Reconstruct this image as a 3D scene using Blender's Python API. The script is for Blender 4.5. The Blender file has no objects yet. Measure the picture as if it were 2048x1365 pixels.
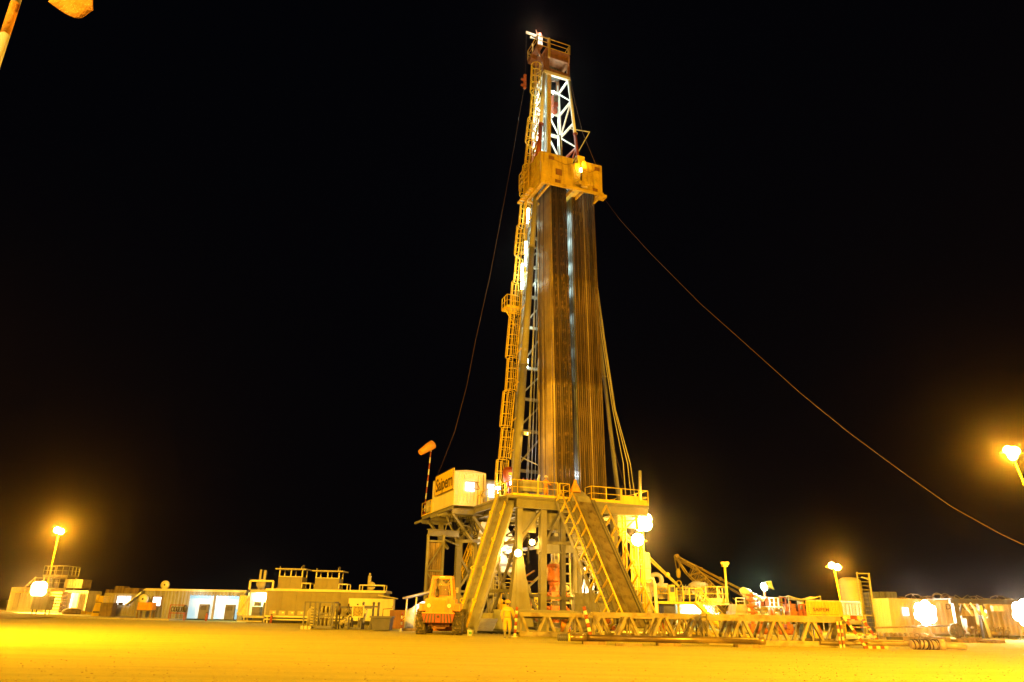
import bpy, bmesh, math, random
from mathutils import Vector, Matrix
random.seed(7)
S = bpy.context.scene
COL = S.collection
R = math.radians
PI = math.pi
# ------------------------------------------------------------------ camera
FPX = 1450.0
EYE = 1.46
PT = math.atan(533 / 1450.0)
RO = 0.02
cam_d = bpy.data.cameras.new("camera")
cam_d.sensor_width = 36.0
cam_d.lens = FPX / 2048 * 36.0
cam_d.clip_start = 0.1
cam_d.clip_end = 2000
cam = bpy.data.objects.new("camera", cam_d)
COL.objects.link(cam)
cam.matrix_world = Matrix.Translation((0, 0, EYE)) @ Matrix.Rotation(PI / 2 + PT, 4, 'X') @ Matrix.Rotation(RO, 4, 'Z')
S.camera = cam
# ------------------------------------------------------------------ world: a black night sky, faintly blue
wd = bpy.data.worlds.new("World")
S.world = wd
wd.use_nodes = True
bg = wd.node_tree.nodes["Background"]
bg.inputs[0].default_value = (0.35, 0.5, 1.0, 1)
bg.inputs[1].default_value = 0.0016
# ------------------------------------------------------------------ exposure
S.view_settings.view_transform = 'Standard'
S.view_settings.look = 'None'
S.view_settings.exposure = 0.0
S.view_settings.gamma = 1.0
S.cycles.use_denoising = True
S.cycles.max_bounces = 5
S.cycles.diffuse_bounces = 2
S.cycles.glossy_bounces = 2
S.cycles.volume_bounces = 0
S.cycles.sample_clamp_indirect = 4.0
SODIUM = (1.0, 0.48, 0.014)
SODPALE = (1.0, 0.55, 0.06)
COOL = (0.75, 1.0, 0.92)
WHITE = (1.0, 0.93, 0.78)

ORD = ['first', 'second', 'third', 'fourth', 'fifth', 'sixth', 'seventh', 'eighth', 'ninth', 'tenth', 'eleventh', 'twelfth', 'thirteenth', 'fourteenth', 'fifteenth', 'sixteenth', 'seventeenth', 'eighteenth', 'nineteenth', 'twentieth']
# ------------------------------------------------------------------ measuring helpers
cp_, sp_, cr_, sr_ = math.cos(PT), math.sin(PT), math.cos(RO), math.sin(RO)
def ray(px, py):
    a, b = px - 1024, 682.5 - py
    u, v = (a * cr_ - b * sr_) / FPX, (b * cr_ + a * sr_) / FPX
    return u, cp_ - v * sp_, sp_ + v * cp_
def P(px, py, Y):
    r = ray(px, py); t = Y / r[1]
    return Vector((r[0] * t, Y, EYE + r[2] * t))
def G(px, py, z=0.0):
    r = ray(px, py); t = (z - EYE) / r[2]
    return Vector((r[0] * t, r[1] * t, z))
TH = R(22)
cT, sT = math.cos(TH), math.sin(TH)
OX, OY = 3.655, 59.626
def W(u, v, z):                      # rig axes (u right, v towards the ramp) to world
    return Vector((OX + u * cT + v * sT, OY + u * sT - v * cT, z))
def RV(px, py, v):                   # point of the rig plane v = const
    r = ray(px, py)
    t = (v + OX * sT - OY * cT) / (r[0] * sT - r[1] * cT)
    x, y = r[0] * t - OX, r[1] * t - OY
    return (x * cT + y * sT, v, EYE + r[2] * t)
def RU(px, py, u):
    r = ray(px, py)
    t = (u + OX * cT + OY * sT) / (r[0] * cT + r[1] * sT)
    x, y = r[0] * t - OX, r[1] * t - OY
    return (u, x * sT - y * cT, EYE + r[2] * t)

# ------------------------------------------------------------------ mesh builder
def frame_of(d, up=(0, 0, 1)):
    d = Vector(d).normalized(); up = Vector(up)
    if abs(d.dot(up)) > 0.995: up = Vector((0, 1, 0))
    x = d.cross(up).normalized(); y = x.cross(d).normalized()
    return x, y, d
class MB:
    def __init__(s):
        s.v, s.f, s.m, s.sm, s.mi = [], [], [], [], 0
    def add(s, vs, fs, smooth=False):
        o = len(s.v); s.v += [tuple(p) for p in vs]
        for f in fs:
            s.f.append([i + o for i in f]); s.m.append(s.mi); s.sm.append(smooth)
        return s
    def box(s, x0, x1, y0, y1, z0, z1):
        return s.add([(x0,y0,z0),(x1,y0,z0),(x1,y1,z0),(x0,y1,z0),(x0,y0,z1),(x1,y0,z1),(x1,y1,z1),(x0,y1,z1)],
                     [(0,3,2,1),(4,5,6,7),(0,1,5,4),(1,2,6,5),(2,3,7,6),(3,0,4,7)])
    def bar(s, p, q, w, h=None, up=(0, 0, 1)):
        h = h or w; p, q = Vector(p), Vector(q)
        x, y, d = frame_of(q - p, up)
        c = [x*a*w/2 + y*b*h/2 for a, b in ((-1,-1),(1,-1),(1,1),(-1,1))]
        return s.add([p+k for k in c] + [q+k for k in c], [(0,1,2,3),(7,6,5,4),(0,4,5,1),(1,5,6,2),(2,6,7,3),(3,7,4,0)])
    def ibeam(s, p, q, w, h, t=0.04, up=(0, 0, 1)):
        p, q = Vector(p), Vector(q); x, y, d = frame_of(q - p, up)
        s.bar(p + y*(h/2-t/2), q + y*(h/2-t/2), w, t, up); s.bar(p - y*(h/2-t/2), q - y*(h/2-t/2), w, t, up)
        return s.bar(p, q, t, h - 2*t, up)
    def tube(s, p, q, r, n=8, r2=None, cap=True):
        p, q = Vector(p), Vector(q); r2 = r if r2 is None else r2
        x, y, d = frame_of(q - p)
        vs = [p + (x*math.cos(2*PI*i/n) + y*math.sin(2*PI*i/n))*r for i in range(n)] + \
             [q + (x*math.cos(2*PI*i/n) + y*math.sin(2*PI*i/n))*r2 for i in range(n)]
        s.add(vs, [(i, (i+1) % n, n+(i+1) % n, n+i) for i in range(n)], True)
        if cap:
            o = len(s.v) - 2*n
            s.f += [[o+i for i in range(n)][::-1], [o+n+i for i in range(n)]]; s.m += [s.mi]*2; s.sm += [False]*2
        return s
    def path(s, pts, r, n=6):
        pts = [Vector(p) for p in pts]; rings = []; prev = None
        for i, p in enumerate(pts):
            d = (pts[min(i+1, len(pts)-1)] - pts[max(i-1, 0)]).normalized()
            if prev is None: x, y, _ = frame_of(d)
            else:
                x = (prev - d*prev.dot(d)).normalized(); y = d.cross(x)
            prev = x
            rings.append([p + (x*math.cos(2*PI*k/n) + y*math.sin(2*PI*k/n))*r for k in range(n)])
        vs = [q for rg in rings for q in rg]
        fs = [(i*n+k, i*n+(k+1) % n, (i+1)*n+(k+1) % n, (i+1)*n+k) for i in range(len(pts)-1) for k in range(n)]
        s.add(vs, fs, True)
        o = len(s.v) - len(vs)
        s.f += [[o+k for k in range(n)][::-1], [o+(len(pts)-1)*n+k for k in range(n)]]; s.m += [s.mi]*2; s.sm += [False]*2
        return s
    def lathe(s, prof, c, n=16, axis=(0, 0, 1)):
        c = Vector(c); x, y, d = frame_of(axis) if tuple(axis) != (0, 0, 1) else (Vector((1,0,0)), Vector((0,1,0)), Vector((0,0,1)))
        vs = [c + d*z + (x*math.cos(2*PI*k/n) + y*math.sin(2*PI*k/n))*r for r, z in prof for k in range(n)]
        fs = [(i*n+k, i*n+(k+1) % n, (i+1)*n+(k+1) % n, (i+1)*n+k) for i in range(len(prof)-1) for k in range(n)]
        s.add(vs, fs, True)
        o = len(s.v) - len(vs)
        s.f += [[o+k for k in range(n)][::-1], [o+(len(prof)-1)*n+k for k in range(n)]]; s.m += [s.mi]*2; s.sm += [False]*2
        return s
    def prism(s, pts, vec):
        pts = [Vector(p) for p in pts]; vec = Vector(vec); n = len(pts)
        return s.add(pts + [p+vec for p in pts], [tuple(range(n))[::-1], tuple(range(n, 2*n))] + [(i, (i+1) % n, n+(i+1) % n, n+i) for i in range(n)])
    def torus(s, c, Rr, r, axis=(0, 0, 1), n=14, m=5, a0=0.0, a1=2*PI):
        c = Vector(c); x, y, d = frame_of(axis)
        full = abs(a1 - a0 - 2*PI) < 1e-6; k_n = n if full else n + 1; vs = []
        for i in range(k_n):
            a = a0 + (a1-a0)*i/n; e = x*math.cos(a) + y*math.sin(a)
            vs += [c + e*(Rr + r*math.cos(2*PI*k/m)) + d*r*math.sin(2*PI*k/m) for k in range(m)]
        fs = [(i*m+k, i*m+(k+1) % m, ((i+1) % k_n)*m+(k+1) % m, ((i+1) % k_n)*m+k) for i in range(n) for k in range(m)]
        return s.add(vs, fs, True)
    def ball(s, c, r, n=10, sz=1.0):
        prof = [(max(1e-3, r*math.sin(PI*i/n)), -r*sz*math.cos(PI*i/n)) for i in range(n+1)]
        return s.lathe(prof, c, n+2)
    def corr(s, p, q, z0, z1, d=0.05, pitch=0.28, t=0.02):       # corrugated sheet wall from p to q, outward to the right of p->q
        p, q = Vector((p[0], p[1], 0)), Vector((q[0], q[1], 0)); L = (q-p).length; e = (q-p)/L
        nrm = Vector((e.y, -e.x, 0)); n = max(1, round(L/pitch)); pit = L/n; xs = []
        for i in range(n):
            b = i*pit; xs += [(b, 0), (b+pit*.3, 0), (b+pit*.45, d), (b+pit*.85, d)]
        xs.append((L, 0)); vs = []
        for a, o in xs:
            w = p + e*a + nrm*o; vs += [(w.x, w.y, z0), (w.x, w.y, z1)]
        return s.add(vs, [(2*i, 2*i+2, 2*i+3, 2*i+1) for i in range(len(xs)-1)])
    def lattice(s, a0, a1, b0, b1, n, w, chord=None, tube=False, verts=True):   # plane truss between chords a and b
        a0, a1, b0, b1 = map(Vector, (a0, a1, b0, b1)); chord = chord or w
        put = (lambda p, q, k: s.tube(p, q, k/2, 6)) if tube else (lambda p, q, k: s.bar(p, q, k))
        put(a0, a1, chord); put(b0, b1, chord)
        for i in range(n):
            A, B = a0.lerp(a1, i/n), b0.lerp(b1, (i+1)/n)
            A2, B2 = a0.lerp(a1, (i+1)/n), b0.lerp(b1, i/n)
            put(*( (A, B) if i % 2 == 0 else (B2, A2) ), w)
            if verts: put(A, B2, w)
        return s

# ------------------------------------------------------------------ things and parts
def tag(o, label=None, cat=None, group=None, kind=None):
    if label: o["label"] = label
    if cat: o["category"] = cat
    if group: o["group"] = group
    if kind: o["kind"] = kind
    return o
def mesh_of(name, mb, mats, xf):
    me = bpy.data.meshes.new(name)
    me.from_pydata([xf(Vector(p)) for p in mb.v], [], mb.f)
    for m in (mats if isinstance(mats, (list, tuple)) else [mats]): me.materials.append(m)
    me.polygons.foreach_set("material_index", mb.m)
    me.polygons.foreach_set("use_smooth", mb.sm)
    bm = bmesh.new(); bm.from_mesh(me); bmesh.ops.recalc_face_normals(bm, faces=bm.faces); bm.to_mesh(me); bm.free()
    me.update()
    return me
class T:
    """a thing: an Empty at its base; frame 'rig' takes (u, v, z), 'world' takes world points, 'local' its own axes"""
    def __init__(s, name, label, cat, base, frame='world', rotz=0.0, group=None):
        s.frame, s.base = frame, Vector(base)
        o = s.o = bpy.data.objects.new(name, None); COL.objects.link(o)
        o.empty_display_size = 0.3
        if frame == 'rig': o.location = W(*base); o.rotation_euler = (0, 0, TH)
        else: o.location = base; o.rotation_euler = (0, 0, rotz)
        tag(o, label, cat, group)
    def xf(s, p):
        if s.frame == 'rig': return (p.x - s.base.x, -(p.y - s.base.y), p.z - s.base.z)
        if s.frame == 'world': return tuple(p - s.base)
        return tuple(p)
    def part(s, name, mb, mat, parent=None, label=None):
        o = bpy.data.objects.new(name, mesh_of(name, mb, mat, s.xf)); COL.objects.link(o)
        o.parent = parent or s.o
        if label: o["label"] = label
        return o
def one(name, label, cat, mb, mat, frame='world', group=None, kind=None):
    xs = [p[0] for p in mb.v]; ys = [p[1] for p in mb.v]; zs = [p[2] for p in mb.v]
    b = Vector(((min(xs)+max(xs))/2, (min(ys)+max(ys))/2, min(zs)))
    if frame == 'rig':
        me = mesh_of(name, mb, mat, lambda p: (p.x-b.x, -(p.y-b.y), p.z-b.z))
        o = bpy.data.objects.new(name, me); o.location = W(*b); o.rotation_euler = (0, 0, TH)
    else:
        me = mesh_of(name, mb, mat, lambda p: tuple(p-b)); o = bpy.data.objects.new(name, me); o.location = b
    COL.objects.link(o)
    return tag(o, label, cat, group, kind)
def dup(root, loc=None, label=None, rotz=None):
    r = root.copy(); COL.objects.link(r)
    if loc is not None: r.location = loc
    if rotz is not None: r.rotation_euler = (0, 0, rotz)
    if label: r["label"] = label
    for ch in list(root.children):
        c = ch.copy(); COL.objects.link(c); c.parent = r
        for g in list(ch.children):
            d = g.copy(); COL.objects.link(d); d.parent = c
    return r
def text_mb(body, size, origin, ex, ez, depth=0.01, bold=False, spacing=1.0):
    """lettering as real mesh: laid along ex, upright along ez"""
    cu = bpy.data.curves.new("lettering", 'FONT'); cu.body = body; cu.size = size; cu.extrude = depth
    cu.space_character = spacing; cu.resolution_u = 3
    if bold: cu.offset = size*0.018
    ob = bpy.data.objects.new("lettering", cu); COL.objects.link(ob)
    dg = bpy.context.evaluated_depsgraph_get(); me = ob.evaluated_get(dg).to_mesh()
    ex, ez, o = Vector(ex).normalized(), Vector(ez).normalized(), Vector(origin); en = ex.cross(ez)
    mb = MB(); mb.add([o + ex*v.co.x + ez*v.co.y + en*v.co.z for v in me.vertices], [tuple(p.vertices) for p in me.polygons])
    ob.to_mesh_clear(); bpy.data.objects.remove(ob); bpy.data.curves.remove(cu)
    return mb

# ------------------------------------------------------------------ materials
MATS = {}
def M(name, col, rough=0.6, metal=0.0, var=0.3, scale=2.0, dirt=None, amt=0.35, streak=False, bump=0.0, spec=0.5):
    if name in MATS: return MATS[name]
    m = bpy.data.materials.new(name); m.use_nodes = True; nt = m.node_tree; b = nt.nodes["Principled BSDF"]
    tc = nt.nodes.new("ShaderNodeTexCoord"); src = tc.outputs["Object"]
    n1 = nt.nodes.new("ShaderNodeTexNoise"); n1.inputs["Scale"].default_value = scale; n1.inputs["Detail"].default_value = 5
    n1.inputs["Roughness"].default_value = 0.65; nt.links.new(src, n1.inputs["Vector"])
    r1 = nt.nodes.new("ShaderNodeValToRGB"); r1.color_ramp.elements[0].position = 0.3; r1.color_ramp.elements[1].position = 0.7
    c0 = [max(0, x*(1-var)) for x in col]; c1 = [min(1, x*(1+var*0.5)) for x in col]
    r1.color_ramp.elements[0].color = (*c0, 1); r1.color_ramp.elements[1].color = (*c1, 1)
    nt.links.new(n1.outputs["Fac"], r1.inputs["Fac"]); out = r1.outputs["Color"]
    if dirt:
        n2 = nt.nodes.new("ShaderNodeTexNoise"); n2.inputs["Scale"].default_value = scale*1.7; n2.inputs["Detail"].default_value = 6
        mp = nt.nodes.new("ShaderNodeMapping"); mp.inputs["Location"].default_value = (3.1, 7.7, 1.3)
        mp.inputs["Scale"].default_value = (2.2, 2.2, 0.25) if streak else (1, 1, 1)
        nt.links.new(src, mp.inputs["Vector"]); nt.links.new(mp.outputs["Vector"], n2.inputs["Vector"])
        r2 = nt.nodes.new("ShaderNodeValToRGB"); r2.color_ramp.elements[0].position = 0.5; r2.color_ramp.elements[1].position = 0.68
        r2.color_ramp.elements[1].color = (amt*2 if amt < .5 else 1,)*3 + (1,); r2.color_ramp.elements[0].color = (0, 0, 0, 1)
        nt.links.new(n2.outputs["Fac"], r2.inputs["Fac"])
        mx = nt.nodes.new("ShaderNodeMixRGB"); nt.links.new(r2.outputs["Color"], mx.inputs["Fac"])
        nt.links.new(out, mx.inputs["Color1"]); mx.inputs["Color2"].default_value = (*dirt, 1); out = mx.outputs["Color"]
    nt.links.new(out, b.inputs["Base Color"])
    b.inputs["Roughness"].default_value = rough; b.inputs["Metallic"].default_value = metal
    b.inputs["Specular IOR Level"].default_value = spec
    if bump:
        bp = nt.nodes.new("ShaderNodeBump"); bp.inputs["Strength"].default_value = bump; bp.inputs["Distance"].default_value = 0.05
        n3 = nt.nodes.new("ShaderNodeTexNoise"); n3.inputs["Scale"].default_value = scale*8; n3.inputs["Detail"].default_value = 4
        nt.links.new(src, n3.inputs["Vector"]); nt.links.new(n3.outputs["Fac"], bp.inputs["Height"]); nt.links.new(bp.outputs["Normal"], b.inputs["Normal"])
    MATS[name] = m
    return m
def EM(name, col, strength):
    if name in MATS: return MATS[name]
    m = bpy.data.materials.new(name); m.use_nodes = True; nt = m.node_tree; b = nt.nodes["Principled BSDF"]
    b.inputs["Base Color"].default_value = (0.8, 0.8, 0.8, 1)
    b.inputs["Emission Color"].default_value = (*col, 1); b.inputs["Emission Strength"].default_value = strength
    m.cycles.emission_sampling = 'NONE'
    MATS[name] = m
    return m
STEEL = M("olive_grey_steel_paint", (0.215, 0.195, 0.15), 0.55, 0, 0.22, 0.9, (0.15, 0.11, 0.06), 0.16, True)
STEEL2 = M("grey_steel_paint", (0.34, 0.32, 0.27), 0.5, 0, 0.25, 1.1, (0.2, 0.13, 0.07), 0.25, True)
DARK = M("dark_steel", (0.10, 0.085, 0.07), 0.6, 0.2, 0.4, 2, (0.05, 0.035, 0.02), 0.4)
GALV = M("galvanised_steel", (0.5, 0.5, 0.48), 0.4, 0.7, 0.25, 2)
YEL = M("yellow_safety_paint", (0.84, 0.58, 0.03), 0.45, 0, 0.1, 1.2, (0.45, 0.28, 0.05), 0.15, True)
YELM = M("monkey_board_yellow_paint", (0.62, 0.42, 0.04), 0.6, 0, 0.25, 0.8, (0.25, 0.14, 0.03), 0.4, True)
CREAM = M("cream_cabin_paint", (0.70, 0.62, 0.40), 0.5, 0, 0.06, 0.8, (0.45, 0.33, 0.17), 0.1, True)
CREAM2 = M("weathered_cream_paint", (0.46, 0.41, 0.28), 0.6, 0, 0.2, 0.6, (0.28, 0.21, 0.12), 0.25, True)
GREYC = M("grey_container_paint", (0.33, 0.33, 0.33), 0.6, 0, 0.2, 0.8, (0.16, 0.12, 0.08), 0.35, True)
WHT = M("white_paint", (0.78, 0.76, 0.70), 0.45, 0, 0.1, 1.5, (0.4, 0.3, 0.2), 0.2, True)
RED = M("red_oxide_paint", (0.36, 0.07, 0.025), 0.5, 0, 0.3, 1.2, (0.2, 0.05, 0.02), 0.35, True)
BROWN = M("crown_brown_paint", (0.24, 0.10, 0.04), 0.6, 0, 0.35, 1.0, (0.12, 0.05, 0.02), 0.4, True)
ORG = M("orange_machine_paint", (0.85, 0.34, 0.03), 0.4, 0, 0.12, 1.5, (0.4, 0.14, 0.04), 0.25, True)
ORB = M("orange_valve_paint", (0.50, 0.14, 0.03), 0.45, 0, 0.3, 2.5, (0.18, 0.06, 0.03), 0.5)
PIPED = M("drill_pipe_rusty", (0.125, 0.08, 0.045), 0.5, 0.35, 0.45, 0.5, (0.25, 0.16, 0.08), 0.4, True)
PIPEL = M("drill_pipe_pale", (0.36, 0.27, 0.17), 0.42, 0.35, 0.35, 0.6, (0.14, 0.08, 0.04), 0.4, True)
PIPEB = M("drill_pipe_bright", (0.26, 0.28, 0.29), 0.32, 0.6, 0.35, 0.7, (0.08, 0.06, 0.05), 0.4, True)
PIPEG = M("drill_pipe_gold_glint", (0.46, 0.34, 0.17), 0.38, 0.4, 0.4, 0.5, (0.12, 0.07, 0.03), 0.5, True)  # gold tone paints the lamp's reflection along the left rack edge
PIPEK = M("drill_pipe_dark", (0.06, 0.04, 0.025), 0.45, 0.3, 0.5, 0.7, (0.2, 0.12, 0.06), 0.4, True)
OLIVE = M("generator_olive_paint", (0.25, 0.21, 0.12), 0.6, 0, 0.2, 0.7, (0.2, 0.15, 0.08), 0.25, True)
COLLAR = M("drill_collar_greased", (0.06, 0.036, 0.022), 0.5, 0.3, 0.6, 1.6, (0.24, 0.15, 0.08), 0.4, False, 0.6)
RUB = M("tyre_rubber", (0.085, 0.07, 0.05), 0.85, 0, 0.4, 4, (0.25, 0.18, 0.1), 0.5, bump=0.3)
BLK = M("black_rubber_cable", (0.025, 0.022, 0.02), 0.6, 0, 0.3, 3)
WIRE = M("steel_wire_rope", (0.15, 0.085, 0.05), 0.5, 0.5, 0.3, 3)
WOOD = M("weathered_timber", (0.30, 0.21, 0.11), 0.85, 0, 0.4, 1.5, (0.12, 0.08, 0.04), 0.4, True, 0.3)
BLUE = M("blue_drum_paint", (0.04, 0.07, 0.30), 0.4, 0, 0.2, 3)
VIO = M("blue_grey_frame_paint", (0.13, 0.12, 0.17), 0.55, 0, 0.25, 2, (0.1, 0.08, 0.07), 0.35)
TARP = M("orange_tarpaulin", (0.82, 0.37, 0.05), 0.75, 0, 0.2, 3, bump=0.5)
CANVAS = M("pale_canvas", (0.55, 0.45, 0.28), 0.85, 0, 0.2, 2, bump=0.3)
COVER = M("yellow_coverall_cloth", (0.74, 0.43, 0.05), 0.85, 0, 0.2, 6, bump=0.4)
SKIN = M("skin", (0.42, 0.25, 0.16), 0.6, 0, 0.1, 6)
BOOT = M("dusty_grey_boots", (0.22, 0.19, 0.15), 0.8, 0, 0.25, 5)
HELM = M("orange_helmet_plastic", (0.85, 0.40, 0.05), 0.35, 0, 0.05, 3)
REFL = M("reflective_tape", (0.85, 0.82, 0.6), 0.35, 0, 0.05, 6)
PINK = M("window_frame_brown", (0.22, 0.1, 0.05), 0.6)
SANDB = M("sand_berm", (0.46, 0.34, 0.16), 0.95, 0, 0.3, 1.2, (0.3, 0.2, 0.09), 0.4, bump=0.8)
CONC = M("pale_concrete", (0.50, 0.44, 0.30), 0.85, 0, 0.2, 0.7, (0.28, 0.2, 0.11), 0.35, bump=0.2)
ETEXT = M("dark_lettering_paint", (0.15, 0.09, 0.03), 0.6)
E_SOD = EM("sodium_lamp_glass", (1.0, 0.78, 0.32), 60)
E_SODS = EM("sodium_bulkhead_glass", (1.0, 0.74, 0.28), 30)
E_WHT = EM("metal_halide_lamp_glass", (1.0, 0.97, 0.88), 60)
E_CYAN = EM("fluorescent_tube_glass", (0.8, 1.0, 0.92), 14)
E_DIM = EM("gap_fill_tube", (0.5, 0.85, 0.85), 0.5)
E_GRN = EM("mercury_lamp_glass", (0.55, 1.0, 0.75), 25)
E_RED = EM("red_beacon_glass", (1.0, 0.08, 0.04), 12)
E_WIN = EM("lit_window_glass", (0.86, 0.93, 1.0), 2.6)
E_WINC = EM("lit_doorway_inner_wall", (0.36, 0.74, 0.90), 0.75)  # walls glow to imitate lamplight inside the doorways
E_CROWN = EM("lit_crown_beam_glow", (0.9, 0.75, 0.06), 1.0)  # emission stands in for light on the crown beams
GLASSD = M("dark_cab_glass", (0.20, 0.15, 0.05), 0.12, 0, 0.2, 1, spec=0.6)

def lamp(name, loc, power, col, parent=None, size=0.25, spot=None, aim=None, blend=0.6):
    """the light of a yard lamp, or of an added one"""
    d = bpy.data.lights.new(name, 'SPOT' if spot else 'POINT'); d.energy = power; d.color = col; d.shadow_soft_size = size
    if spot: d.spot_size = R(spot); d.spot_blend = blend
    o = bpy.data.objects.new(name, d); COL.objects.link(o)
    rot = (Vector(aim) - Vector(loc)).to_track_quat('-Z', 'Y').to_matrix().to_4x4() if aim is not None else Matrix.Identity(4)
    mw = Matrix.Translation(loc) @ rot
    if parent is not None:
        bpy.context.view_layer.update(); o.parent = parent; o.matrix_local = parent.matrix_world.inverted() @ mw
    else: o.matrix_world = mw
    return o
# ------------------------------------------------------------------ the ground
def ground_material():
    m = bpy.data.materials.new("compacted_sand"); m.use_nodes = True; nt = m.node_tree; b = nt.nodes["Principled BSDF"]
    tc = nt.nodes.new("ShaderNodeTexCoord")
    def noise(sc, det, rough=0.6, st=None):
        n = nt.nodes.new("ShaderNodeTexNoise"); n.inputs["Scale"].default_value = sc; n.inputs["Detail"].default_value = det; n.inputs["Roughness"].default_value = rough
        if st:
            mp = nt.nodes.new("ShaderNodeMapping"); mp.inputs["Scale"].default_value = st
            nt.links.new(tc.outputs["Object"], mp.inputs["Vector"]); nt.links.new(mp.outputs["Vector"], n.inputs["Vector"])
        else: nt.links.new(tc.outputs["Object"], n.inputs["Vector"])
        return n.outputs["Fac"]
    def ramp(f, p0, c0, p1, c1):
        r = nt.nodes.new("ShaderNodeValToRGB"); r.color_ramp.elements[0].position = p0; r.color_ramp.elements[1].position = p1
        r.color_ramp.elements[0].color = (*c0, 1); r.color_ramp.elements[1].color = (*c1, 1); nt.links.new(f, r.inputs["Fac"]); return r.outputs["Color"]
    def mix(f, a, c, mode='MIX'):
        x = nt.nodes.new("ShaderNodeMixRGB"); x.blend_type = mode
        if isinstance(f, float): x.inputs["Fac"].default_value = f
        else: nt.links.new(f, x.inputs["Fac"])
        nt.links.new(a, x.inputs["Color1"]); nt.links.new(c, x.inputs["Color2"]); return x.outputs["Color"]
    base = ramp(noise(0.12, 5), 0.35, (0.54, 0.47, 0.12), 0.68, (0.63, 0.56, 0.16))
    fine = ramp(noise(7.0, 6, 0.75), 0.3, (0.46, 0.39, 0.11), 0.62, (0.63, 0.55, 0.17))
    c = mix(0.45, base, fine)
    tracks = ramp(noise(0.9, 3, 0.5, (0.12, 1.6, 1)), 0.36, (0.82, 0.82, 0.82), 0.55, (1, 1, 1))
    c = mix(0.6, c, tracks, 'MULTIPLY')
    vo = nt.nodes.new("ShaderNodeTexVoronoi"); vo.inputs["Scale"].default_value = 5.0; nt.links.new(tc.outputs["Object"], vo.inputs["Vector"])
    peb = ramp(vo.outputs["Distance"], 0.04, (0.7, 0.66, 0.6), 0.10, (1, 1, 1)); c = mix(0.5, c, peb, 'MULTIPLY')
    nt.links.new(c, b.inputs["Base Color"]); b.inputs["Roughness"].default_value = 0.95; b.inputs["Specular IOR Level"].default_value = 0.15
    h = nt.nodes.new("ShaderNodeMath"); h.operation = 'ADD'; nt.links.new(noise(5.0, 8, 0.8), h.inputs[0])
    h2 = nt.nodes.new("ShaderNodeMath"); h2.operation = 'MULTIPLY'; h2.inputs[1].default_value = 0.6; nt.links.new(noise(0.5, 4), h2.inputs[0]); nt.links.new(h2.outputs[0], h.inputs[1])
    bp = nt.nodes.new("ShaderNodeBump"); bp.inputs["Strength"].default_value = 0.9; bp.inputs["Distance"].default_value = 0.06
    nt.links.new(h.outputs[0], bp.inputs["Height"]); nt.links.new(bp.outputs["Normal"], b.inputs["Normal"])
    return m
GROUND = ground_material()
mb = MB(); N = 40
vs = []; ext = 500.0
for j in range(N+1):
    for i in range(N+1):
        vs.append((-ext + 2*ext*i/N, -ext + 2*ext*j/N, 0.0))
mb.add(vs, [(j*(N+1)+i, j*(N+1)+i+1, (j+1)*(N+1)+i+1, (j+1)*(N+1)+i) for j in range(N) for i in range(N)])
g = one("ground", None, None, mb, GROUND); tag(g, kind="structure")
# loose stones scattered over the sand
mb = MB()
ico = [(0,0,1),(.89,0,.45),(.28,.85,.45),(-.72,.53,.45),(-.72,-.53,.45),(.28,-.85,.45),(.72,.53,-.45),(-.28,.85,-.45),(-.89,0,-.45),(-.28,-.85,-.45),(.72,-.53,-.45),(0,0,-1)]
icf = [(0,1,2),(0,2,3),(0,3,4),(0,4,5),(0,5,1),(1,6,2),(2,7,3),(3,8,4),(4,9,5),(5,10,1),(6,7,2),(7,8,3),(8,9,4),(9,10,5),(10,6,1),(11,7,6),(11,8,7),(11,9,8),(11,10,9),(11,6,10)]
for k in range(9000):
    y = 14 + 26*random.random()**1.3; x = random.uniform(-0.75, 0.75)*y; s = 0.006 + 0.016*random.random()**3
    if random.random() < 0.006: s *= 2.2
    a = random.random()*PI; sx, sy, sz = s*random.uniform(.7, 1.4), s*random.uniform(.7, 1.3), s*random.uniform(.4, .8)
    mb.mi = 0 if random.random() < .75 else 1
    mb.add([(x + (p[0]*sx*math.cos(a) - p[1]*sy*math.sin(a)), y + (p[0]*sx*math.sin(a) + p[1]*sy*math.cos(a)), p[2]*sz + sz*.5) for p in ico], icf)
STONE1 = M("stone_pale", (0.52, 0.43, 0.18), 0.9, 0, 0.3, 8); STONE2 = M("stone_brown", (0.36, 0.26, 0.11), 0.9, 0, 0.3, 8)
tag(one("gravel", "loose pebbles scattered over the open sand in front of the rig", "gravel", mb, [STONE1, STONE2]), kind="stuff")
# raised sand bank and concrete pads on the left
mb = MB(); pr = []
for i in range(25):
    x = -56 + i*.85; y0 = 50.5 + 0.25*(x + 56) + 0.5*math.sin(i*1.3)
    h = 0.42*min(1, (25-i)/6) * (1 + .12*math.sin(i*2.1))
    pr.append([(x, y0, -0.02), (x, y0+0.7, h*.8), (x, y0+1.3, h), (x, y0+7, h), (x, y0+8, -0.02)])
mb.add([p for c in pr for p in c], [(5*i+k, 5*(i+1)+k, 5*(i+1)+k+1, 5*i+k+1) for i in range(24) for k in range(4)], True)
one("terrain", None, None, mb, SANDB, kind="structure")
mb = MB().box(-66, -26.5, 61.2, 100, 0.0, 0.12)
one("pavement", None, None, mb, CONC, kind="structure")
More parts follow.
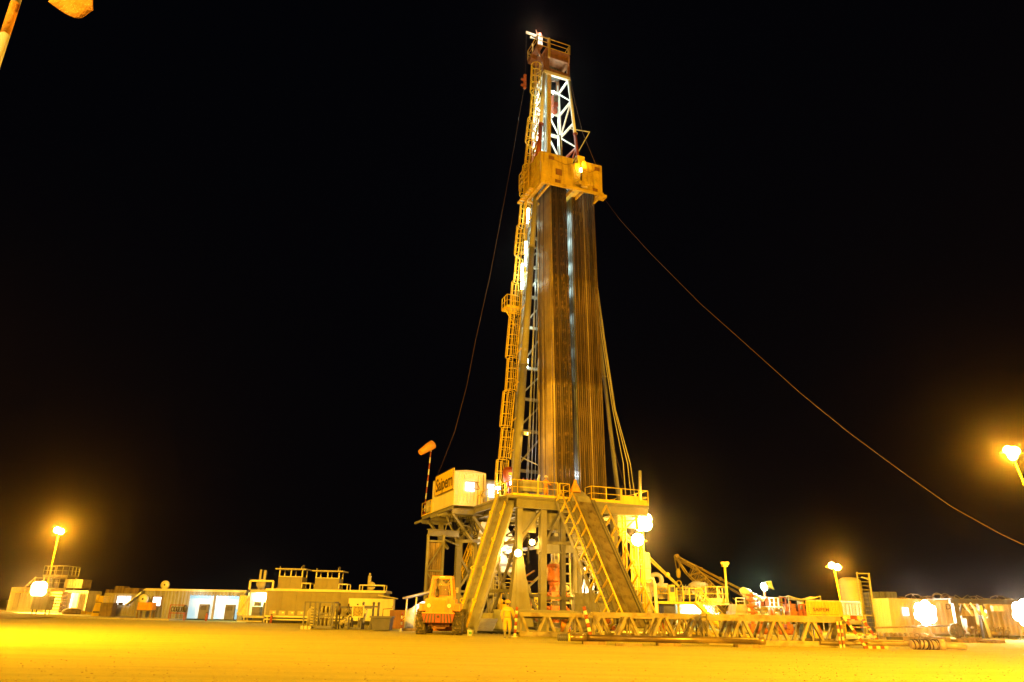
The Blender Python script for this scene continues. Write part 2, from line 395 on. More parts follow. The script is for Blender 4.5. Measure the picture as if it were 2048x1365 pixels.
# ------------------------------------------------------------------ helpers for rails and ladders (points in the thing's frame)
def railing(mb, pts, h=1.12, toe=0.16, r=0.03, step=1.6):
    """handrail with mid rail, toe board and posts along a floor-level polyline"""
    for a, b in zip(pts[:-1], pts[1:]):
        a, b = Vector(a), Vector(b); L = (b-a).length; n = max(1, round(L/step))
        mb.tube(a+Vector((0,0,h)), b+Vector((0,0,h)), r, 6); mb.tube(a+Vector((0,0,h*.55)), b+Vector((0,0,h*.55)), r*.8, 6)
        if toe: mb.bar(a+Vector((0,0,toe/2+.01)), b+Vector((0,0,toe/2+.01)), 0.02, toe)
        for i in range(n+1):
            p = a.lerp(b, i/n); mb.bar(p, p+Vector((0,0,h)), r*2.0)
def cage_ladder(mb, p, q, R_=0.42, out=(-1, 0, 0), hoop=1.0, w=0.42, gap=None):
    """ladder with safety cage from p up to q; the cage bulges towards out"""
    p, q, out = Vector(p), Vector(q), Vector(out); d = (q-p); L = d.length; d = d/L
    out = (out - d*out.dot(d)).normalized(); side = d.cross(out)
    for s in (-1, 1): mb.tube(p+side*w/2*s, q+side*w/2*s, 0.03, 6)
    n = int(L/0.35)
    for i in range(n): a = p + d*(i+.5)*L/n; mb.tube(a-side*w/2, a+side*w/2, 0.014, 4, cap=False)
    nh = max(2, int(L/hoop)); c_off = out*R_*0.8
    for i in range(nh+1):
        c = p + d*(i*L/nh) + c_off; pts = []
        for k in range(11):
            a = R(-140) + R(280)*k/10; pts.append(c + (out*math.cos(a) + side*math.sin(a))*R_)
        mb.path(pts, 0.034, 5)
    for k in range(7):
        a = R(-120) + R(240)*k/6; o = c_off + (out*math.cos(a) + side*math.sin(a))*R_
        mb.bar(p+o, q+o, 0.06, 0.025)

# ------------------------------------------------------------------ substructure and rig floor
sub = T("rig_substructure", "tall olive grey steel substructure carrying the rig floor above the orange blowout preventer", "substructure", (0, 0, 0), 'rig')
ZF = 9.0
for (u, v, w) in ((-5.15, 5.0, .42), (-3.28, 5.0, .46), (-1.5, 4.6, .34), (2.62, 5.0, .40), (0.95, 1.6, .34), (4.9, -1.0, .4), (-5.15, -5.2, .42), (-3.28, -5.2, .46), (2.62, -5.2, .4), (4.9, -5.2, .4)):
    mb = MB(); mb.ibeam((u, v, 0.25), (u, v, 8.25), w, w, 0.05, up=(0, 1, 0)); mb.box(u-w*.8, u+w*.8, v-w*.8, v+w*.8, 0, .26)
    for z in (2.4, 5.2): mb.box(u-w*.56, u+w*.56, v-w*.56, v+w*.56, z, z+.12)
    sub.part("column", mb, STEEL)
mb = MB()
mb.prism([(-5.9, 5.1, .25), (-4.0, 5.1, .25), (-4.95, 5.1, 5.4), (-5.3, 5.1, 5.4)], (0, .06, 0))
mb.prism([(-5.9, 4.6, .25), (-4.0, 4.6, .25), (-4.95, 4.6, 5.4), (-5.3, 4.6, 5.4)], (0, .06, 0)); mb.bar((-5.85, 4.85, .25), (-5.28, 4.85, 5.4), .06, .5, up=(0, 1, 0)); mb.bar((-4.05, 4.85, .25), (-4.97, 4.85, 5.4), .06, .5, up=(0, 1, 0))
sub.part("flared_foot", mb, STEEL)
mb = MB()
for s0, s1, v in ((-5.5, -1.25, 5.4), (0.45, 5.4, 5.4)): mb.ibeam((s0, v, 8.5), (s1, v, 8.5), .3, .66, .05)
for u in (-5.4, -3.28, -1.35, .5, 2.62, 5.25): mb.ibeam((u, 5.2, 8.5), (u, -6, 8.5), .3, .66, .05)
for v in (-6, -3.5, -1.6, 1.6, 3.4): mb.ibeam((-5.4, v, 8.42), (5.25, v, 8.42), .25, .5, .04)
sub.part("floor_beams", mb, STEEL)
mb = MB(); mb.box(-5.5, -1.3, -6.1, 5.5, 8.86, 9.0); mb.box(.45, 5.4, -6.1, 5.5, 8.86, 8.995); mb.box(-1.3, .45, -6.1, 4.6, 8.86, 8.99)
sub.part("floor_deck", mb, STEEL)
mb = MB()
for z, v in ((2.15, 4.9), (5.9, 4.9)): mb.bar((-3.05, v, z), (2.4, v, z), .16, .2)
for z in (2.3, 5.6): mb.bar((-3.28, 4.7, z), (-3.28, -5, z), .18, .22); mb.bar((2.62, 4.7, z), (2.62, -5, z), .18, .22); mb.bar((-5.15, 4.7, z+.3), (-5.15, -5, z+.3), .18, .22)
for (a, b) in (((-5.15, 4.6, .5), (-5.15, -.3, 5.7)), ((-5.15, 4.6, 5.9), (-5.15, -.3, .5)), ((-5.15, -.3, 5.8), (-5.15, -5, 8)), ((-3.28, 4.7, .5), (-3.28, 0, 5.4)), ((-3.28, 0, 5.6), (-3.28, 4.6, 8.1)),
               ((2.62, 4.7, .6), (2.62, 0, 5.3)), ((2.62, 0, 5.6), (2.62, 4.6, 8)), ((-5.1, 5, 5.9), (-3.4, 5, 8.1)), ((-3.1, 5, 5.9), (-1.7, 4.8, 8.1)), ((4.9, -1.1, .5), (2.7, -1.1, 5.4)),
               ((-5.15, -5.1, .5), (-3.4, -5.1, 5)), ((2.5, -5.1, .5), (-3.1, -5.1, 5.2)), ((-3.1, -5.1, .5), (2.5, -5.1, 5.2)), ((1.0, 1.6, 5), (2.6, 1.6, 8))):
    mb.bar(a, b, .18)
sub.part("bracing", mb, STEEL)
mb = MB(); mb.prism([(-2.9, 3.6, 5.2), (1.2, 3.0, 5.5), (1.2, 3.0, 6.3), (-2.9, 3.6, 6.05)], (0, -.5, 0)); sub.part("box_girder", mb, STEEL)
for bb in ((-2.95, -1.7, 3.9, 4.3, 6.9, 8.1), (-1.2, .9, 2.2, 2.8, 6.9, 8.1), (-4.9, -3.5, 4.2, 4.3, 6.6, 8.15), (3.0, 5.0, 4.0, 4.2, 7.4, 8.2)): mb = MB(); mb.box(*bb); sub.part("box_girder", mb, STEEL)
mb = MB()
for u in (-5.6, -2.9, 1.9, 4.5): mb.box(u, u+.9, -6, 5.6, 0.0, .22)
mb.box(-5.6, 5.4, 3.2, 3.8, .22, .5); mb.box(-5.6, 5.4, -4.2, -3.6, .22, .5)
sub.part("ground_skid", mb, STEEL)
mb = MB()
railing(mb, [(-5.9, 2.9, ZF), (-5.9, 5.45, ZF), (-5.5, 5.5, ZF), (-2.3, 5.5, ZF)]); sub.part("railing", mb, YEL)
mb = MB(); railing(mb, [(-2.15, 5.5, ZF), (-1.35, 5.5, ZF), (-1.3, 4.4, ZF)]); sub.part("railing", mb, YEL)
mb = MB(); railing(mb, [(.48, 4.5, ZF), (.48, 5.5, ZF), (3.0, 5.5, ZF)], toe=.2); sub.part("railing", mb, YEL)
mb = MB(); railing(mb, [(3.08, 5.5, ZF), (4.6, 5.5, ZF)], toe=0); mb.box(3.08, 4.6, 5.46, 5.5, ZF, ZF+.62); sub.part("railing", mb, YEL)
mb = MB(); railing(mb, [(4.68, 5.5, ZF), (5.4, 5.5, ZF), (5.4, 2.0, ZF), (5.4, -6, ZF)]); mb.box(4.7, 5.38, 5.4, 5.42, ZF, ZF+.4); sub.part("railing", mb, YEL)
mb = MB(); railing(mb, [(-5.9, -1.3, ZF-.02), (-5.9, 2.3, ZF-.02)]); sub.part("railing", mb, YEL)
mb = MB(); mb.box(-6.3, -5.5, -1.6, 5.5, 8.84, 8.98); mb.ibeam((-6.2, 5.4, 8.62), (-6.2, -1.6, 8.62), .2, .4, .03); sub.part("side_walkway", mb, STEEL)
mb = MB()
for u, z0 in ((3.35, 6.4), (3.6, 6.4)): mb.tube((u, 5.0, .4), (u, 5.0, 8.4), .07, 8)
mb.bar((2.75, 5.1, 7.7), (5.0, 5.1, 7.95), .08); mb.bar((2.75, 5.1, 6.6), (4.6, 5.1, 8.1), .09); mb.box(4.5, 4.66, 5.0, 5.16, 7.2, 8.2); mb.box(2.2, 2.42, 5.15, 5.3, 5.8, 6.6)
sub.part("standpipe", mb, YEL)
# clutter seen under the floor: pipe manifold, hoses, ladders
mb = MB()
for k in range(9):
    u = 1.3 + .12*k; mb.path([(u, .4, 7.6), (u-.15*k, .8+.1*k, 6.4), (u-.5, 1.2, 5.2-.15*k), (u+.6, .9, 4.2)], .05, 5)
for k in range(6):
    z = 1.1+k*.75; mb.tube((.2, -1.2, z), (2.3, -1.2, z), .07, 8); mb.lathe([(.16, -.08), (.16, .08)], (.5+.3*(k % 3), -1.1, z), 8, axis=(1, 0, 0))
for k in range(4): mb.tube((.5+.5*k, -1.2, .4), (.5+.5*k, -1.2, 5.9), .08, 8)
sub.part("pipe_manifold", mb, CREAM2)
mb = MB()
for (u, v, z0, z1) in ((-4.55, 3.4, 3.2, 6.3), (-4.9, .2, .5, 8.2), (-1.95, 2.0, .5, 5.5), (-3.9, -2.0, .5, 7.5)):
    mb.bar((u-.2, v, z0), (u-.2, v, z1), .06); mb.bar((u+.2, v, z0), (u+.2, v, z1), .06)
    for i in range(int((z1-z0)/.3)): mb.bar((u-.2, v, z0+.15+i*.3), (u+.2, v, z0+.15+i*.3), .035)
sub.part("access_ladder", mb, CREAM2)
mb = MB()
railing(mb, [(-3.0, -4, 1.3), (-.6, -4, 1.3), (2.4, -4, 1.3)], toe=.1, step=.8); railing(mb, [(-5, 1.5, 1.3), (-3.6, 1.5, 1.3)], toe=.1, step=.5)
mb.box(-3.0, 2.4, -5, -4, 1.2, 1.3)
for i in range(9): mb.bar((-3.4+.02*i, -.2-.28*i, 1.2+.3*i), (-2.4+.02*i, -.2-.28*i, 1.2+.3*i), .2, .03)
sub.part("cellar_walkway", mb, YEL)
for (x0, x1, v0, v1, z1) in ((-4.6, -3.6, 2.6, 3.8, 1.5), (1.3, 3.9, 2.2, 4.2, 2.05), (-2.4, -1.7, -3.4, -2.2, 2.3), (3.3, 4.7, -3, -1, 2.6)):
    mb = MB(); mb.box(x0, x1, v0, v1, .25, z1); mb.box(x0-.05, x1+.05, v0-.05, v1+.05, z1, z1+.06)
    for k in range(4): mb.box(x0+(x1-x0)*(k+.5)/4-.03, x0+(x1-x0)*(k+.5)/4+.03, v1, v1+.05, .3, z1-.02)
    sub.part("equipment_cabinet", mb, STEEL2)
rr = random.Random(11)
for (u0, u1, v0, v1, za, zb, nn) in ((-4.9, -3.6, .5, 3.2, .6, 7.6, 9), (-3.0, -1.2, -3.4, .8, .6, 7.8, 14), (1.0, 2.4, -3.0, 1.2, .6, 7.8, 12)):
    for k in range(nn):
        mb = MB(); u, v, z = rr.uniform(u0, u1), rr.uniform(v0, v1), rr.uniform(za, zb); kd = k % 5; q = rr.uniform(.3, .9)
        if kd == 0: mb.path([(u, v, z), (u+q*.5, v, z-.5), (u+.1, v+.2, z-1.0), (u-q*.4, v+.1, max(.3, z-1.9))], .045, 6)
        elif kd == 1: mb.bar((u-q, v, z), (u+q*.6, v, z+q*.9), .11); mb.bar((u-q, v, z), (u+q*.6, v, z-.02), .09)
        elif kd == 2: mb.box(u-q*.4, u+q*.4, v-.2, v+.2, z, z+q*.7); mb.tube((u, v, z+q*.7), (u, v, z+q*1.2), .06, 8)
        elif kd == 3: mb.tube((u, v, max(.25, z-2)), (u, v, min(8.2, z+1.6)), .07, 8); mb.lathe([(.14, -.06), (.14, .06)], (u, v, z), 8)
        else: mb.lathe([(.1, 0), (.26, .1), (.26, .5), (.12, .65)], (u, v, z), 12, axis=(1, 0, 0)); mb.bar((u+.3, v, z), (u+.3, v, max(.3, z-1.6)), .07)
        sub.part("service_fitting", mb, rr.choice([DARK, STEEL2, BLK, YEL, CREAM2, DARK, BROWN]))
# drawworks: pale steel housing seen brightly lit through the left bay
dw = T("drawworks_housing", "brightly lit pale steel drawworks housing hanging under the left side of the rig floor", "winch", (-3.8, -2.6, 3.6), 'rig')
mb = MB(); mb.prism([(-5.6, -2.4, 3.9), (-2.2, -2.4, 4.2), (-2.2, -2.4, 6.3), (-3.2, -2.4, 7.9), (-5.3, -2.4, 7.9), (-5.6, -2.4, 6.5)], (0, -1.6, 0)); dw.part("housing", mb, CREAM)
mb = MB(); mb.torus((-4.4, -2.3, 5.6), .85, .09, (0, 1, 0), 20); mb.lathe([(.5, 0), (.5, .25)], (-4.4, -2.4, 5.6), 16, axis=(0, 1, 0)); dw.part("drum_flange", mb, YEL)
mb = MB()
for k in range(5): mb.box(-3.0, -2.5, -2.36, -2.3, 4.5+.4*k, 4.7+.4*k)
dw.part("cooling_louvre", mb, DARK)
for (u0, zz) in ((-3.6, 3.9),):
    mb = MB(); mb.bar((-5.6, -2.3, 3.85), (-2.2, -2.3, 4.15), .2, .1); mb.tube((-5.0, -2.3, 3.9), (-5.6, 1, 0.4), .08, 8); dw.part("support_bar", mb, STEEL)
# ------------------------------------------------------------------ blowout preventer stack under the floor
bop = T("blowout_preventer", "stack of rust orange valves and flanges standing on the well under the rig floor", "blowout preventer", (0, 0, 0.0), 'rig')
mb = MB(); mb.lathe([(.3, 3.42), (.55, 3.46), (.58, 3.7), (.62, 3.75), (.62, 4.4), (.66, 4.42), (.66, 4.5), (.5, 4.72), (.3, 4.76)], (0, 0, 0), 22)
for k in range(14): a = 2*PI*k/14; mb.tube((.58*math.cos(a), .58*math.sin(a), 4.5), (.58*math.cos(a), .58*math.sin(a), 4.6), .045, 6)
bop.part("annular_preventer", mb, ORB)
mb = MB(); mb.lathe([(.3, 2.62), (.42, 2.66), (.42, 2.8), (.36, 2.82), (.36, 3.2), (.45, 3.22), (.45, 3.42)], (0, 0, 0), 18); bop.part("spool", mb, ORB)
for z in (2.35, 1.35):
    mb = MB(); mb.box(-.42, .42, -.42, .42, z-.32, z+.3)
    for s in (-1, 1):
        mb.tube((s*.4, 0, z), (s*.95, 0, z), .26, 12); mb.tube((s*.95, 0, z), (s*1.05, 0, z), .33, 12); mb.tube((s*1.05, 0, z), (s*1.3, 0, z), .14, 10)
        mb.ball((s*.7, .3, z+.15), .12, 6); mb.tube((s*.55, .36, z-.2), (s*.55, .36, z+.25), .06, 6)
    bop.part("ram_preventer", mb, ORB)
mb = MB(); mb.lathe([(.3, .1), (.5, .12), (.5, .25), (.34, .3), (.34, .75), (.48, .8), (.48, 1.02)], (0, 0, 0), 18)
for s in (-1, 1): mb.tube((s*.3, .1, .55), (s*1.5, .25, .55), .1, 10); mb.ball((s*.85, .2, .55), .2, 8); mb.tube((s*.85, .2, .55), (s*.85, .6, .55), .04, 6); mb.torus((s*.85, .6, .55), .17, .03, (0, 1, 0), 12)
bop.part("wellhead_spool", mb, ORB)
mb = MB(); mb.lathe([(.14, 4.76), (.15, 6.0), (.17, 6.1), (.17, 6.35)], (-.1, 0, 0), 14); bop.part("bell_nipple", mb, WHT)
mb = MB(); mb.prism([(-.95, .5, 6.2), (.75, .5, 6.2), (1.0, .5, 6.75), (-1.15, .5, 6.75)], (0, -1.1, 0)); mb.box(-1.2, 1.05, -.65, .56, 6.75, 6.82); bop.part("drip_pan", mb, VIO)
mb = MB()
for k in range(5):
    a = .3*k; mb.path([(1.3, .1, 1.4+.1*k), (1.9, .6, 1.6-.1*k), (2.6, .9, 1.15), (3.0+.2*k, 1.5, .3)], .045, 6)
bop.part("hydraulic_hose", mb, BLK)

# ------------------------------------------------------------------ pipe ramp and stairs
def on_slope(u, k, dz=0.0, v0=5.55, v1=12.4, z0=8.95, z1=0.45):
    n = Vector((0, z0-z1, v1-v0)).normalized()
    return Vector((u, v0+(v1-v0)*k, z0+(z1-z0)*k)) + n*dz
rmp = T("pipe_ramp", "broad worn steel ramp sloping from the rig floor down to the pipe racks", "ramp", (-.45, 12.4, 0), 'rig')
mb = MB(); a = [on_slope(-1.28, 0), on_slope(.42, 0), on_slope(.42, 1), on_slope(-1.28, 1)]; n_ = (on_slope(0, 0, -.08) - on_slope(0, 0)); mb.prism(a, n_)
for k in range(1, 9): mb.bar(on_slope(-1.24, k/9, .005), on_slope(.38, k/9, .005), .03, .012)
rmp.part("ramp_plate", mb, M("worn_ramp_steel", (.26, .21, .13), .5, .2, .4, .9, (.12, .08, .04), .6, True, .25))
mb = MB()
for u in (-1.36, .5, .68): mb.bar(on_slope(u, -.01, -.05), on_slope(u, 1.0, -.05), .12, .34, up=(0, 1, 1))
mb.bar(on_slope(-.45, .12, .03), on_slope(-.40, .98, .03), .05, .03)
rmp.part("stringer", mb, STEEL)
mb = MB(); pts = [(-1.2, 5.6, 8.9), (.42, 5.6, 8.9), (.36, 5.35, 9.3), (.1, 4.7, 9.85), (-1.0, 4.7, 9.95), (-1.2, 5.35, 9.35)]
mb.add([(p[0], p[1], p[2]) for p in pts] + [(p[0], p[1]-.08, p[2]-.05) for p in pts], [(0, 1, 2, 5), (5, 2, 3, 4), (6, 11, 8, 7), (11, 10, 9, 8), (0, 6, 7, 1), (1, 7, 8, 2), (2, 8, 9, 3), (3, 9, 10, 4), (4, 10, 11, 5), (5, 11, 6, 0)])
rmp.part("ramp_head", mb, STEEL2)
mb = MB()
def slope_rail(mb, u, k0, k1, n, h=.95, below=-.1):
    mb.tube(on_slope(u, k0, h), on_slope(u, k1, h), .06, 8)
    for i in range(n+1):
        k = k0 + (k1-k0)*i/n; mb.bar(on_slope(u, k, below), on_slope(u, k, h), .1)
slope_rail(mb, .8, .12, .98, 9); rmp.part("handrail", mb, YEL)
stw = T("steel_stairway", "steep open stairway with yellow handrails running down left of the pipe ramp", "stairs", (-1.9, 12.6, 0), 'rig')
mb = MB()
for u in (-2.42, -1.5): mb.bar(on_slope(u, -.01, -.12), on_slope(u, 1.04, -.12), .09, .3, up=(0, 1, 1))
stw.part("stringer", mb, STEEL)
mb = MB()
for i in range(22):
    p = on_slope(-1.96, (i+.5)/22, -.1); mb.box(-2.36, -1.56, p.y-.13, p.y+.13, p.z, p.z+.05)
stw.part("treads", mb, STEEL2)
for u in (-2.42, -1.5):
    mb = MB(); slope_rail(mb, u, .01, 1.03, 10, .85); stw.part("handrail", mb, YEL)
mb = MB(); mb.lathe([(.02, 1.0), (.1, .92), (.14, .72), (.2, .6), (.36, .25), (.42, .05), (.4, 0)], (-.62, 5.0, 9.62), 12)
one("tarpaulin_bundle", "orange tarpaulin bundle standing at the head of the pipe ramp", "tarpaulin", mb, TARP, 'rig')
# ------------------------------------------------------------------ long sloping slide from the left floor corner to the ground
A, B = Vector((-5.75, 4.1, 9.0)), Vector((-11.1, 11.5, 0.12)); dS = (B-A); sd = Vector((0.81, 0.585, 0)).normalized()
sl = T("escape_slide", "long straight trough of three pale beams leaning from the left floor corner to the ground", "slide", B, 'rig')
upS = sd.cross(dS.normalized()); upS = -upS if upS.z < 0 else upS
mb = MB(); mb.prism([A-sd*.62, A+sd*.1, B+sd*.08, B-sd*.5], upS*.1); PALE = M("pale_slide_steel", (.36, .34, .30), .5, 0, .12, .8, (.3, .24, .16), .2)
sl.part("trough_bed", mb, STEEL2)
mb = MB(); mb.bar(A-sd*.66+upS*.14, B-sd*.54+upS*.14, .3, .34, up=upS); sl.part("side_beam", mb, PALE)
mb = MB(); mb.bar(A+sd*.12+upS*.14, B+sd*.1+upS*.14, .12, .34, up=upS); sl.part("side_beam", mb, PALE)
mb = MB(); mb.bar(A+sd*.45-upS*.1, B+sd*.38-upS*.05, .44, .3, up=upS); sl.part("side_beam", mb, PALE)
mb = MB(); mb.bar(A-sd*.66+upS*.33, B-sd*.54+upS*.33, .13, .05, up=upS); mb.bar(A+sd*.12+upS*.33, B+sd*.1+upS*.33, .14, .05, up=upS); sl.part("edge_strip", mb, YEL)
for k in (.18, .4, .62, .84):
    for s in (-.66, .1):
        mb = MB(); mb.torus(A+dS*k+sd*s+upS*.38, .11, .035, (0, 1, 0), 12); sl.part("lifting_eye", mb, YEL)
# ------------------------------------------------------------------ mast
mast = T("derrick_mast", "tall tapering lattice mast rising above the rig floor, red and white near its top", "mast", (0, 0, 9.0), 'rig')
def legs(kind, z):
    k = (z-9.0)/42.0
    q = {'FL': ((-4.8, 3.2), (-1.55, 1.2)), 'FR': ((4.35, 3.0), (1.1, 1.2)), 'RL': ((-2.9, -2.0), (-1.45, -1.1)), 'RR': ((3.0, -2.0), (1.1, -1.1))}[kind]
    if kind == 'FR' and z > 9: k = min(1, k*1.0)
    return Vector((q[0][0]+(q[1][0]-q[0][0])*k, q[0][1]+(q[1][1]-q[0][1])*k, z))
BANDS = [9, 20, 31, 37.5, 40.5, 44.6, 51]
MCOL = [STEEL, RED, WHT]
for kd, r0, r1 in (('FL', .33, .17), ('FR', .17, .15), ('RL', .22, .14), ('RR', .22, .14)):
    mb = MB()
    for i, (a, b) in enumerate(zip(BANDS[:-1], BANDS[1:])):
        mb.mi = 0 if b <= 40.5 else (1 if i == 4 else 2)
        f = lambda z: r0 + (r1-r0)*(z-9)/42
        mb.tube(legs(kd, a), legs(kd, b), f(a), 12, f(b))
        mb.tube(legs(kd, b-.12), legs(kd, b+.0), f(b)*1.35, 12)
    mast.part("leg", mb, MCOL)
ZS = [9.6, 12.2, 15.6, 18.4, 21.2, 25.0, 28.0, 31.0, 34.0, 37.2, 40.3, 43.0, 45.8, 48.4, 51.0]
for i, (a, b) in enumerate(zip(ZS[:-1], ZS[1:])):
    mat = STEEL if b <= 37.3 else (RED if a >= 40 and b <= 45.9 and i % 2 == 0 else WHT)
    if a >= 43 : mat = WHT
    for s0, s1 in (('FL', 'RL'), ('FR', 'RR')):
        if s0 == 'FR' and a < 33: continue
        mb = MB(); mb.bar(legs(s0, b), legs(s1, b), .16, .2)
        if i % 2: mb.bar(legs(s0, a), legs(s1, b), .13)
        else: mb.bar(legs(s1, a), legs(s0, b), .13)
        if s0 == 'FL': mb.bar(legs(s1 if i % 2 else s0, a), legs(s0 if i % 2 else s1, b), .11); q = (a+b)/2; mb.bar(legs(s0, q), legs(s1, q), .12)
        mast.part("side_brace", mb, mat)
    mb = MB(); rl0, rr0, rl1, rr1 = legs('RL', a), legs('RR', a), legs('RL', b), legs('RR', b); mid = (rl1+rr1)/2
    mb.bar(rl1, rr1, .2, .26); mb.bar(rl0, mid, .13); mb.bar(rr0, mid, .13)
    if a > 40: mb.bar((rl0+rr0)/2, mid, .22)
    mast.part("rear_brace", mb, mat)
mb = MB(); mb.bar(legs('FL', 51)+Vector((-.1, .05, .05)), legs('FR', 51)+Vector((.1, .05, .05)), .26, .34); mast.part("front_header", mb, WHT)
mb = MB(); mb.bar((-1.08, 1.15, 38), (-1.02, 1.1, 50.9), .36, .3, up=(0, 1, 0)); mast.part("guide_beam", mb, YELM)
mb = MB(); mb.bar((.05, 1.9, 38), (.02, 1.3, 44), .2, .24, up=(0, 1, 0)); mb.tube((-.55, .4, 36), (-.5, .2, 50.5), .05, 8); mb.tube((-1.35, .9, 36), (-1.3, .8, 51), .06, 8); mb.tube((.5, 0, 38), (.5, 0, 51), .06, 8); mast.part("standpipe", mb, GALV)
mb = MB()
mb.bar((1.35, 1.0, 45.4), (3.3, 1.3, 45.4), .07); mb.bar((3.3, 1.3, 45.4), (1.5, 1.1, 41.6), .09); mb.ball((1.95, 1.0, 45.0), .18, 6)
mast.part("side_arm", mb, WHT)
# caged ladder in offset runs
lp = [(-4.55, 9.6), (-4.42, 12.6), (-4.22, 15.2), (-4.0, 18.3), (-3.86, 21.2), (-3.6, 25.2), (-3.42, 28.4), (-3.25, 31.0), (-3.05, 34.0), (-2.85, 37.2), (-2.55, 40.5), (-2.35, 43.2), (-2.1, 46.0), (-1.9, 49.2), (-1.8, 52.6)]
for (u0, z0), (u1, z1) in zip(lp[:-1], lp[1:]):
    mb = MB(); off = -.12 if int(z0) % 2 else .05
    cage_ladder(mb, (u0+.25+off, .1, z0), (u1+.25+off, .1, z1-.15), .5, (-.9, .42, 0), .8)
    mb.bar((u0+.3, .1, z0+.5), legs('FL', z0+.5), .07)
    mast.part("caged_ladder", mb, YEL)
pl = MB(); pl.box(-4.75, -3.55, -.5, .7, 25.6, 25.68); pl.bar((-4.7, .1, 25.6), (-3.7, .1, 24.2), .07); railing(pl, [(-4.75, -.5, 25.66), (-4.75, .7, 25.66), (-3.6, .7, 25.66)], step=.7)
mast.part("rest_platform", pl, YEL)
# monkey board
mkb = MB(); mkb.box(-3.5, 2.4, 1.2, 1.5, 35.85, 36.0)
for u in (-3.4, -2.7, -.4, .5, 2.3): mkb.bar((u, 1.2, 35.9), (u, 4.85, 35.9), .14, .2)
mkb.bar((-3.55, 4.9, 35.92), (2.55, 4.9, 36.1), .2, .26); mkb.box(2.0, 2.75, 4.5, 5.2, 35.7, 35.95); mkb.box(-3.5, -3.0, 1.2, 4.8, 36.02, 36.1); mkb.box(-.5, .4, 2.6, 4.8, 36.02, 36.1)
mkb.bar((-3.4, 1.4, 35.8), (-2.7, -.6, 33.2), .16); mkb.bar((2.3, 1.4, 35.8), (1.9, -.6, 33.2), .16)
mkb_o = mast.part("monkey_board", mkb, YELM)
def panel(u0, v0, u1, v1, z0, z1, z0b, z1b, seams, ribs=3):
    mb = MB(); a, b = Vector((u0, v0, 0)), Vector((u1, v1, 0)); e = (b-a).normalized(); n = Vector((-e.y, e.x, 0)); n = n if n.y > .5 or n.x < -.5 else -n
    NX, NZ = 22, 14
    vs = []
    for j in range(NZ+1):
        for i in range(NX+1):
            p = a.lerp(b, i/NX); zz = (z0+(z0b-z0)*i/NX)*(1-j/NZ) + (z1+(z1b-z1)*i/NX)*j/NZ
            bulge = .035*math.sin(PI*((j/NZ*4) % 1)) + .05*math.sin(i*1.1+j*.7)*math.sin(PI*i/NX)*.5 + .012*random.uniform(-1, 1)
            vs.append(p + n*(.03+bulge) + Vector((0, 0, zz)))
    mb.add(vs, [(j*(NX+1)+i, j*(NX+1)+i+1, (j+1)*(NX+1)+i+1, (j+1)*(NX+1)+i) for j in range(NZ) for i in range(NX)], True)
    for j in range(5): z = j/4; mb.bar(a+Vector((0, 0, z0+(z1-z0)*z))+n*.06, b+Vector((0, 0, z0b+(z1b-z0b)*z))+n*.06, .045, .05)
    for k in seams: p = a.lerp(b, k); mb.bar(p+n*.07+Vector((0, 0, z0+(z0b-z0)*k)), p+n*.07+Vector((0, 0, z1+(z1b-z1)*k)), .05)
    return mb
wb = mast.part("windbreak", panel(-3.5, 4.8, -.42, 4.84, 36.0, 39.0, 36.05, 39.0, (0, .28, .98)), YELM, mkb_o)
wb = mast.part("windbreak", panel(.45, 4.86, 2.4, 4.9, 36.1, 39.0, 36.2, 39.0, (.02, .5, 1)), YELM, mkb_o)
wb = mast.part("windbreak", panel(-.42, 4.5, .45, 4.5, 36.1, 38.6, 36.1, 38.6, (0, 1)), YELM, mkb_o)
wb = mast.part("windbreak", panel(-3.5, 1.2, -3.5, 4.8, 36.0, 39.0, 36.0, 39.0, (0, .5, 1)), YELM, mkb_o)
wb = mast.part("windbreak", panel(2.4, 4.9, 2.4, 1.2, 36.2, 39.0, 36.1, 39.0, (0, .5, 1)), YELM, mkb_o)
mb = MB()
for (u, z) in ((-2.55, 38.5), (-1.95, 36.25), (1.95, 38.55), (1.7, 36.3)): mb.box(u-.25, u+.25, 4.92, 5.0, z-.14, z+.18); mb.torus((u, 5.0, z), .1, .03, (0, 1, 0), 8)
mb.path([(-2.3, 4.97, 38.4), (-1.2, 4.98, 38.15), (-.5, 4.97, 38.5)], .02, 5); mb.path([(.5, 4.97, 38.1), (1.2, 4.98, 38.0), (1.8, 4.97, 38.4)], .02, 5)
mb.box(-2.15, -1.55, 4.93, 4.98, 36.95, 37.55)
mast.part("pulley_blocks", mb, BROWN, mkb_o)
mb = MB(); mb.prism([(-.35, 4.9, 36.5), (1.05, 4.95, 36.6), (1.05, 5.75, 36.35), (-.35, 5.7, 36.25)], (0, 0, .06)); mb.bar((-.35, 5.72, 36.2), (1.05, 5.76, 36.32), .08, .3); mb.box(0, .6, 5.5, 5.75, 35.9, 36.3)
mast.part("diving_board", mb, YELM, mkb_o)
mb = MB(); mb.box(-.1, 1.0, 3.6, 4.5, 38.85, 38.95); mb.box(-.1, .25, 4.3, 4.6, 38.2, 38.9); mb.box(.25, 1.05, 4.5, 4.56, 38.1, 39.4); mb.box(.2, .9, 4.0, 4.6, 39.4, 39.8); mb.bar((-.2, 4.3, 38.5), (1.1, 4.4, 38.35), .12)
mast.part("winch_frame", mb, YEL, mkb_o)
mb = MB(); mb.box(-3.95, -3.52, .6, 3.4, 36.0, 36.1)
for z in (37.15, 37.7, 38.25, 38.8): mb.bar((-3.9, .9, z), (-3.9, 3.0, z), .08)
for v in (.9, 1.95, 3.0): mb.bar((-3.9, v, 36.1 if v > 1 else 37.1), (-3.9, v, 38.8), .08)
for k in range(5): mb.box(-3.98, -3.5, .7+.6*k, .82+.6*k, 35.9, 36.0)
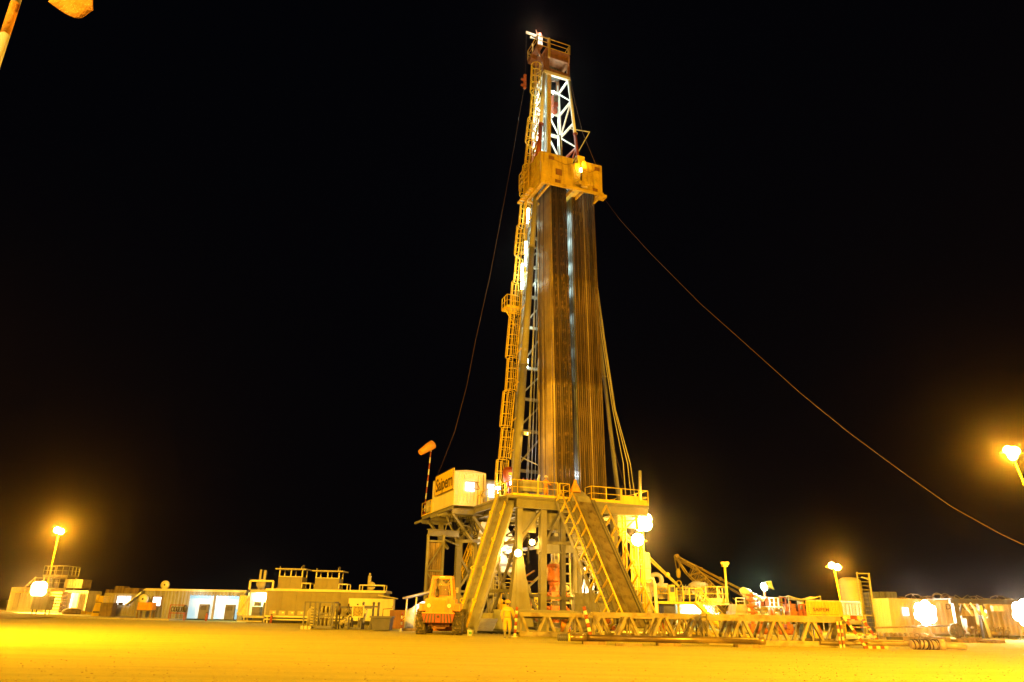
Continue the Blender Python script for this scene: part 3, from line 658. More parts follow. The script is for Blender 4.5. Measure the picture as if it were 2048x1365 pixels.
mast.part("side_catwalk", mb, YELM, mkb_o)
# crown
crn = MB(); crn.bar((-1.6, 1.45, 53.2), (1.05, 1.45, 53.25), .25, 1.0); crn.bar((-1.5, -1.35, 53.2), (1.05, -1.35, 53.2), .25, 1.0); crn.bar((-1.5, -1.3, 53.2), (-1.5, 1.3, 53.2), .25, 1.0); crn.bar((1.0, -1.3, 53.2), (1.0, 1.3, 53.2), .25, 1.0)
for u, v in ((-1.55, 1.2), (1.05, 1.2), (-1.5, -1.1), (1.0, -1.1)): crn.bar((u, v, 51.2), (u, v, 52.8), .26)
crn.bar((-1.65, 1.2, 51.45), (1.15, 1.2, 51.4), .26, .36); crn.bar((1.0, 1.2, 51.6), (1.0, -1.1, 52.7), .12); crn.bar((-1.5, -1.1, 51.5), (1.0, -1.1, 52.7), .12); crn.bar((-1.55, 1.2, 51.6), (-1.55, -1.1, 52.7), .18); crn.box(-1.5, -1.1, 1.25, 1.38, 51.6, 52.7); crn.bar((-1.3, 1.6, 52.9), (-1.45, 1.9, 54.4), .3); crn.box(-.2, .9, .2, .8, 53.7, 53.95)
crn_o = mast.part("crown_block", crn, BROWN)
mb = MB()
for k in range(5): u = -.7+.3*k; mb.lathe([(.2, -.05), (.62, -.05), (.56, 0), (.62, .05), (.2, .05)], (u+.2, -.3, 52.6), 18, axis=(1, 0, 0))
mast.part("sheave_cluster", mb, DARK, crn_o)
mb = MB(); mb.box(-1.5, .85, -1.9, 2.0, 53.3, 53.38); mb.box(-2.7, -1.5, -.35, .6, 53.3, 53.38); mb.box(-2.7, -2.1, .6, 2.0, 53.32, 53.4); mb.box(-1.75, -1.5, .6, 2.0, 53.32, 53.4); mb.prism([(-2.72, -.3, 52.9), (-1.4, -.3, 52.8), (-1.4, -.3, 53.3), (-2.72, -.3, 53.3)], (0, .9, 0)); mb.bar((-2.7, -.3, 53.25), (-2.7, 2.0, 53.25), .12, .18); mb.bar((-2.7, 1.9, 53.2), (-1.6, 1.3, 52.0), .12); mb.bar((.85, 1.9, 53.2), (1.05, 1.2, 52.4), .14)
mast.part("crown_platform", mb, BROWN, crn_o)
mb = MB(); railing(mb, [(-2.7, -.35, 53.38), (-2.7, 2.0, 53.38), (-1.5, 2.02, 53.38)], 1.15, .1, .05, 1.2); railing(mb, [(-1.35, 2.02, 53.38), (.85, 2.0, 53.38), (.85, -1.0, 53.38)], 1.15, .1, .05, 2.2); railing(mb, [(-2.7, -.35, 53.38), (-1.5, -.4, 53.38)], .85, 0, .05, 1.2); mb.bar((-1.42, 2.0, 52.3), (-1.42, 2.0, 54.6), .2); mb.bar((.9, 1.6, 53.0), (.9, 1.6, 54.5), .14)
mast.part("crown_railing", mb, YELM, crn_o)
mb = MB()
for s_ in (-.2, .2): mb.bar((-1.75+s_, .5, 54.75), (-1.75+s_*.5, .5, 55.5), .2)
mb.box(-2.0, -1.5, .3, .62, 55.4, 56.1); mb.bar((-1.75, .4, 53.4), (-1.75, .4, 54.8), .1); mb.bar((-3.3, .5, 56.0), (-1.7, .45, 55.95), .16, .22); mb.tube((-2.0, .5, 56.0), (-2.2, .5, 56.7), .05, 6); mb.ball((-2.75, .5, 55.55), .12, 6); mb.bar((-2.75, .5, 55.55), (-1.9, .45, 55.55), .05)
gp = mast.part("gin_pole", mb, WHT, crn_o)
mb = MB(); mb.lathe([(.12, 0), (.15, .1), (.12, .28), (.02, .34)], (-1.75, .5, 56.12), 10); mast.part("beacon_light", mb, E_RED, crn_o)
mb = MB(); mb.tube((-.95, .9, 51.75), (-.45, -.5, 53.2), .1, 8); mb.tube((-.55, .9, 51.75), (-.05, -.5, 53.2), .1, 8); mast.part("crown_glow_beam", mb, E_CROWN, crn_o)  # beams, not lamps: they glow to imitate the lit crown underside
lamp("crown_light", W(-.2, .3, 51.0), 160, COOL, None, .2)
lamp("beacon_glow", W(-1.75, .8, 56.7), 40, (1, .2, .1), None, .1)
lamp("gin_pole_light", W(-2.4, 1.6, 55.2), 150, WHITE, None, .1)
# fluorescent fittings in the mast: things of their own, each with its light
FIX = []
for (px, py, v, ln) in ((1056, 432, .2, 1.5), (1065, 443, -1.0, 1.0), (1051, 508, .3, 2.4), (1062, 500, -1.0, 2.0), (1044, 553, .4, 2.4), (1056, 563, .8, 1.0), (1078, 262, -.1, 1.0), (1085, 198, .4, 1.2), (1080, 222, .3, 1.0), (1076, 284, .3, 1.6)):
    FIX.append((RV(px, py, v), ln))
for i, (p, ln) in enumerate(FIX):
    t = T("fluorescent_light", "", "light fitting", (p[0], p[1], p[2]-ln/2), 'rig', group="white tube lights on the mast")
    t.o["label"] = "white tube light on the mast's left side, %s" % (["below the monkey board, upper left one", "below the monkey board, upper right one", "well above the rest platform, left one", "well above the rest platform, right one", "just above the rest platform, left one", "just above the rest platform, right one", "second above the monkey board", "highest", "second highest", "lowest above the monkey board"][i])
    mb = MB(); mb.tube((p[0], p[1], p[2]-ln/2), (p[0]+.04, p[1], p[2]+ln/2), .13, 8); t.part("lamp_tube", mb, E_CYAN)
    mb = MB(); mb.bar((p[0]+.16, p[1]-.05, p[2]-ln/2-.05), (p[0]+.2, p[1]-.05, p[2]+ln/2+.05), .1, .2); t.part("lamp_housing", mb, GALV)
    lamp("tube_glow", W(p[0]+.1, p[1]-.6, p[2]), 70 if i < 6 else 110, COOL, t.o, .2)
for n_i, (u, v, z, pw) in enumerate(((0.1, -.1, 47.8, 260), (-.2, -.2, 44.6, 190), (.1, .1, 50, 150), (-1.7, -1.0, 30, 220), (-1.8, -1.0, 25.4, 200), (-1.9, -1.0, 21.5, 160), (-.25, 2.9, 34.5, 75), (-.25, 2.9, 32, 75), (-.25, 2.9, 29.5, 80), (-.25, 2.9, 27, 75), (-.25, 2.9, 24.5, 55), (-.25, 2.9, 21.5, 25))):  # tubes in the pipe gap are added to light its pipes
    t = T("fluorescent_light", "small white tube light inside the mast, %s " % ORD[n_i % 6 if n_i < 6 else n_i-6] + ("on its rear lattice" if n_i < 6 else "of those added to light the gap"), "light fitting", (u, v-.3, z-.4), 'rig', group="white tube lights inside the mast")
    mb = MB(); mb.tube((u, v-.3, z-.4), (u, v-.3, z+.4), .05, 6); t.part("lamp_tube", mb, E_CYAN if n_i < 6 else E_DIM)
    mb = MB(); mb.bar((u, v-.4, z-.45), (u, v-.4, z+.45), .1, .06); t.part("lamp_housing", mb, GALV)
    lamp("tube_glow", W(u, v, z), pw, COOL, t.o, .6)
# drilling lines and hoses hanging in the mast
mb = MB()
for (u, v, r) in ((-2.6, .4, .035), (-2.2, .2, .05), (-1.9, .3, .03), (-1.5, .1, .06), (-1.25, .2, .03), (-2.9, .8, .03)):
    mb.tube((u*.98, v, 9.1), (-.5+u*.22, v*.5, 52.8), r, 6)
mb.path([(-4.2, 1.0, 13.2), (-3.2, 1.2, 12.6), (-1.8, 1.5, 12.0), (-1.0, 1.6, 11.9)], .05, 6)
one("drilling_lines", "steel drilling lines and hoses hanging inside the mast left of the racked pipes", "cable", mb, GALV, 'rig')
tb = T("travelling_block", "heavy block hanging in the upper mast behind the yellow guide beam", "pulley block", (.1, 0, 47.5), 'rig')
mb = MB(); mb.box(-.15, .35, -.35, .35, 48.2, 49.6); mb.lathe([(.1, 0), (.3, .1), (.3, .5), (.15, .7)], (.1, 0, 47.5), 12); tb.part("block_body", mb, RED)
mb = MB(); mb.lathe([(.55, -.2), (.6, 0), (.55, .2)], (.1, 0, 49.1), 16, axis=(1, 0, 0)); tb.part("sheave", mb, DARK)
hb = MB(); p = RV(1050, 165, 0); hb.box(p[0]-.16, p[0]+.1, -.12, .12, p[2]-.75, p[2]+.9); hb.box(p[0]-.42, p[0]-.1, -.1, .1, p[2]-.5, p[2]-.35); hb.box(p[0]-.42, p[0]-.1, -.1, .1, p[2]+.2, p[2]+.35)
one("line_weight", "orange counterweight hanging on the thin line left of the mast top", "weight", hb, ORB, 'rig')
# ------------------------------------------------------------------ racked drill pipe
def stand(name, label, cat, u, v, du, dv, r, mat, grp, z0=9.02, z1=36.9, proto={}):
    key = (name, mat.name)
    if key not in proto:
        L = z1-z0; prof = [(r, 0)]
        for j in (0.02, L/3, 2*L/3):
            prof += [(r, max(.01, j-.35)), (r*1.32, j-.25 if j > 1 else .02), (r*1.32, j+.25), (r, j+.35)]
        prof.append((r, L)); prof = sorted(set(prof), key=lambda q: q[1])
        mb = MB(); mb.lathe(prof, (0, 0, 0), 8)
        me = bpy.data.meshes.new(name); me.from_pydata(mb.v, [], mb.f); me.materials.append(mat)
        me.polygons.foreach_set("use_smooth", mb.sm); me.update(); proto[key] = me
    o = bpy.data.objects.new(name, proto[key]); COL.objects.link(o)
    a, b = W(u, v, z0 + random.uniform(0, .25)), W(u+du, v+dv, z1)
    q = (b-a).to_track_quat('Z', 'Y'); o.location = a; o.rotation_mode = 'QUATERNION'
    o.rotation_quaternion = q @ Matrix.Rotation(random.uniform(0, 6.28), 4, 'Z').to_quaternion()
    return tag(o, label, cat, grp)
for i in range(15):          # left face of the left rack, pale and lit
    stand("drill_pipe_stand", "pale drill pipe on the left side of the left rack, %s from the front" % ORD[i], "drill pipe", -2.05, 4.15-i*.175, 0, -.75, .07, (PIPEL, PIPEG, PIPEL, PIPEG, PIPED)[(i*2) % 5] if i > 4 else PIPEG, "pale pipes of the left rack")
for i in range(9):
    stand("drill_collar_stand", "%s drill collar in the left rack front row, %s from its left" % ("dark greased" if i else "lamplit golden", ORD[i]), "drill collar", -1.86+i*.185, 4.3, -.16, -.78, .09, (PIPEG if i == 0 else (COLLAR, COLLAR, PIPEK, PIPED, COLLAR, PIPEK)[(i*5) % 6]), "dark collars of the left rack")
for i in range(13):          # right rack front
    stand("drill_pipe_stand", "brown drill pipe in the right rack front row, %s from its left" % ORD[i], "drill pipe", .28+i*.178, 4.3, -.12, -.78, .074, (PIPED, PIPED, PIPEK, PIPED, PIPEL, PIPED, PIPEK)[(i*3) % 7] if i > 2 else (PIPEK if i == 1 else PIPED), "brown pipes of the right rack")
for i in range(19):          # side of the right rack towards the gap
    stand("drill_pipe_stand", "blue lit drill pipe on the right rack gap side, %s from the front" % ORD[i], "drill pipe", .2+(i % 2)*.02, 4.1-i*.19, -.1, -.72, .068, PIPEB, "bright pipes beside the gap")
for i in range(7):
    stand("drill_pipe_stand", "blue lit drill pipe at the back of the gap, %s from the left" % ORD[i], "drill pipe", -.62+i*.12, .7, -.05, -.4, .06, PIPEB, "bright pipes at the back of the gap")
# hoses and lines beside the right leg
mb = MB()
for k, (ub, ut) in enumerate(((4.35, 3.35), (4.75, 3.5), (5.0, 3.6))):
    mb.path([(ub+.12*k, 4.0, 9.2), (ub+.1, 3.6, 12.5), (ut+.5, 3.2, 17), (ut, 2.8, 22.5), (ut-.6, 2.3, 30)], .04, 8)
one("mud_hoses", "pale hoses running down beside the right mast leg to the rig floor", "hose", mb, CREAM2, 'rig')
mb = MB(); mb.tube(RV(1280, 1000, 4), RV(1280, 942, 4), .12, 12); mb.tube((5.72, 4, 8.2), (5.72, 4, 9.6), .14, 12)
one("vent_pipe", "upright pale vent pipe rising beside the right end of the rig floor", "pipe", mb, STEEL2, 'rig')
# rig floor machinery seen through the rails
rf = T("roughneck_machine", "grey pipe handling machine on blue white lit rig floor behind the left railing", "machine", (-3.6, 3.6, 9.0), 'rig')
mb = MB(); mb.box(-4.5, -2.9, 3.4, 4.2, 9.55, 10.35); mb.box(-4.3, -4.0, 3.4, 4.0, 9.0, 9.6); mb.box(-3.4, -3.1, 3.4, 4.0, 9.0, 9.6); rf.part("machine_body", mb, STEEL2)
mb = MB(); mb.bar((-5.0, 3.0, 10.9), (-4.5, 3.0, 10.2), .12); mb.box(-5.2, -4.8, 2.9, 3.1, 10.85, 11.05); mb.tube((-3.0, 3.4, 10.3), (-2.8, 3.3, 11.0), .1, 8); rf.part("control_arm", mb, WHT)
mb = MB()
for k in range(5): mb.path([(-4.8+.35*k, 3.5, 9.1), (-4.7+.35*k, 3.3, 10.1), (-4.4+.3*k, 3.2, 10.7), (-4.1+.3*k, 3.2, 9.9)], .04, 5)
rf.part("hydraulic_hose", mb, ORB)
for (u, v, z, pw) in ((-4.6, 2.2, 10.4, 160), (-5.2, .8, 10.2, 120), (-1.0, 3.0, 11.5, 160)):
    t = T("floor_light", "small white work light on the rig floor, " + ("behind the left railing" if u > -5 and u < -4 else "by the foot of the caged ladder" if u < -5 else "behind the racked pipes"), "work light", (u, v, 9.0), 'rig', group="work lights on the rig floor")
    mb = MB(); mb.tube((u, v, 9), (u, v, z-.15), .03, 6); t.part("stand", mb, GALV)
    mb = MB(); mb.box(u-.2, u+.2, v-.05, v+.05, z-.15, z+.1); t.part("lamp_head", mb, E_WIN)
    lamp("work_glow", W(u, v+.35, z), pw, (.9, .95, 1), t.o, .1)
t = T("leg_fill_lamp", "small sodium lamp added on the left mast leg to light the racked pipes", "work light", (-4.3, 3.6, 14.0), 'rig'); mb = MB(); mb.box(-4.3, -4.0, 3.5, 3.7, 13.9, 14.15); t.part("lamp_head", mb, GALV); mb = MB(); mb.box(-4.0, -3.97, 3.52, 3.68, 13.93, 14.12); t.part("lamp_glass", mb, E_SODS)  # added lamp for the bright spot low on the left rack
lamp("leg_fill_glow", W(-3.85, 3.8, 14.0), 90, SODPALE, t.o, .12)
# doghouse (cabin with the company sign)
dh = T("doghouse", "cream corrugated cabin with lit window and big yellow name board beside the rig floor", "cabin", (-6.7, -4.5, 8.95), 'rig')
U0, U1, V0, V1, Z0, Z1 = -7.98, -5.48, -1.5, -7.4, 8.95, 11.6
mb = MB(); mb.corr((U0+.08, V0-.02), (U1-.08, V0-.02), Z0+.15, Z1-.1, .03, .3); mb.corr((U0+.02, V1), (U0+.02, V0-.08), Z0+.15, Z1-.1, .03, .26); mb.corr((U1-.02, V0-.08), (U1-.02, V1), Z0+.15, Z1-.1, .05, .3); mb.box(U0+.1, U1-.1, V1, V1+.05, Z0+.1, Z1-.1)
dh.part("wall", mb, CREAM)
mb = MB()
for u in (U0, U1):
    for v in (V0, V1): mb.box(u-.08, u+.08, v-.08, v+.08, Z0, Z1)
for z in (Z0, Z1-.1):
    mb.box(U0, U1, V0-.06, V0+.05, z, z+.14); mb.box(U0-.06, U0+.05, V1, V0, z, z+.14); mb.box(U1-.05, U1+.06, V1, V0, z, z+.14)
dh.part("corner_frame", mb, CREAM)
mb = MB(); mb.prism([(U0-.08, V0+.08, Z1), (U1+.08, V0+.08, Z1-.02), (U1+.08, V0+.08, Z1+.03), (U0+1.5, V0+.08, Z1+.17), (U0+.9, V0+.08, Z1+.17), (U0-.08, V0+.08, Z1+.05)], (0, V1-V0-.16, 0)); dh.part("roof", mb, CREAM2)
mb = MB(); mb.box(-7.1, -6.35, V0, V0+.09, 10.12, 10.82); w_ = dh.part("window", mb, E_WIN)
mb = MB()
for (a, b) in (((-7.16, 10.86), (-6.0, 10.86)), ((-7.14, 10.5), (-6.95, 10.5)), ((-6.35, 10.3), (-6.0, 10.3))): mb.bar((a[0], V0+.12, a[1]), (b[0], V0+.12, b[1]), .05)
mb.bar((-6.35, V0+.1, 10.86), (-6.35, V0+.12, 10.3), .05); mb.bar((-6.2, V0+.12, 10.86), (-6.05, V0+.4, 10.3), .05); mb.bar((-6.85, V0+.12, 10.12), (-6.85, V0+.12, 10.3), .05); mb.bar((-6.9, V0+.12, 10.32), (-6.35, V0+.12, 10.32), .05)
dh.part("window_frame", mb, PINK, w_)
mb = MB(); mb.box(-7.2, -6.2, V0, V0+.08, 11.1, 11.35); dh.part("wall_panel", mb, CREAM)
mb = MB(); mb.box(-6.9, -6.8, V0, V0+.1, 9.3, 9.45); dh.part("wall_socket", mb, CREAM)
mb = MB(); mb.path([(-5.62, V0+.1, 11.5), (-5.6, V0+.12, 10.2), (-5.7, V0+.12, 9.9), (-6.05, V0+.12, 9.8), (-6.1, V0+.12, 9.0)], .025, 5); mb.path([(-5.7, V0+.12, 9.9), (-5.9, V0+.14, 9.5), (-5.75, V0+.12, 9.0)], .025, 5); mb.path([(-5.7, V0+.12, 9.9), (-5.55, V0+.14, 9.4), (-5.6, V0+.12, 9.1), (-5.9, V0+.12, 8.9)], .025, 5)
dh.part("wall_cable", mb, BROWN)
sg = MB(); s0, s1 = -6.3, -1.35; sg.box(U0-.2, U0-.12, s0, s1, 10.2, 11.85); sg_o = dh.part("name_board", sg, M("sign_yellow", (.85, .55, .02), .5, 0, .06, 1))
tm = text_mb("Saipem", 1.5, (U0-.21, s0+.25, 10.5), (0, 1, 0), (0, 0, 1), .01, True, .93)
# the board faces -u, so the letters read from back to front
xs = [p[1] for p in tm.v]; k_ = (s1-s0-.45)/(max(xs)-min(xs)); mn = min(xs)
tm.v = [(U0-.215, s0+.22+(p[1]-mn)*k_, p[2]) for p in tm.v]
dh.part("board_lettering", tm, ETEXT, sg_o)
mb = MB()
for a in ((U0-.21, s0, 10.2, s1, 10.2), (U0-.21, s0, 11.85, s1, 11.85)): mb.bar((a[0], a[1], a[2]), (a[0], a[3], a[4]), .04)
for v in (s0, s1): mb.bar((U0-.21, v, 10.2), (U0-.21, v, 11.85), .04)
dh.part("board_border", mb, ETEXT, sg_o)
# platform that carries the doghouse
dp = T("cabin_platform", "cantilevered steel platform with braces carrying the cabin left of the rig floor", "platform", (-6.8, -5, 0), 'rig')
mb = MB()
for v in (-1.6, -4.5, -7.3, -10.2): mb.ibeam((-8.1, v, 8.5), (-5.3, v, 8.5), .25, .42, .04)
for u in (-8.05, -5.5): mb.ibeam((u, -1.4, 8.78), (u, -10.4, 8.78), .2, .28, .03)
mb.box(-8.1, -5.4, -10.4, -7.5, 8.86, 8.93); mb.bar((-8.7, -3.2, 8.3), (-8.7, -5.2, 8.3), .18); mb.bar((-8.7, -3.2, 8.3), (-8.0, -3.2, 8.5), .16); mb.bar((-8.7, -5.2, 8.3), (-8.0, -5.2, 8.5), .16); mb.bar((-8.7, -8.2, 8.3), (-8.7, -10.2, 8.3), .18)
dp.part("deck_frame", mb, STEEL)
mb = MB(); railing(mb, [(-8.1, -7.5, 8.93), (-8.1, -10.4, 8.93), (-5.4, -10.4, 8.93)], 1.15, .1, .035, 1.4); dp.part("railing", mb, YEL)
mb = MB(); mb.box(-7.8, -6.6, -9.6, -7.9, 8.95, 10.0); mb.tube((-7.9, -8.7, 9.1), (-7.9, -8.7, 10.05), .35, 10); dp.part("air_conditioner", mb, CREAM2)
mb = MB(); mb.bar((-8.0, -1.7, 8.3), (-6.2, -1.7, 6.2), .16); mb.bar((-6.3, -1.7, 8.2), (-5.3, -1.7, 7.0), .2); mb.bar((-7.9, -8.5, 8.3), (-7.7, -3.5, 5.8), .2); mb.bar((-7.9, -3.5, 8.3), (-7.5, -1.8, 6.2), .14); mb.bar((-5.5, -8, 8.3), (-5.5, -3, 6), .2); mb.bar((-7.6, -1.8, 6.2), (-5.2, -1.8, 6.4), .3, .24); mb.bar((-7.6, -1.8, 6.4), (-5.6, -4.8, 7.6), .18)
dp.part("knee_brace", mb, STEEL)
mb = MB(); mb.torus((-6.7, -2.6, 6.9), .62, .07, (0, 1, 0), 20); mb.torus((-6.7, -2.3, 6.9), .62, .05, (0, 1, 0), 20)
for k in range(8): a = PI*k/4; mb.bar((-6.7, -2.45, 6.9), (-6.7+.6*math.cos(a), -2.45, 6.9+.6*math.sin(a)), .04)
dp.part("cable_reel", mb, STEEL)
for k in range(14):
    pass
mb = MB()
for k in range(12):
    u = -8 + .22*k; mb.path([(u, -2.2-.1*(k % 3), 8.2), (u+.3*math.sin(k), -2.4, 7.5+.3*math.cos(k*2)), (u+.5, -2.6, 7.0-.1*(k % 4)), (u+.9*math.cos(k), -2.6, 6.3)], .035, 5)
dp.part("hose_bundle", mb, BLK)
for u in (-7.35, -5.55):
    mb = MB(); mb.ibeam((u, -1.8, .1), (u, -1.8, 6.1), .42, .42, .05, up=(0, 1, 0)); mb.box(u-.3, u+.3, -2.1, -1.5, 0, .12); dp.part("column", mb, STEEL)
    mb = MB(); mb.ibeam((u, -6.8, .1), (u, -6.8, 8.2), .36, .36, .05, up=(0, 1, 0)); mb.box(u-.3, u+.3, -7.1, -6.5, 0, .12); dp.part("column", mb, STEEL)
mb = MB()
for (a, b) in (((-7.3, -1.8, 5.2), (-5.6, -1.8, 2.6)), ((-5.6, -1.8, 5.2), (-7.3, -1.8, 2.6)), ((-7.3, -1.8, 2.5), (-5.6, -1.8, .3)), ((-5.6, -1.8, 2.5), (-7.3, -1.8, .3)), ((-5.5, -1.8, 5.9), (-3.4, -1.8, 2.4)), ((-5.5, -1.8, .4), (-3.4, -1.8, 3.2))): mb.bar(a, b, .17)
mb.bar((-7.4, -1.8, 2.55), (-5.5, -1.8, 2.55), .16); mb.bar((-5.5, -1.8, 4.6), (-3.2, -1.8, 4.6), .2)
dp.part("cross_brace", mb, STEEL)
# lattice tower with planked panel and beam, far left of the substructure
lt = T("service_tower", "narrow framed panel tower with a top beam left of the cabin platform", "tower", (-9.8, 0, 0), 'rig')
mb = MB(); ua, ub = -10.35, -9.15
for u in (ua, ub): mb.bar((u, 0, 0), (u, 0, 6.5), .16, .16, up=(0, 1, 0))
for z in (.9, 2.2, 3.9, 6.0): mb.bar((ua, 0, z), (ub, 0, z), .12)
for (a, b) in (((ua, 2.2), (ub, 3.9)), ((ua, 2.2), (ub, .9)), ((ub, 6.0), (ua, 4.0)), ((ua, 3.8), (ub, 2.3))): mb.bar((a[0], .02, a[1]), (b[0], .02, b[1]), .09)
lt.part("frame", mb, STEEL)
mb = MB()
for k in range(6): mb.box(ua+.1+k*.17, ua+.25+k*.17, -.14, -.1, .1, 5.9)
lt.part("plank_panel", mb, WOOD)
mb = MB(); mb.ibeam((-10.4, .1, 6.6), (-7.4, -1.7, 6.75), .3, .5, .05); mb.bar((-9.4, -.4, 6.3), (-7.4, -1.6, 5.9), .12); mb.path([(-8.9, -.5, 6.85), (-8.8, -.6, 7.3), (-8.4, -.8, 7.5)], .05, 6)
lt.part("top_beam", mb, STEEL)
# back stairs on the left side
bs = T("side_stairway", "steep side stairway with bright yellow handrails behind the long slide", "stairs", (-7, -3.2, 0), 'rig')
s0_, s1_, s2_ = Vector(RV(949, 1072, -3.4)), Vector(RV(924, 1140, -3.4)), Vector(RV(903, 1165, -3.4)); s3_ = Vector(RV(886, 1180, -3.4))
for dv in (0, -.8):
    mb = MB()
    for (a, b) in ((s0_, s1_), (s2_, s3_)):
        o = Vector((0, dv, 0)); mb.tube(a+o, b+o, .045, 6); mb.tube(a+o-Vector((0, 0, .5)), b+o-Vector((0, 0, .5)), .035, 6)
        for k in range(4): p = a.lerp(b, k/3)+o; mb.bar(p, p-Vector((-.15, 0, .95)), .06)
    mb.tube(s1_+o, s2_+o+Vector((.0, 0, .0)), .04, 6)
    bs.part("handrail", mb, YEL)
mb = MB()
for (a, b, n) in ((s0_, s1_, 14), (s2_, s3_, 5)):
    for i in range(n): p = a.lerp(b, (i+.5)/n); mb.box(p.x-.1, p.x+.18, -4.25, -3.4, p.z-1.0, p.z-.96)
    mb.bar(a+Vector((.1, -.8, -1.05)), b+Vector((.1, -.8, -1.05)), .06, .24); mb.bar(a+Vector((.1, 0, -1.05)), b+Vector((.1, 0, -1.05)), .06, .24)
mb.box(min(s1_.x, s2_.x)-.3, s1_.x+.2, -4.3, -3.4, s2_.z-1.05, s2_.z-.97); mb.bar((s2_.x, -3.5, 0), (s2_.x, -3.5, s2_.z-1), .1); mb.bar((s1_.x, -3.5, 0), (s1_.x, -3.5, s2_.z-1), .1)
bs.part("treads", mb, STEEL)
# driller's cabin behind the left walkway
dc = T("driller_cabin", "small pale cabin with bright window behind the left walkway railing", "cabin", (-4.8, -2.6, 9.0), 'rig')
mb = MB(); mb.corr((-5.35, -1.9), (-4.0, -1.9), 9.0, 11.1, .03, .3); mb.box(-5.35, -4.0, -3.6, -1.92, 9.0, 11.05); dc.part("wall", mb, WHT)
mb = MB(); mb.box(-5.05, -4.35, -1.88, -1.83, 9.85, 10.85); dc.part("window", mb, E_WIN)
mb = MB(); mb.box(-5.45, -3.9, -3.7, -1.8, 11.1, 11.2); dc.part("roof", mb, CREAM2)
# brown-red hopper by the ladder foot
mb = MB(); mb.lathe([(.15, 0), (.5, .5), (.6, 1.2), (.45, 1.5)], (-4.5, 1.5, 10.2), 14); mb.bar((-4.5, 1.5, 9.0), (-4.5, 1.5, 10.3), .2)
one("air_drum", "round red brown drum by the foot of the caged ladder", "drum", mb, RED, 'rig')
# windsock beside the cabin
ws = T("windsock", "faded orange windsock on a red and white banded pole beside the cabin platform", "windsock", (-8.1, -10.3, 8.9), 'rig')
wt = Vector(RV(863, 892, -10.3)); wb_ = Vector((wt.x-.35, -10.3, 8.3))
mb = MB()
for k in range(13): mb.mi = k % 2; mb.tube(wb_.lerp(wt, k/13), wb_.lerp(wt, (k+1)/13), .06, 8)
ws.part("pole", mb, [WHT, RED])
mb = MB(); e = Vector((-.78, .2, -.60)).normalized(); x_, y_, _ = frame_of(e); c0 = wt+Vector((.12, 0, .15)); prof = [(.42, 0), (.40, .5), (.33, 1.1), (.26, 1.6)]
mb.lathe([(.40, 0.02)]+prof[:1]+prof+[(.22, 1.6), (.34, .1)], c0, 14, axis=tuple(e)); ws.part("sock", mb, TARP)
# ------------------------------------------------------------------ left yard: cabins, generators, racks
def PBX(mb, x0, x1, yt, yb, Y, dep):          # upright box whose front at distance Y spans the measured width and height
    a, b = P(x0, (yt+yb)/2, Y), P(x1, (yt+yb)/2, Y); t, u = P((x0+x1)/2, yt, Y), P((x0+x1)/2, yb, Y)
    mb.box(a.x, b.x, Y, Y+dep, max(0, u.z), t.z); return (a.x, b.x, max(0, u.z), t.z)
def container(name, label, cat, x0, x1, Y, dep, z0, z1, mat, frame_mat=None, pitch=.28, base=None):
    t = T(name, label, cat, base or ((x0+x1)/2, Y+dep/2, z0)); frame_mat = frame_mat or mat
    mb = MB(); mb.corr((x0+.06, Y+.02), (x1-.06, Y+.02), z0+.12, z1-.12, .045, pitch); mb.corr((x1-.02, Y+.06), (x1-.02, Y+dep-.06), z0+.12, z1-.12, .045, pitch); mb.corr((x0+.02, Y+dep-.06), (x0+.02, Y+.06), z0+.12, z1-.12, .045, pitch)
    mb.box(x0+.1, x1-.1, Y+dep-.05, Y+dep, z0+.1, z1-.1)
    t.part("wall", mb, mat)
    mb = MB()
    for x in (x0, x1):
        for y in (Y, Y+dep): mb.box(x-.06, x+.06, y-.06, y+.06, z0, z1)
    for z in (z0, z1-.14):
        for y in (Y, Y+dep): mb.box(x0+.06, x1-.06, y-.05, y+.05, z, z+.14)
        for x in (x0, x1): mb.box(x-.05, x+.05, Y+.06, Y+dep-.06, z, z+.14)
    t.part("corner_frame", mb, frame_mat)
    mb = MB(); mb.box(x0+.05, x1-.05, Y+.05, Y+dep-.05, z1-.03, z1+.02); t.part("roof", mb, frame_mat)
    return t
# far left pair of containers
FL_ = 78.0; fl = lambda px, Y=FL_: P(px, 1205, Y).x
ca, cb_, cc, cd_ = fl(18), fl(95), fl(127), fl(172)
c1 = container("storage_container", "pale yellow container glaring beside a floodlight at the far left edge", "container", ca, cb_, FL_, 2.5, .12, 2.45, CREAM)
mb = MB(); mb.box(fl(28), fl(38), 77.85, 77.93, .3, 1.9); c1.part("door", mb, CREAM2)
mb = MB(); mb.box(fl(30), fl(54), 77.0, 77.9, 1.95, 2.02); c1.part("awning", mb, YEL)
mb = MB(); railing(mb, [(fl(58), 78.1, 2.5), (cb_, 78.1, 2.5), (cb_, 80.4, 2.5)], .9, 0, .03, 1.0); mb.bar((fl(40), 78.2, 2.5), (fl(58), 78.2, 3.5), .06); c1.part("railing", mb, CREAM2)
c2 = container("site_cabin", "small pale cabin with half open white lit door right of the plank stack", "cabin", cc, cd_, FL_, 2.5, .12, 2.25, CREAM2)
mb = MB(); mb.box(fl(142), fl(148), 77.86, 77.94, .4, 2.0); d_ = c2.part("door", mb, E_WIN)
mb = MB(); mb.box(fl(150), fl(161), 77.4, 77.5, .4, 2.0); c2.part("door_leaf", mb, WHT)
st_ = T("plank_stack", "tall stack of weathered planks between the two pale far left containers", "timber stack", (fl(112), 77, .12))
for k in range(7):
    mb = MB()
    for j in range(3): mb.box(fl(97, 77), fl(125, 77), 76.6+.35*j, 76.9+.35*j, .15+k*.29, .35+k*.29)
    st_.part("plank_layer", mb, WOOD)
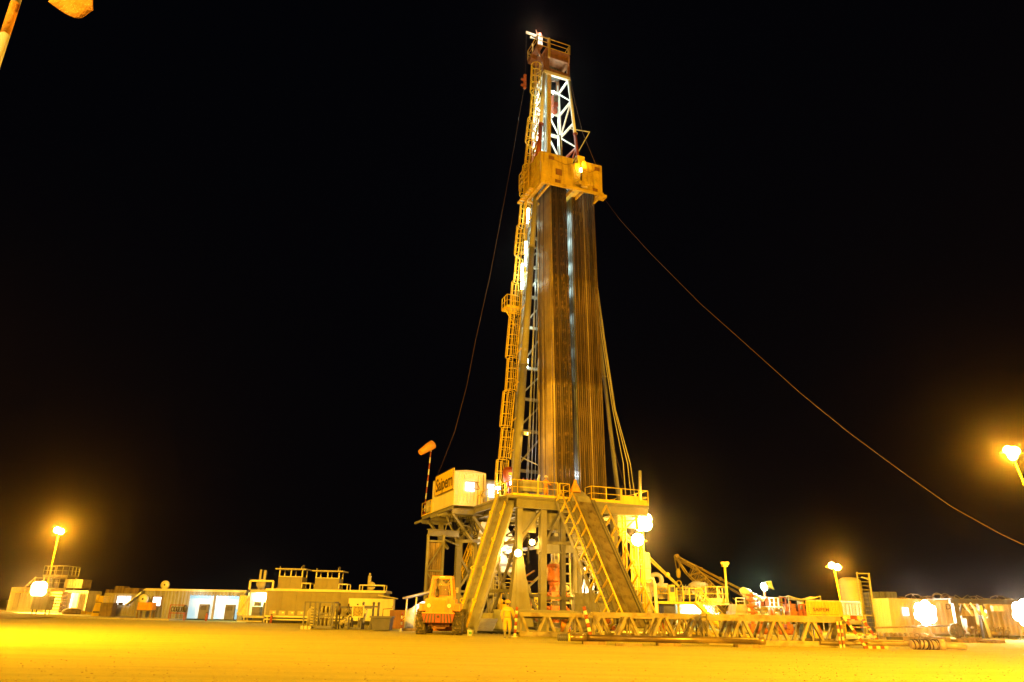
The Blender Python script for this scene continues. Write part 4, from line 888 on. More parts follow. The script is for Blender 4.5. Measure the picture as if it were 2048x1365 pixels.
up = container("roof_crate", "open sided timber crate on top of the far left containers", "crate", fl(120), fl(151), 78.5, 1.6, 2.5, P(135, 1159, 79).z, WOOD)
hr = T("roof_platform", "railed platform standing on the far left containers under the lamp post", "platform", (fl(98, 81), 82, 2.6))
h0, h1, hz_ = fl(71, 81), fl(122, 81), P(98, 1152, 81).z
mb = MB(); mb.box(h0, h1, 81.2, 83.2, hz_-.1, hz_)
for x in (h0+.15, h1-.15):
    for y in (81.3, 83.1): mb.bar((x, y, .1), (x, y, hz_-.1), .12)
hr.part("deck", mb, STEEL2)
mb = MB(); railing(mb, [(h0, 83.2, hz_), (h0, 81.2, hz_), (h1, 81.2, hz_), (h1, 83.2, hz_)], 1.0, .1, .03, .7); hr.part("railing", mb, STEEL2)
tx0, tx1 = P(63, 1220, 69).x, P(94, 1220, 69).x
mb = MB(); mb.box(tx0, tx1, 68.8, 69.8, .5, 1.6); mb.box(tx0-.06, tx1+.06, 68.7, 69.9, 1.6, 1.66); bx = T("equipment_trolley", "grey covered trolley with thin legs in front of the glaring container", "trolley", ((tx0+tx1)/2, 69.3, .12)); bx.part("cabinet", mb, GREYC)
for x in (tx0+.1, tx1-.1):
    for y in (69.0, 69.6): mb = MB(); mb.bar((x, y, .12), (x, y, .5), .07); bx.part("leg", mb, DARK)
mb = MB(); mb.path([(tx1, 69.3, 1.3), (tx1+.5, 69.2, 1.3), (tx1+.5, 69.2, .45)], .03, 5); bx.part("handle", mb, DARK)
mb = MB(); mb.lathe([(.8, 0), (.85, .22), (.7, .4), (.35, .52), (.1, .56)], (P(145, 1220, 72).x, 72, .12), 16); one("sand_heap", "low rounded heap of covered sacks in front of the small pale cabin", "heap", mb, WOOD)
sx_ = P(166, 1222, 72).x; mb = MB(); mb.box(sx_-.2, sx_+.2, 72, 72.4, .12, .42); mb.box(sx_+.25, sx_+.7, 72.1, 72.5, .12, .34); one("small_crate", "small yellow crate on the pad left of the yellow ice cabinet", "crate", mb, YEL)
# yellow cabinet
yc = T("yellow_cabinet", "bright yellow slanted fronted machine cabinet standing left of the low grey cabin", "cabinet", (-33.6, 66, .12))
a = P(183, 1225, 66); b = P(202, 1225, 66); mb = MB(); mb.prism([(a.x, 66, .12), (b.x, 66, .12), (b.x, 66, 1.75), (a.x+.25, 66, 1.75)], (0, 1.1, 0)); yc.part("body", mb, YEL)
mb = MB(); mb.box(a.x+.15, b.x-.1, 65.93, 65.99, .38, .5); mb.box(a.x+.2, b.x-.08, 65.94, 65.99, 1.2, 1.24); yc.part("slot", mb, DARK)
mb = MB(); mb.tube((a.x+.3, 65.95, 1.3), (a.x+.3, 65.95, 1.85), .14, 10); yc.part("cylinder", mb, YEL)
# low cabin
lc = container("office_cabin", "low olive cabin with a broad lit window and boxes on its roof", "cabin", P(207, 1210, 67).x, P(283, 1210, 67).x, 67, 2.5, .12, 1.98, CREAM2, base=(-31.5, 68.2, .12))
wx0, wx1 = P(234, 1203, 66.9).x, P(260, 1203, 66.9).x
mb = MB(); mb.box(wx0, wx1, 66.86, 66.93, 1.05, 1.75); w_ = lc.part("window", mb, E_WIN)
mb = MB(); mb.box(wx0-.05, wx1+.05, 66.82, 66.88, 1.0, 1.05); mb.box(wx0+.75, wx0+.8, 66.82, 66.86, 1.05, 1.75); mb.box(wx0+.2, wx0+.6, 66.8, 66.84, 1.05, 1.25); lc.part("window_frame", mb, DARK, w_)
mb = MB(); q0, q1, q2 = P(229, 1180, 68).x, P(247, 1180, 68).x, P(278, 1180, 68).x
mb.box(q0, q1, 68, 69, 2.02, 2.6); mb.box(q1+.05, q2, 68, 69, 2.02, 2.45)
for k in range(4): mb.box(q1+.2+k*.3, q1+.42+k*.3, 67.95, 68, 2.1, 2.35)
mb.box(P(210, 1188, 68).x, P(218, 1188, 68).x, 68, 69, 2.02, 2.3); lc.part("roof_boxes", mb, WOOD)
mb = MB(); p = P(215, 1215, 65.5); mb.box(p.x-.45, p.x+.55, 65.2, 66, .12, 1.15); mb.box(p.x-.5, p.x+.6, 65.15, 66.05, 1.15, 1.2); one("dark_crate", "dark slatted crate leaning against the low olive cabin", "crate", mb, WOOD)
# long cabin with lit doorways
LX0, LX1, LY = P(284, 1210, 63).x, P(487, 1215, 63).x, 63.0
LZ = 2.32
lb = T("long_site_cabin", "long grey corrugated cabin with two blue white lit doorways and one small window", "cabin", ((LX0+LX1)/2, LY+1.3, 0))
d0, d1, d2, d3 = P(377, 1215, LY).x, P(425, 1215, LY).x, P(429, 1215, LY).x, P(476, 1215, LY).x
mb = MB(); mb.corr((LX0, LY), (d0, LY), .1, LZ-.1, .05, .3); mb.box(LX0, LX0+.04, LY, LY+2.6, .1, LZ-.1); mb.box(LX1-.04, LX1, LY, LY+2.6, .1, LZ-.1); mb.box(LX0, LX1, LY+2.55, LY+2.6, .1, LZ-.1); mb.corr((d3, LY), (LX1, LY), .1, LZ-.1, .05, .3); mb.corr((d0, LY), (d3, LY), 1.9, LZ-.1, .05, .3); mb.box(d1, d2, LY-.02, LY+.1, .1, 1.92)
lb.part("wall", mb, GREYC)
mb = MB(); mb.prism([(LX0-.1, LY-.15, LZ-.12), (LX1+.1, LY-.15, LZ-.12), (LX1+.1, LY-.15, LZ+.06), (LX0+.15, LY-.15, LZ+.06)], (0, 2.9, 0)); lb.part("roof", mb, CREAM)
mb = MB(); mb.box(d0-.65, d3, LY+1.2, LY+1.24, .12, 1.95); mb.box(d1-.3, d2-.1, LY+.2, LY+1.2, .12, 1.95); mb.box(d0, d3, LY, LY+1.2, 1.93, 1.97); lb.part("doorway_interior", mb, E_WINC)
for xa in (d0, d2):
    mb = MB(); mb.box(xa+1.0, xa+1.75, LY-.35, LY-.05, .14, 1.25); mb.mi = 1; mb.box(xa+1.15, xa+1.6, LY-.37, LY-.34, .8, 1.12); mb.box(xa+1.08, xa+1.14, LY-.38, LY-.34, .9, 1.0)
    lb.part("door_cabinet", mb, [M("cabinet_grey_brown", (.16, .14, .12), .6, 0, .2, 3), DARK])
wx = P(314, 1206, LY).x
mb = MB(); mb.box(wx-.32, wx+.32, LY-.09, LY-.05, 1.05, 1.72); w_ = lb.part("window", mb, E_WIN)
mb = MB(); mb.box(wx-.4, wx+.4, LY-.1, LY-.055, .97, 1.04); mb.box(wx-.4, wx-.33, LY-.1, LY-.055, 1.04, 1.78); mb.box(wx+.33, wx+.4, LY-.1, LY-.055, 1.04, 1.78); mb.box(wx-.4, wx+.4, LY-.1, LY-.055, 1.73, 1.79); lb.part("window_frame", mb, PINK, w_)
lamp("cabin_light", ((d0+d3)/2, LY+.6, 1.7), 22, (.6, .9, 1), lb.o, .2); lamp("cabin_light", (d0+.8, LY-.8, 1.75), 25, (.7, .95, 1), lb.o, .2)
def ring_drum(cx, cy, cz, r, label):
    t = T("cable_drum", label, "cable drum", (cx, cy, cz-r))
    mb = MB(); mb.lathe([(r*.2, -.12), (r, -.12), (r, .12), (r*.2, .12)], (cx, cy, cz), 20, axis=(0, 1, 0)); t.part("flange", mb, WHT)
    mb = MB(); mb.lathe([(r*.22, -.14), (r*.22, .14)], (cx, cy, cz), 12, axis=(0, 1, 0)); t.part("hub", mb, DARK)
p = P(327, 1178, 64); ring_drum(p.x, 64.2, 2.38+.32, .34, "pale round drum lying on the roof of the long grey cabin")
p = P(286, 1203, 62); ring_drum(p.x, 62, 1.55, .36, "pale round drum above the orange box at the long cabin's left end")
# orange box on a stand
p = P(290, 1222, 61.5); ob = T("orange_tank", "orange tank on a timber stand at the left end of the long cabin", "tank", (p.x, 61.5, 0))
mb = MB(); mb.box(p.x-.55, p.x+.6, 61.3, 62, .75, 1.3); mb.bar((p.x-.55, 61.28, 1.02), (p.x+.6, 61.28, 1.02), .03); ob.part("tank_body", mb, ORG)
for x in (-.5, .55):
    for y in (61.35, 61.95): mb = MB(); mb.bar((p.x+x, y, 0), (p.x+x, y, .75), .1); ob.part("leg", mb, WOOD)
mb = MB(); mb.box(p.x-.6, p.x+.65, 61.25, 62.05, .68, .75); ob.part("shelf", mb, WOOD)
p = P(355, 1226, 61.8); gr = T("hose_rack", "red tubular rack hung with hoses against the long grey cabin", "rack", (p.x, 61.8, 0))
mb = MB()
for x in (-.65, .55): mb.bar((p.x+x, 61.8, 0), (p.x+x, 61.8, 1.15), .06); mb.bar((p.x+x, 62.1, 0), (p.x+x, 62.1, .8), .05)
for z in (.55, 1.15): mb.bar((p.x-.65, 61.8, z), (p.x+.55, 61.8, z), .06)
gr.part("frame", mb, RED)
mb = MB()
for k in range(5): mb.torus((p.x-.4+.2*k, 61.75, .85), .16, .035, (.3, 1, 0), 10)
mb.ball((p.x+.6, 61.7, .9), .2, 8, 1.4); gr.part("hoses", mb, DARK)
sf = T("service_ladder", "pale ladder frame leaning at the gap between the low cabin and long cabin", "ladder", (P(270, 1238, 63).x, 62.5, 0))
a, b = P(269, 1234, 62.2), P(279, 1186, 63.2); mb = MB()
for s in (0, .35): mb.bar((a.x+s, a.y, .1), (b.x+s-.2, b.y, 1.9), .05)
sf.part("rail", mb, GALV); mb = MB()
for k in range(6): c = Vector((a.x, a.y, .1)).lerp(Vector((b.x-.2, b.y, 1.9)), (k+.5)/6); mb = MB(); mb.bar(c, c+Vector((.35, 0, 0)), .04); sf.part("rung", mb, GALV)
q = P(250, 1214, 62.5); q2 = P(282, 1188, 63); mb = MB(); mb.prism([(q.x, 62.4, 1.0), (q2.x, 63, 2.0), (q2.x, 63, 2.15), (q.x, 62.4, 1.1)], (0, .5, 0)); one("chute", "grey sloping chute rising towards the roof of the long cabin", "chute", mb, GALV)
# ---- open engine bay, generator house, roof units
GY = 60.0; gx0, gx1 = P(531, 1220, GY).x, P(765, 1225, GY).x; GZ = 2.45
gh = T("generator_house", "long olive generator house with pale roof edge and two coolers on top", "generator building", ((gx0+gx1)/2, GY+1.5, 0))
mb = MB(); mb.box(gx0, gx1, GY, GY+3, .55, GZ-.12)
for k in range(1, 8): x = gx0+(gx1-gx0)*k/8; mb.bar((x, GY-.02, .6), (x, GY-.02, GZ-.15), .05, .03, up=(0, 1, 0))
mb.bar((gx0, GY-.02, .95), (gx1, GY-.02, .95), .04, .03)
gh.part("wall", mb, OLIVE)
mb = MB(); mb.box(gx0-.15, gx1+.15, GY-.15, GY+3.15, GZ-.12, GZ+.06); gh.part("roof", mb, CREAM)
mb = MB()
for x in (gx0+.2, (gx0+gx1)/2, gx1-.2): mb.bar((x, GY+.1, 0), (x, GY+.1, .5), .12)
mb.box(gx0, gx1, GY-.1, GY+3, .42, .55); mb.box(gx0, gx1, GY-.12, GY+.1, .22, .3); gh.part("skid", mb, CREAM)
for k in range(8):
    x = gx0+.35+k*.72
    if x < gx1-.6: mb = MB(); mb.box(x, x+.5, GY-.07, GY-.01, .6, .9); mb.mi = 1; mb.box(x+.25, x+.4, GY-.09, GY-.065, .72, .82); gh.part("vent_panel", mb, [CREAM2, REFL])
ex0, ex1 = P(732, 1240, GY-1).x, P(785, 1240, GY-1).x
kc = T("switch_cabinet_house", "bright cream switch room with warning sign at the right end of the generator house", "cabin", ((ex0+ex1)/2, GY-1, 0))
mb = MB(); mb.box(ex0-1.4, ex1, GY-1.2, GY-.2, .3, 1.9); mb.bar((ex1-.4, GY-1.22, .3), (ex1-.4, GY-1.22, 1.9), .03); kc.part("wall", mb, CREAM)
mb = MB(); wxc = P(757, 1215, GY-1).x; mb.prism([(wxc-.16, GY-1.24, 1.25), (wxc+.16, GY-1.24, 1.25), (wxc, GY-1.24, 1.53)], (0, .03, 0)); kc.part("warning_sign", mb, TARP)
mb = MB(); mb.prism([(ex1-1.2, GY-1.3, 2.1), (ex1+.25, GY-1.3, 1.9), (ex1+.25, GY-1.3, 1.97), (ex1-1.2, GY-1.3, 2.2)], (0, .9, 0)); kc.part("awning", mb, CREAM2)
def roof_unit(xa, xb, ytop, label):
    X0, X1 = P(xa, 1170, GY+1).x, P(xb, 1170, GY+1).x; ZT = P((xa+xb)/2, ytop, GY+1).z
    t = T("roof_cooler", label, "cooler", ((X0+X1)/2, GY+1.6, GZ+.06), group=None)
    mb = MB(); zb = GZ+.1; zm = zb+(ZT-zb)*.62; mb.box(X0, X1, GY+.9, GY+2.4, zb, zm); mb.bar(((X0+X1)/2, GY+.88, zb), ((X0+X1)/2, GY+.88, zm), .04); mb.box(X0-.06, X1+.06, GY+.84, GY+2.46, zb-.05, zb+.08); t.part("cooler_box", mb, OLIVE)
    for x in (X0+.05, (X0+X1)/2, X1-.05):
        for y in (GY+.95, GY+2.35): mb = MB(); mb.bar((x, y, zm), (x, y, ZT), .08); t.part("roof_post", mb, CREAM)
    mb = MB(); mb.bar((X0, GY+.93, zm+.02), (X1, GY+.93, zm+.02), .06); t.part("edge_rail", mb, CREAM)
    mb = MB(); mb.box(X0-.25, X1+.3, GY+.6, GY+2.7, ZT, ZT+.09)
    for x in (X0+.1, X1-.1): mb.bar((x, GY+.7, ZT+.09), (x, GY+.7, ZT+.25), .04)
    t.part("roof_sheet", mb, CREAM2)
    mb = MB(); mb.tube((X1-.35, GY+2.2, zm), (X1-.35, GY+2.2, ZT+.3), .1, 10); mb.ball((X1-.35, GY+2.2, ZT+.35), .12, 6); t.part("exhaust", mb, DARK)
roof_unit(556, 604, 1140, "roofed cooler unit standing on the generator house roof, left of its twin")
roof_unit(630, 678, 1144, "roofed cooler unit standing on the generator house roof, right of its twin")
def roof_frame(xa, xb, yt, fan, label, px_pipe=None, yp=None):
    X0, X1 = P(xa, 1175, GY+1).x, P(xb, 1175, GY+1).x; ZT = P((xa+xb)/2, yt, GY+1).z
    t = T("roof_guard_frame", label, "guard frame", ((X0+X1)/2, GY+1.5, GZ+.06))
    mb = MB(); n = 3
    for y in (GY+.9, GY+2.1):
        mb.bar((X0, y, ZT), (X1, y, ZT), .07)
        for k in (0, n): x = X0+(X1-X0)*k/n; mb.bar((x, y, GZ+.05), (x, y, ZT), .07)
    for x in (X0, X1): mb.bar((x, GY+.9, ZT), (x, GY+2.1, ZT), .07)
    t.part("frame", mb, CREAM)
    if fan:
        c = P(fan, 1183, GY+1.4); mb = MB(); mb.lathe([(.08, -.1), (.32, -.1), (.32, .1), (.08, .1)], (c.x, GY+1.4, GZ+.42), 16, axis=(0, 1, 0)); t.part("fan_wheel", mb, CREAM2)
    if px_pipe:
        a = P(px_pipe, 1150, GY+1.6); zt = P(px_pipe, yp, GY+1.6).z; mb = MB(); mb.tube((a.x, GY+1.6, GZ+.05), (a.x, GY+1.6, zt), .14, 12); mb.tube((a.x, GY+1.6, zt), (a.x, GY+1.6, zt+.2), .08, 10); t.part("exhaust_pipe", mb, CREAM2)
roof_frame(604, 621, 1167, None, "low pipe frame beside the left cooler on the generator house roof")
roof_frame(678, 695, 1169, None, "low pipe frame beside the right cooler on the generator house roof")
roof_frame(720, 769, 1171, 742, "pipe guard frame with round fan at the right end of the generator roof", 740, 1152)
# open engine bay
eb = T("engine_bay", "open engine bay with bright lit back wall between the long cabin and generator house", "engine bay", (P(513, 1240, GY).x, GY+1, 0))
bx0, bx1 = P(499, 1215, GY).x, P(530, 1215, GY).x
mb = MB(); mb.box(bx0-.35, bx1+.1, GY-.3, GY+2.5, .35, .5); mb.box(bx0-.1, bx1+.1, GY, GY+2.4, 2.2, 2.42)
for x in (bx0-.05, bx1+.05):
    mb.bar((x, GY, 0), (x, GY, 2.2), .1)
mb.bar((bx0-.7, GY-.3, .1), (bx1, GY-.3, .1), .1); mb.bar((bx0-.2, GY-.3, .1), (bx0-.2, GY-.3, .4), .1)
eb.part("bay_frame", mb, CREAM2)
mb = MB(); mb.box(bx0-1.0, bx1, GY+2.3, GY+2.35, .5, 2.2); eb.part("back_wall", mb, M("pale_green_bay_wall", (.6, .66, .35), .6, 0, .15, 2))
mb = MB(); mb.box(bx0-.55, bx0+.1, GY+2.2, GY+2.26, 1.75, 2.05); mb.box(bx0+.25, bx0+.95, GY+2.2, GY+2.26, 1.7, 2.05); eb.part("strip_light", mb, E_CYAN)
mb = MB(); mb.box(bx0+.1, bx0+.75, GY+.3, GY+1.0, .5, 1.15); mb.box(bx0+.2, bx0+.6, GY+.4, GY+.9, 1.2, 1.5); mb.lathe([(.08, 0), (.2, .02), (.2, .1)], (bx0+.58, GY+.28, .85), 14, axis=(0, -1, 0)); mb.box(bx0+.9, bx0+1.05, GY+.4, GY+.8, .5, 1.5); eb.part("engine", mb, VIO)
lamp("bay_light", (bx0+.3, GY+1.5, 1.95), 260, (.95, 1, .62), eb.o, .2)
fx0, fx1 = P(497, 1175, GY).x, P(543, 1175, GY).x; fz = P(520, 1162, GY).z
mb = MB()
for x in (fx0, fx1): mb.bar((x, GY+.3, 2.4), (x, GY+.3, fz), .14)
mb.bar((fx0, GY+.3, fz), (fx1, GY+.3, fz), .14); eb.part("gantry", mb, CREAM)
p = P(518, 1172, GY); mb = MB(); mb.tube((p.x-.15, GY+.5, 2.4), (p.x-.15, GY+.5, P(518, 1139, GY).z), .09, 10); mb.tube((p.x+.1, GY+.8, 2.4), (p.x+.1, GY+.8, P(518, 1140, GY).z), .11, 10); mb.lathe([(.06, -.1), (.36, -.1), (.36, .1), (.06, .1)], (p.x-.05, GY+.6, 2.85), 16, axis=(0, 1, 0)); eb.part("exhaust_pipe", mb, CREAM2)
mb = MB(); mb.corr((bx0-1.0, GY+.4), (bx0-.15, GY+.4), .5, 1.95, .04, .2); mb.bar((bx0-1.0, GY+.2, .6), (bx0-.25, GY+.2, 1.9), .06); eb.part("side_panel", mb, CREAM)
for (px, Y) in ((542, 59.5), (412, 61.8)):
    c = P(px, 1240, Y); t = T("fire_extinguisher", "red fire extinguisher standing by the foot of the " + ("generator house" if px > 500 else "lit doorways"), "fire extinguisher", (c.x, Y, 0))
    mb = MB(); mb.lathe([(.02, 0), (.1, .02), (.1, .45), (.05, .55), (.04, .6)], (c.x, Y, 0), 12); t.part("cylinder", mb, RED)
    mb = MB(); mb.path([(c.x, Y, .6), (c.x+.12, Y, .55), (c.x+.13, Y, .3)], .02, 5); mb.box(c.x-.05, c.x+.05, Y-.02, Y+.02, .6, .66); t.part("hose", mb, BLK)
# tool basket in front
bA = G(609, 1262); BY = 47.0
k0, k1 = P(607, 1240, BY).x, P(665, 1240, BY).x; kz = P(640, 1205, BY).z
bk = T("tool_basket", "tall blue grey steel basket packed with drilling tools in front of the generator house", "basket", ((k0+k1)/2, BY+.7, 0))
mb = MB()
xs_ = [k0, k0+.62, k1]
for x in xs_:
    for y in (BY, BY+1.2): mb.bar((x, y, 0), (x, y, kz), .08)
for z in (.12, kz):
    for y in (BY, BY+1.2): mb.bar((k0, y, z), (k1, y, z), .08)
    for x in xs_: mb.bar((x, y-1.2, z), (x, y, z), .08)
mb.box(k0+.62, k1, BY-.03, BY+.03, .05, .22)
for z in (.72, .92): mb.bar((k0+.66, BY, z), (k1-.1, BY, z), .05)
mb.bar((k0+.85, BY, .2), (k0+.85, BY, kz), .05); mb.bar((k1-.12, BY, .2), (k1-.12, BY, kz), .07)
bk.part("basket_frame", mb, VIO)
mb = MB()
for k in range(7): z = .25+k*.16; mb.tube((k0+.35, BY+.3, z), (k0+.62, BY+.3, z), .05, 6)
for k in range(8): x = k0+.1+k*.07; mb.tube((x, BY+.5+.05*(k % 3), .1), (x+.02, BY+.5, 1.1+.1*(k % 3)), .035, 6)
for k in range(12): x = k0+.75+k*.075; mb.tube((x, BY+.8, .1), (x+.03*math.sin(k*3), BY+.8, .9+.25*((k*5) % 4)/3), .03, 6)
bk.part("stored_rods", mb, CREAM2)
for k in range(7):
    x = k0+.95+k*.12; mb = MB(); mb.tube((x, BY+.4+.1*(k % 2), .12), (x, BY+.4, .65), .05, 8); mb.tube((x+.02, BY+.35, .95), (x+.02, BY+.35, 1.28+.05*(k % 3)), .05, 8); mb.ball((x+.02, BY+.33, 1.15), .07, 6); bk.part("stored_tool", mb, COLLAR if k % 2 else CREAM2)
for k in range(3): mb = MB(); mb.box(k0-.1+.22*k, k0+.08+.22*k, BY-.15, BY+.1, 0, .2); bk.part("footing_block", mb, CREAM2)
# second rack with hoses
def rack2():
    r0, r1 = P(668, 1245, 48).x, P(722, 1245, 48).x
    t = T("tool_rack", "low blue grey rack cluttered with elevators and slips right of the tool basket", "rack", ((r0+r1)/2, 48, 0))
    mb = MB()
    for x in (r0+.1, r0+.9, r0+1.5, r1+.0):
        for y in (48, 49): mb.bar((x, y, 0), (x, y, .75 if x > r0+.5 else 1.3), .07)
    mb.bar((r0+.9, 48, .75), (r1, 48, .75), .08); mb.bar((r0-.1, 48.5, 1.28), (r1+.5, 48.6, 1.28), .12); mb.bar((r0+.9, 48, .1), (r1, 48, .1), .08)
    t.part("rack_frame", mb, VIO)
    mb = MB()
    for k in range(7): mb.path([(r0+.6+.1*k, 48.2, .7), (r0+.5+.1*k, 48.1, 1.0), (r0+.75+.1*k, 48.2, 1.25-.02*k), (r0+1.0+.08*k, 48.3, .8)], .03, 5)
    for k in range(5): mb.ball((r0+.35+.12*k, 48.3, .35+.1*(k % 3)), .14, 7); 
    t.part("hoses", mb, CREAM2)
    mb = MB(); mb.box(r0+1.15, r0+1.75, 47.9, 47.96, .75, 1.35); t.part("wire_panel", mb, M("mesh_panel", (.35, .27, .12), .8, 0, .9, 12))
    mb = MB()
    for (a, b) in (((r0+1.12, .74), (r0+1.12, 1.38)), ((r0+1.78, .74), (r0+1.78, 1.38)), ((r0+1.1, .74), (r0+1.8, .74)), ((r0+1.1, 1.38), (r0+1.8, 1.38))): mb.bar((a[0], 47.86, a[1]), (b[0], 47.86, b[1]), .06)
    t.part("panel_frame", mb, CREAM)
    for k in range(6): mb = MB(); x = r0+.15+.28*k; mb.lathe([(.05, 0), (.12, .1), (.12, .4), (.06, .55), (.05, .7)], (x, 48.5, .05 if k % 2 else .8), 8); t.part("stored_tool", mb, DARK if k % 2 else COLLAR)
rack2()
r0, r1 = P(722, 1230, 49).x, P(756, 1230, 49).x
t = T("goal_frame", "dark upright frame with round capped posts behind the grey skip", "frame", ((r0+r1)/2, 49, 0)); mb = MB()
for x in (r0+.1, r0+.75, r1): mb.tube((x, 49, 0), (x, 49, 1.5), .07, 8); mb.ball((x, 49, 1.55), .09, 6)
mb.bar((r0, 49, 1.35), (r1, 49, 1.35), .1); t.part("posts", mb, VIO)
mb = MB()
for k in range(6): mb.ball((r0+.2+.03*k, 48.8, .45+.13*k), .1, 6)
t.part("hanging_valves", mb, WHT)
# skip
s0, s1 = P(741, 1255, 46.5).x, P(781, 1255, 46.5).x
t = T("waste_skip", "blue grey open waste skip with flared rim right of the tool racks", "skip", ((s0+s1)/2, 47, 0))
mb = MB(); o_ = [(s0+.1, 46.5, .05), (s1-.08, 46.5, .05), (s1-.02, 46.4, .75), (s0, 46.4, .75)]; i_ = [(s0+.1, 47.7, .05), (s1-.08, 47.7, .05), (s1-.02, 47.8, .75), (s0, 47.8, .75)]
mb.add(o_+i_, [(0, 1, 2, 3), (5, 4, 7, 6), (4, 0, 3, 7), (1, 5, 6, 2), (0, 4, 5, 1)]); t.part("skip_body", mb, VIO)
mb = MB(); mb.bar((s0-.08, 46.38, .78), (s1+.06, 46.38, .78), .1); mb.bar((s0-.04, 47.8, .78), (s1+.02, 47.8, .78), .08); mb.bar((s0-.04, 46.4, .78), (s0-.04, 47.8, .78), .08); mb.bar((s1, 46.4, .78), (s1, 47.8, .78), .08)
for k in range(2): mb.bar((s0-.1-.12*k, 46.7+.3*k, .05), (s0-.02, 46.7+.3*k, .7), .07)
t.part("skip_rim", mb, VIO)
p = P(792, 1243, 52); mb = MB(); mb.box(p.x-.45, p.x+.75, 52, 53.4, 0, 1.15); mb.path([(p.x-.9, 51.9, .7), (p.x-.9, 51.9, 1.2), (p.x-.3, 51.9, 1.25), (p.x-.3, 51.9, 1.4)], .03, 5); one("brown_bin", "dark brown square bin standing in shadow behind the grey skip", "bin", mb, BROWN)
# lean-to with blue white tarpaulin
l0, l1 = P(808, 1255, 47.5).x, P(832, 1255, 47.5).x
t = T("lean_to_shelter", "lean-to shelter with sloping pale roof on thin posts left of the orange loader", "shelter", ((l0+l1)/2, 48, 0))
mb = MB(); a, b = P(808, 1196, 47.5), P(855, 1184, 48.5); mb.prism([(a.x-.05, 47.2, a.z-.06), (b.x+.4, 48.2, b.z), (b.x+.4, 48.2, b.z+.1), (a.x-.05, 47.2, a.z+.02)], (0, 2.2, 0)); t.part("roof", mb, CANVAS)
for px, Y in ((811, 47.4), (830, 47.4)):
    c = P(px, 1250, Y); mb = MB(); mb.tube((c.x-.05, Y, 0), (c.x, Y, a.z-.05+(.12 if px > 820 else 0)), .045, 8); t.part("post", mb, WHT)
mb = MB(); mb.box(l0-.1, l0+1.3, 47.2, 49.2, .02, .16); t.part("floor_pallet", mb, WOOD)
mb = MB(); c = P(838, 1222, 48.5)
pts = []
for j in range(7):
    for i in range(9):
        pts.append((c.x-.85+.2*i+.05*math.sin(j*2+i), 48.6-.12*i+.1*math.sin(i*1.7+j), max(.15, 1.75-.26*j-.18*abs(i-6)*.55+.04*math.sin(3*i+j))))
mb.add(pts, [(j*9+i, j*9+i+1, (j+1)*9+i+1, (j+1)*9+i) for j in range(6) for i in range(8)], True)
TARPB = M("blue_white_plastic_sheet", (.55, .60, .78), .5, 0, .25, 3, bump=.4)
o = t.part("plastic_sheet", mb, TARPB); sm = o.modifiers.new("thickness", 'SOLIDIFY'); sm.thickness = .02
mb = MB()
for k in range(2): mb.tube((c.x-1.1, 48.9, .55+.15*k), (c.x-.1, 48.9, 1.25+.15*k), .03, 6)
mb.torus((c.x-.6, 48.7, .65), .2, .03, (0, 1, 0), 12); mb.torus((c.x-.35, 48.7, .7), .17, .03, (.4, 1, 0), 12); t.part("hand_rail", mb, YEL)
lamp("shelter_light", (c.x+.1, 47.6, 1.55), 35, (.85, .9, 1), t.o, .1)
def banded(label, pa, pb, n, r=.05, frame='world'):
    mb = MB(); pa, pb = Vector(pa), Vector(pb)
    for k in range(n): mb.mi = k % 2; mb.tube(pa.lerp(pb, k/n), pa.lerp(pb, (k+1)/n), r, 8)
    mb.mi = 0; mb.lathe([(r*2.2, -.02), (r*2.2, .03)], pa, 8)
    return one("banded_post", label, "post", mb, [WHT, RED], frame, group="red and white banded posts")
c = P(802, 1262, 47); banded("red and white banded post by the brown bin and lean-to shelter", (c.x, 47, 0), (c.x, 47, 1.05), 6)
# ------------------------------------------------------------------ front: pipe racks, person, loader
def truss_box(name, label, px0, px1, Y, ytop, dep, n, mat, ctop=.2, tilt=0.0):
    x0, x1 = P(px0, 1260, Y).x, P(px1, 1260, Y).x; zt = P((px0+px1)/2, ytop, Y).z
    t = T(name, label, "pipe rack", ((x0+x1)/2, Y+dep/2, 0))
    for j, y in enumerate((Y, Y+dep)):
        mb = MB(); mb.bar((x0, y, zt-ctop/2), (x1, y, zt-ctop/2), .22, ctop); t.part("top_chord", mb, mat)
        mb = MB(); mb.bar((x0, y, .13), (x1, y, .13), .3, .24); t.part("bottom_chord", mb, mat)
        for i in range(n):
            xa, xb = x0+(x1-x0)*(i+.06)/n, x0+(x1-x0)*(i+.94)/n; xm = (xa+xb)/2; zb_ = .25; zt_ = zt-ctop
            mb = MB(); mb.bar((xa+.02, y, zt_), (xa+(xm-xa)*.55, y, zb_), .12, .2, up=(0, 1, 0)); t.part("diagonal", mb, mat); mb = MB(); mb.bar((xb-.02, y, zt_), (xb-(xb-xm)*.55, y, zb_), .12, .2, up=(0, 1, 0))
            t.part("diagonal", mb, mat); mb = MB(); mb.bar((xa-.03, y+.1*(1-2*j), zt_), (xa-.03, y+.1*(1-2*j), zb_), .06)
            t.part("upright", mb, mat)
    mb = MB()
    for i in range(n+1):
        x = x0+(x1-x0)*i/n; mb.bar((x, Y+.1, zt-ctop*.5), (x, Y+dep-.1, zt-ctop*.5), .1); mb.bar((x, Y+.1, .15), (x, Y+dep-.1, .15), .12)
    t.part("cross_tie", mb, mat)
    return t, x0, x1, zt
RK = M("dusty_rack_steel", (.36, .29, .17), .65, .1, .35, 1.1, (.20, .13, .06), .5, False, .2)
ra, ax0, ax1, azt = truss_box("pipe_rack_truss", "far pipe rack truss beginning beside the worker in yellow coveralls", 1040, 1420, 42.3, 1229, 1.2, 7, RK)
rb, bx0_, bx1_, bzt = truss_box("pipe_rack_truss", "middle pipe rack truss behind the long pipe lying on the ground", 1186, 1540, 38.2, 1228, 1.0, 5, RK)
